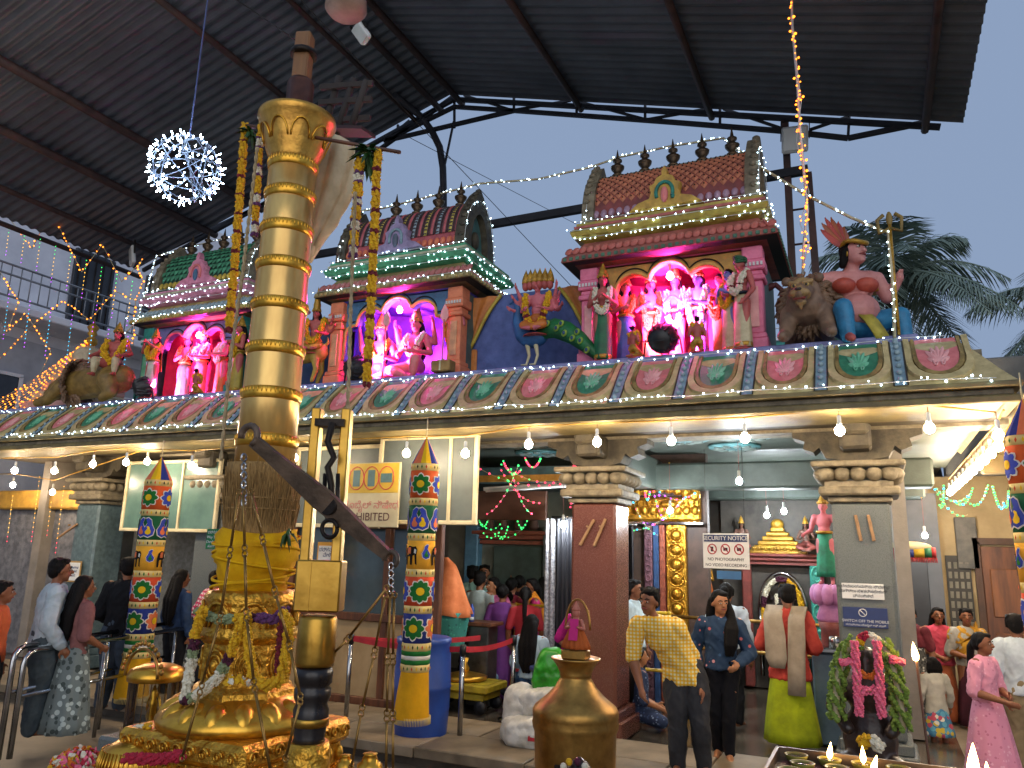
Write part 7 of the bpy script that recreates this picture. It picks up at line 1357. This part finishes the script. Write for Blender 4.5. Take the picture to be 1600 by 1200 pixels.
for lab, px, Y, H, rz, c, hr in (('woman in dark red saree in the middle of the crowd', 800, 11.0, 1.58, 170, '#7c2434', 'bun'), ('woman with yellow flowers in her hair in the crowd', 812, 11.6, 1.6, 180, '#3a2a34', 'bun'), ('woman in purple kurta seen from behind at the queue belt', 786, 10.0, 1.52, 185, '#6c3a7c', 'bun'), ('young man in pale shirt seen from behind at the queue belt', 750, 10.2, 1.68, 170, '#a8b8b4', 'short'), ('woman in red dress beside the lace curtain', 822, 10.0, 1.5, 200, '#a83038', 'tail'), ('man with greying hair facing forward deep in the crowd', 803, 12.2, 1.7, 0, '#5c4a44', 'short'), ('tall man in dark shirt at the left of the crowd', 757, 12.0, 1.74, 20, '#3c4448', 'short'), ('girl with dark braid low in the crowd', 795, 10.6, 1.4, 175, '#8c3444', 'braid'), ('woman in crimson saree behind the magenta one', 850, 11.3, 1.6, 190, '#a82a54', 'long'), ('person in dark clothes left behind the orange drape', 690, 10.6, 1.62, 150, '#2a2c30', 'short')):
    figure('person', lab, 'person', fl(px, Y), rz, H, 'brown', {}, [('top', cloth('top_'+c, c), .9, .5, 1.1), ('skirt', cloth('lower_'+c, c), .56, .03, .14, .12, 9, .06)], hr, vox=.015, group='crowd inside the left bay')
SITP = dict(off=(0, .02, -.40), lk=(.2, -.1, .08), rk=(-.2, -.1, .08), lf=(-.02, -.17, .04), rf=(.03, -.18, .04), lt=(-.07, -.03, -.01), rt=(.07, -.03, -.01), lw=(.1, -.16, .55), rw=(-.1, -.16, .55))
figure('person', 'girl in white shirt with dark hair sitting with her back turned', 'person', Vector((at(832, 1040, 9.2).x, 9.2, .28)), 175, 1.55, 'tan', SITP, [('top', cloth('white_blue_shirt', '#b4c8d0', '#9cb2bc'), 1.5, .52, 1.1), ('legs', cloth('blue_jeans', '#3f5e80', '#2f4864'))], 'long', vox=.013)
figure('person', 'person in pale blue crouching beside the pink dressed woman', 'person', Vector((at(755, 1100, 9.9).x, 9.9, .0)), 160, 1.5, 'tan', SITP, [('top', cloth('pale_blue', '#8ea8bc', '#7690a4'), 1.5, .52, 1.1), ('legs', JN)], 'short', vox=.015)
figure('person', 'person in hot pink sleeve bending behind the brass pot', 'person', fl(893, 9.4), 60, 1.5, 'tan', dict(lw=(.0, -.2, .5), le=(.14, -.1, .6), rw=(-.05, -.2, .5)), [('top', cloth('hot_pink', '#c42a86', '#a01e6c'), .95, .5), ('skirt', cloth('dull_pink', '#8c4a6c'), .6, .03, .14, .12)], 'bun', lean=(0, -.2), vox=.014)
figure('person', 'person in white shirt half hidden behind the red pillar', 'person', fl(990, 9.9), 80, 1.66, 'brown', {}, [('top', cloth('white_shirt', '#b8c8cc', '#a0b0b6'), .9, .5, 1.15), ('trousers', JN)], 'short', vox=.014)
figure('person', 'woman sitting on the floor in a dark blue printed dress', 'person', Vector((at(1003, 1100, 9.4).x, 9.4, .0)), 120, 1.5, 'tan', SITP, [('top', dots('navy_floral', '#1d2c4a', ['#7c8ca8', '#3a4c70'], 26, .3), 1.2, .5, 1.3), ('legs', dots('navy_floral', '#1d2c4a', ['#7c8ca8'], 26))], 'long', vox=.014)
figure('person', 'dark haired person in white standing behind the navy sweatshirt woman', 'person', fl(1134, 10.0), 175, 1.66, 'brown', {}, [('top', cloth('white_kurta', '#bcc8d0', '#a4b0b8'), 1.5, .45, 1.15), ('trousers', JN)], 'bun', vox=.014)
# right side, on the lower ground
Gz = -.16
figure('person', 'small child in white hoodie and colourful skirt seen from behind', 'person', floor(1470, 1180, Gz), 200, 1.06, 'brown', dict(lw=(.15, -.06, .5)), [('skirt', dots('bright_skirt', '#3f7a9c', ['#c9b03a', '#b84a5c', '#5ca0b8', '#d8d4c0'], 18, .55), .52, .2, .16, .14, 9, .06), ('top', cloth('white_hoodie', '#bfbcae', '#a5a294'), 1.9, .42, 1.2, 'hoodie')], 'bob', vox=.0115)
figure('person', 'girl in pale pink dress with bag strap looking right', 'person', floor(1556, 1235, Gz), 60, 1.46, 'brown', dict(lw=(.02, -.13, .6), le=(.16, -.02, .62), rw=(-.1, -.16, .58)), [('top', dots('pale_pink_dress', '#d890a4', ['#c2768c', '#e2a8b8'], 26, .25), 1.0, .56, 1.2, 'blouse'), ('skirt', dots('pale_pink_skirt', '#d68aa0', ['#c07088', '#e2a8b8'], 24, .28), .62, .02, .2, .17, 10, .08)], 'braid', vox=V3)
figure('person', 'man in white shirt and khaki trousers at the right edge', 'person', floor(1612, 1215, Gz), 190, 1.62, 'brown', {}, [('top', cloth('white_shirt2', '#c2ccd0', '#a8b2b8'), .95, .5, 1.15), ('trousers', cloth('khaki', '#8c7c60', '#746648'), .97, 1.1)], 'short', vox=.013, build=1.15)
figure('person', 'woman in coral top and orange skirt with folded hands by the far wall', 'person', floor(1480, 1130, Gz), 10, 1.52, 'brown', dict(lw=(.04, -.13, .58), rw=(-.05, -.13, .58)), [('top', cloth('coral_top', '#c2485a', '#a23a4a'), 1.0, .5, 1.1), ('skirt', cloth('orange_skirt', '#b0603c', '#8e4a2c'), .55, .03, .13, .11, 8, .06)], 'long', vox=.013)
figure('person', 'woman in black and white patterned kurta holding a white cloth', 'person', floor(1436, 1135, Gz), -15, 1.54, 'brown', dict(rw=(-.09, -.12, .86), re=(-.16, -.04, .74)), [('top', cloth('dark_red_yoke', '#6c2c34', '#4c1e24'), .8, .66), ('skirt', dots('black_white', '#4c4a44', ['#b8b4a8', '#24221e'], 30, .4), .72, .12, .15, .12, 9, .05)], 'bun', vox=.013)
figure('person', 'woman with mustard shawl over white sleeves by the wooden door', 'person', floor(1526, 1140, Gz), 5, 1.54, 'brown', dict(lw=(.03, -.14, .6), rw=(-.05, -.14, .6)), [('top', cloth('white_sleeves', '#a8a49a', '#8c887e'), 1.0, .52, 1.1), ('skirt', cloth('maroon_skirt', '#4c2430', '#381a24'), .55, .03, .13, .11, 8, .06), ('sash', cloth('mustard_shawl', '#b8892c', '#966c20')), ('top', cloth('mustard_shawl', '#b8892c', '#966c20'), .35, .70, 1.05, 'shawl_wrap')], 'short', vox=.013)
# ================================================================== neighbouring buildings
LW = mat('whitewash', '#dfe0e6', '#cbccd4', 1.5, .8, bump=.1); LG = mat('grey_wash', '#b4b8c2', '#9a9ea8', 1.5, .8)
B = thing('left_building', 'white neighbouring building with railed balcony beyond the shed roof', 'building', (-16, 10.5, -.16)); q = lambda n, mb, m, par=None: mb.build(n, m, par or B)
q('wall', MB().box((-2, 0, 5.3), (4, 14, 10.6)), LW); q('lower_band', MB().box((.02, 0, 3.1), (.06, 13.9, 6.2)), LG)
q('balcony_slab', MB().box((.55, 0, 6.52), (1.1, 13.6, .16), ch=.02), LW)
for z in (7.35, 7.15, 6.72): q('balcony_rail', MB().tube([(1.05, -6.7, z), (1.05, 6.7, z)], .022, 6), mat('grey_rail', '#8c9096', '#70747a', 4, .5, .4))
bal = MB().tube([(0, 0, 0), (0, 0, .62)], .012, 5).mesh('baluster', [MATS['grey_rail']])
for i in range(66): link('baluster', bal, B, loc=(1.05, -6.6+.2*i, 6.72))
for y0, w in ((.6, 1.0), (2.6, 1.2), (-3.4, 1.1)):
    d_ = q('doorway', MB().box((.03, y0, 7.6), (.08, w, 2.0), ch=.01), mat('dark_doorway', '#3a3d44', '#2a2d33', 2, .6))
    for k in range(5): q('grille_bar', MB().tube([(.09, y0-w/2+w*(k+.5)/5, 6.65), (.09, y0-w/2+w*(k+.5)/5, 8.55)], .014, 5), IRON, d_)
for y0, z in ((-1.2, 4.9), (1.8, 4.9)):
    d_ = q('window', MB().box((.06, y0, z), (.1, .95, 1.0), ch=.01), mat('dark_pane', '#33373f', '#24272e', 2, .2)); q('window_frame', MB().box((.1, y0, z+.52), (.08, 1.05, .07)).box((.1, y0, z-.52), (.1, 1.1, .07)).box((.1, y0-.5, z), (.08, .07, 1.0)).box((.1, y0+.5, z), (.08, .07, 1.0)).box((.11, y0, z), (.05, .05, 1.0)), LW, d_)
# right veranda building
BEI = mat('beige_plaster', '#a08c68', '#82704f', 1.4, .8, bump=.15)
V = thing('veranda_building', 'beige veranda building with brown doors beyond the right pillar', 'building', (3.2, 14.2, -.16)); v = lambda n, mb, m, par=None: mb.build(n, m, par or V)
v('wall', MB().box((0, .3, 1.75), (6.4, .4, 3.5)), BEI); v('canopy', MB().box((.75, -2.95, 3.62), (5.3, 6.3, .1), ch=.02), BEI); v('canopy_beam', MB().box((.75, -2.2, 3.44), (5.2, .22, .26), ch=.02), mat('stained_plaster', '#94815c', '#75643f', 1.6, .8)); v('parapet', MB().box((.9, .2, 4.45), (6.0, .5, 1.9), ch=.03), mat('grey_concrete', '#6f6e6a', '#55544f', 2, .85, bump=.2))
for x, w in ((-1.42, .62), (-.4, .8)):
    d_ = v('door', MB().box((x, .08, 1.25), (w, .08, 2.3), ch=.01), WOOD)
    for z in (.75, 1.7): v('door_panel', MB().box((x, .03, z), (w*.68, .03, .72), ch=.012), mat('door_panel_wood', '#7a4a28', '#56321b', 8, .45, stretch=(1, 1, .15)), d_)
    v('handle', MB().ell((x+w*.36, .0, 1.2), .03, 0, 8, 6), BRASS, d_); v('door_frame', MB().box((x-w/2-.05, .06, 1.25), (.09, .12, 2.45)).box((x+w/2+.05, .06, 1.25), (.09, .12, 2.45)).box((x, .06, 2.48), (w+.2, .12, .1)), mat('dark_frame', '#4a3020'), d_)
sg = v('lattice_screen', MB().box((-2.05, .06, 1.5), (.34, .05, 1.5)), mat('screen_dark', '#3a3630', '#282520', 3, .7))
for i in range(4):
    for j in range(9): v('louvre', MB().box((-2.17+.08*i, .02, .9+.15*j), (.045, .02, .1), 0, (R(20), 0, 0)), mat('screen_slat', '#8c8676', '#6c6758', 3, .6), sg)
v('grey_recess', MB().box((-2.75, -.2, 1.6), (.9, .3, 3.2)), mat('dark_grey_wall', '#54565a', '#404246', 2, .6)); v('dark_door', MB().box((-2.75, -.37, 1.2), (.5, .06, 2.2), ch=.01), mat('dark_door_r', '#2a2c30', '#1c1e22', 2, .5)); v('meter_board', MB().box((-1.9, .04, 2.45), (.3, .08, .8), ch=.01), mat('meter', '#5c5850', '#3c3a36', 5, .6)); v('side_return', MB().box((-3.35, -1.1, 1.7), (.16, 2.2, 3.4)), BEI)
t = thing('striped_canopy', 'padded oval canopy with striped cover and red fringe in the far veranda', 'canopy', at(1424, 862, 11.2)); cv = MB()
cols = [mat('st_red', '#b02a30'), mat('st_blue', '#28387c'), mat('st_yellow', '#c9a42c'), mat('st_green', '#1f6a48'), CREAM]
for i, (x0, x1, m_) in enumerate(((-.27, -.13, 0), (-.13, .02, 1), (.02, .14, 2), (.14, .22, 3), (.22, .27, 0))): cv.rings([[Vector((x, .16*math.cos(a), -.02+(.08 if math.sin(a) > 0 else .07)*math.sin(a))) for a in [2*math.pi*k/16 for k in range(16)]] for x in (x0, x1)], m_, True)
cv.ell((-.02, 0, .06), (.26, .15, .07), 4); cv.build('cover', cols, t); f_ = MB()
for k in range(30): f_.tube([(-.27+.54*k/29, -.14, -.07), (-.27+.54*k/29, -.15, -.13)], .007, 4)
f_.build('fringe', cols[0], t, kind='stuff'); MB().tube([(-.15, 0, .1), (-.2, .05, .35)], .012, 6).build('hanger', BRASS, t)
for lab, x, y, w, h, c in (('distant turquoise house behind the lion statue', -1.6, 30, 5.5, 9.6, '#4aa39c'), ('distant pale grey terrace behind the palm', 9.5, 36, 8, 8.2, '#8fa0a8')):
    t = thing('far_house', lab, 'house', (x, y, -.16)); MB().box((0, 0, h/2), (w, 5, h)).build('wall', mat('far_'+c, c, None, 1, .8), t); MB().box((0, -.02, h+.06), (w+.3, 5.2, .12)).build('roof_edge', LW, t)
    for i in range(5):
        for z in (h-1.6, h-4.4): o = MB().box((-w/2+w*(i+.5)/5, -2.52, z), (.8, .08, 1.1), ch=.01).build('window', mat('dark_pane', '#33373f'), t)
    for z in (.5, .9): MB().tube([(-w/2, -2.4, h+z), (w/2, -2.4, h+z)], .03, 5).build('roof_rail', LW, t)
    for i in range(9): MB().tube([(-w/2+w*i/8, -2.4, h), (-w/2+w*i/8, -2.4, h+.9)], .03, 5).build('rail_post', LW, t)
# ================================================================== palms
PALM = mat('hazy_palm_leaf', '#7d8f84', '#5a6c62', 2.5, .6); BARK = mat('palm_bark', '#4a4238', '#2e2922', 6, .9, bump=.6)  # leaf green lightened and greyed: distance haze is put into the colour
def palm(label, loc, top, n, L, seed):
    t = thing('palm_tree', label, 'palm tree', loc, 0, 'palm trees behind the temple'); rn = random.Random(seed); h = top
    MB().tube([(.25*math.sin(i*.5), .05*i, h*i/10) for i in range(11)], [.2-.008*i for i in range(11)], 10).build('trunk', BARK, t); c0 = Vector((.25*math.sin(5), .5, h)); mb = MB()
    for k in range(n):
        az = 2*math.pi*k/n*1.0+rn.uniform(-.25, .25)+k*.9; el = rn.uniform(-.35, 1.2); d = Vector((math.cos(az)*math.cos(el), math.sin(az)*math.cos(el), math.sin(el))); Lk = L*rn.uniform(.8, 1.1); pts = []
        for i in range(15): s = i/14; pts.append(c0+d*Lk*s+Vector((0, 0, -Lk*(.42+.25*math.cos(el))*s*s)))
        mb.tube(pts, [.045*(1-i/16) for i in range(15)], 4)
        for i in range(1, 44):
            s = i/44; j = min(13, int(s*14)); p = pts[j].lerp(pts[j+1], s*14-j); tg = (pts[min(j+1, 14)]-pts[j]).normalized(); sd = tg.cross(Vector((0, 0, 1))); sd = sd.normalized() if sd.length > .05 else Vector((1, 0, 0)); ll = Lk*.30*math.sin(math.pi*min(1, s*.92+.1))**.6+.08
            for g in (-1, 1):
                e = (sd*g*.8+tg*.55+Vector((0, 0, -.15-.45*rn.random()))).normalized(); w_ = tg*.017; m_ = p+e*ll*.55; q_ = p+e*ll+Vector((0, 0, -.18*ll)); mb.add([p-w_, p+w_, m_+w_, q_, m_-w_], [(0, 1, 2, 4), (4, 2, 3)], 0)
    mb.build('crown', PALM, t, kind='stuff'); return t
p = at(1422, 405, 15.5); palm('dark coconut palm behind the large seated statue', (p.x-.1, 15.5, -.16), p.z+.0, 30, 2.45, 3); p = at(1640, 470, 16.5); palm('dark coconut palm cut by the right edge of the photo', (p.x+.9, 16.5, -.16), p.z+.2, 24, 2.6, 9)
# ================================================================== small dome wrapped in lights, left end of the roof
p = at(130, 620, 9.0); t = thing('roof_dome', 'small cream and pink stepped dome with pot finial at the left end of the roof', 'dome', (p.x, 9.0, 4.06)); t.scale = (1.05, 1.05, 1.28); cz = MB()
for i, (w, z0, h_) in enumerate(((1.3, 0, .2), (1.1, .2, .14), (.92, .34, .14), (.76, .48, .14), (.6, .62, .12))): cz.box((0, 0, z0+h_/2), (w, w, h_), i % 2, ch=.03)
cz.build('tiers', [MG('dome_pink', '#b88a80', '#98706a'), MG('dome_cream', '#b0a488', '#8e8268')], t); MB().lathe([(.2, .74), (.26, .82), (.27, .9), (.2, 1.0), (.06, 1.06)], n=20).build('dome', MG('dome_cream', '#b0a488'), t); MB().lathe([(.03, 1.04), (.1, 1.1), (.1, 1.16), (.04, 1.2), (.08, 1.24), (.06, 1.28), (.1, 1.34), (.02, 1.4), (.004, 1.5)], n=16).build('finial', CROWN, t)
nt = thing('led_net', 'amber LED net draped like a tent over the small left dome', 'string lights', (p.x, 9.0, 4.06)); wire = MB(); ld = MB(); apex = Vector((0, -.1, 1.42))
for k in range(13):
    e = Vector((-1.9+.17*k, -1.0+.02*k, -.1+.02*k)); r_ = [apex.lerp(e, s/10)-Vector((0, 0, .12*math.sin(math.pi*s/10))) for s in range(11)]; wire.tube(r_, .004, 4)
    for w_ in along(r_, .085):
        if random.random() > .15: ld.ico(w_+Vector([random.uniform(-.02, .02) for _ in range(3)]), random.uniform(.009, .015))
wire.build('wires', CREAM, nt); ld.build('leds', LED_A, nt, kind='stuff')
# coloured LED curtains and amber zigzags at the left
LEDC = [emit('led_green', (.03, .7, .12), 1.3), emit('led_yellow', (1.0, .5, .05), 1.2), emit('led_violet', (.5, .06, .9), 1.3), emit('led_cyan', (.03, .5, .85), 1.3), emit('led_red', (1.0, .04, .1), 1.3)]
def led_drops(label, drops, Y, cols, r=.011):
    o = at(drops[0][0], drops[0][1], Y); t = thing('led_curtain', label, 'string lights', o); wire = MB(); ld = MB()
    for x, y0, y1 in drops:
        a, b = at(x, y0, Y), at(x-(y1-y0)*.13, y1, Y); wire.tube([a-o, b-o], .002, 3); q_ = along([a, b], .075)
        for i, w_ in enumerate(q_): ld.ell(w_-o, (r*.5, r*.5, r*.95), cols[min(len(cols)-1, int(i/len(q_)*len(cols)))], 5, 4, (0, R(25), 0))
    wire.build('wires', CREAM, t); ld.build('leds', LEDC, t, kind='stuff')
led_drops('upper curtain of green yellow and violet LED drops at the left', [(15+24*i, 352+11*i, 400+14*i) for i in range(9)], 8.2, (0, 1, 1, 2)); led_drops('lower curtain of cyan and violet LED drops at the left', [(14+33*i if i < 5 else 20+30*i, 460+11*i, 530+13*i) for i in range(7)], 8.0, (2, 3, 3, 3, 2)); led_drops('yellow and red LED drops hanging under the left eave', [(20, 775, 850), (62, 745, 850), (80, 785, 840), (100, 760, 870)], 8.3, (1, 1, 1, 4))
def zig(label, pts, Y, step=.11): P_ = [at(*p_, Y) for p_ in pts]; led_string('led_zigzag', label, P_, step, LED_A, .02, .015, CREAM, .008)
zig('amber LED string looping across the balcony railing', [(0, 560), (60, 500), (100, 470), (140, 500), (180, 455), (214, 470)], 8.4); zig('upper amber LED zigzag in front of the white building', [(0, 322), (50, 388), (80, 330), (128, 425), (160, 382), (190, 440), (218, 412)], 8.3); zig('lower amber LED zigzag above the small left dome', [(0, 425), (30, 470), (10, 520), (40, 490), (80, 550), (60, 590)], 8.1); zig('amber LED string falling beside the left floodlight', [(222, 405), (215, 420), (224, 440), (212, 470), (208, 540)], 8.6, .07)
st = [at(*q_) for q_ in ((1237, 0, 7.6), (1238, 40, 7.6), (1246, 130, 7.7), (1250, 200, 7.8), (1258, 290, 8.0), (1262, 330, 8.1), (1256, 380, 8.2), (1254, 440, 8.3))]
led_string('amber_led_strand', 'amber LED strand with white cable hanging before the steel post at the right', st, .045, LED_A, .016, .035, WHITE, .014)
led_string('amber_led_strand', 'second amber LED strand zigzagging down the right steel post', [at(*q_) for q_ in ((1240, 60, 7.6), (1252, 160, 7.7), (1244, 220, 7.8), (1264, 300, 8.0), (1250, 350, 8.1), (1264, 380, 8.2), (1254, 420, 8.2))], .07, LED_A, .015, .03, WHITE, .004)
def cluster(label, box, Y, cols, n, sags=6):
    o = at((box[0]+box[2])/2, box[1], Y); t = thing('led_cluster', label, 'string lights', o); rn = random.Random(n); wire = MB(); ld = MB()
    for k in range(sags):
        a, b = at(rn.uniform(box[0], box[2]), box[1]+rn.uniform(0, 20), Y+rn.uniform(-.2, .2)), at(rn.uniform(box[0], box[2]), rn.uniform(box[1], box[3]), Y+rn.uniform(-.2, .2)); r_ = [w_-o for w_ in sag(a, b, .12)]; wire.tube(r_, .003, 3)
        for w_ in along(r_, max(.03, (a-b).length*sags/n)): ld.ico(w_, rn.uniform(.011, .017), rn.choice(cols))
    wire.build('wires', CREAM, t); ld.build('leds', LEDC, t, kind='stuff')
cluster('red and green LED strings swagged under the ceiling of the left bay', (740, 715, 900, 810), 9.3, (4, 4, 0), 80, 9); cluster('green LED lights scattered over the side shrine door', (745, 810, 850, 850), 11.4, (0,), 26, 6); cluster('green LED lights under the right veranda canopy', (1460, 758, 1580, 805), 10.5, (0, 0, 0, 3), 50, 7); cluster('red green and blue LED strings round the golden doorway', (975, 760, 1095, 850), 10.8, (4, 0, 2, 3), 45, 7)
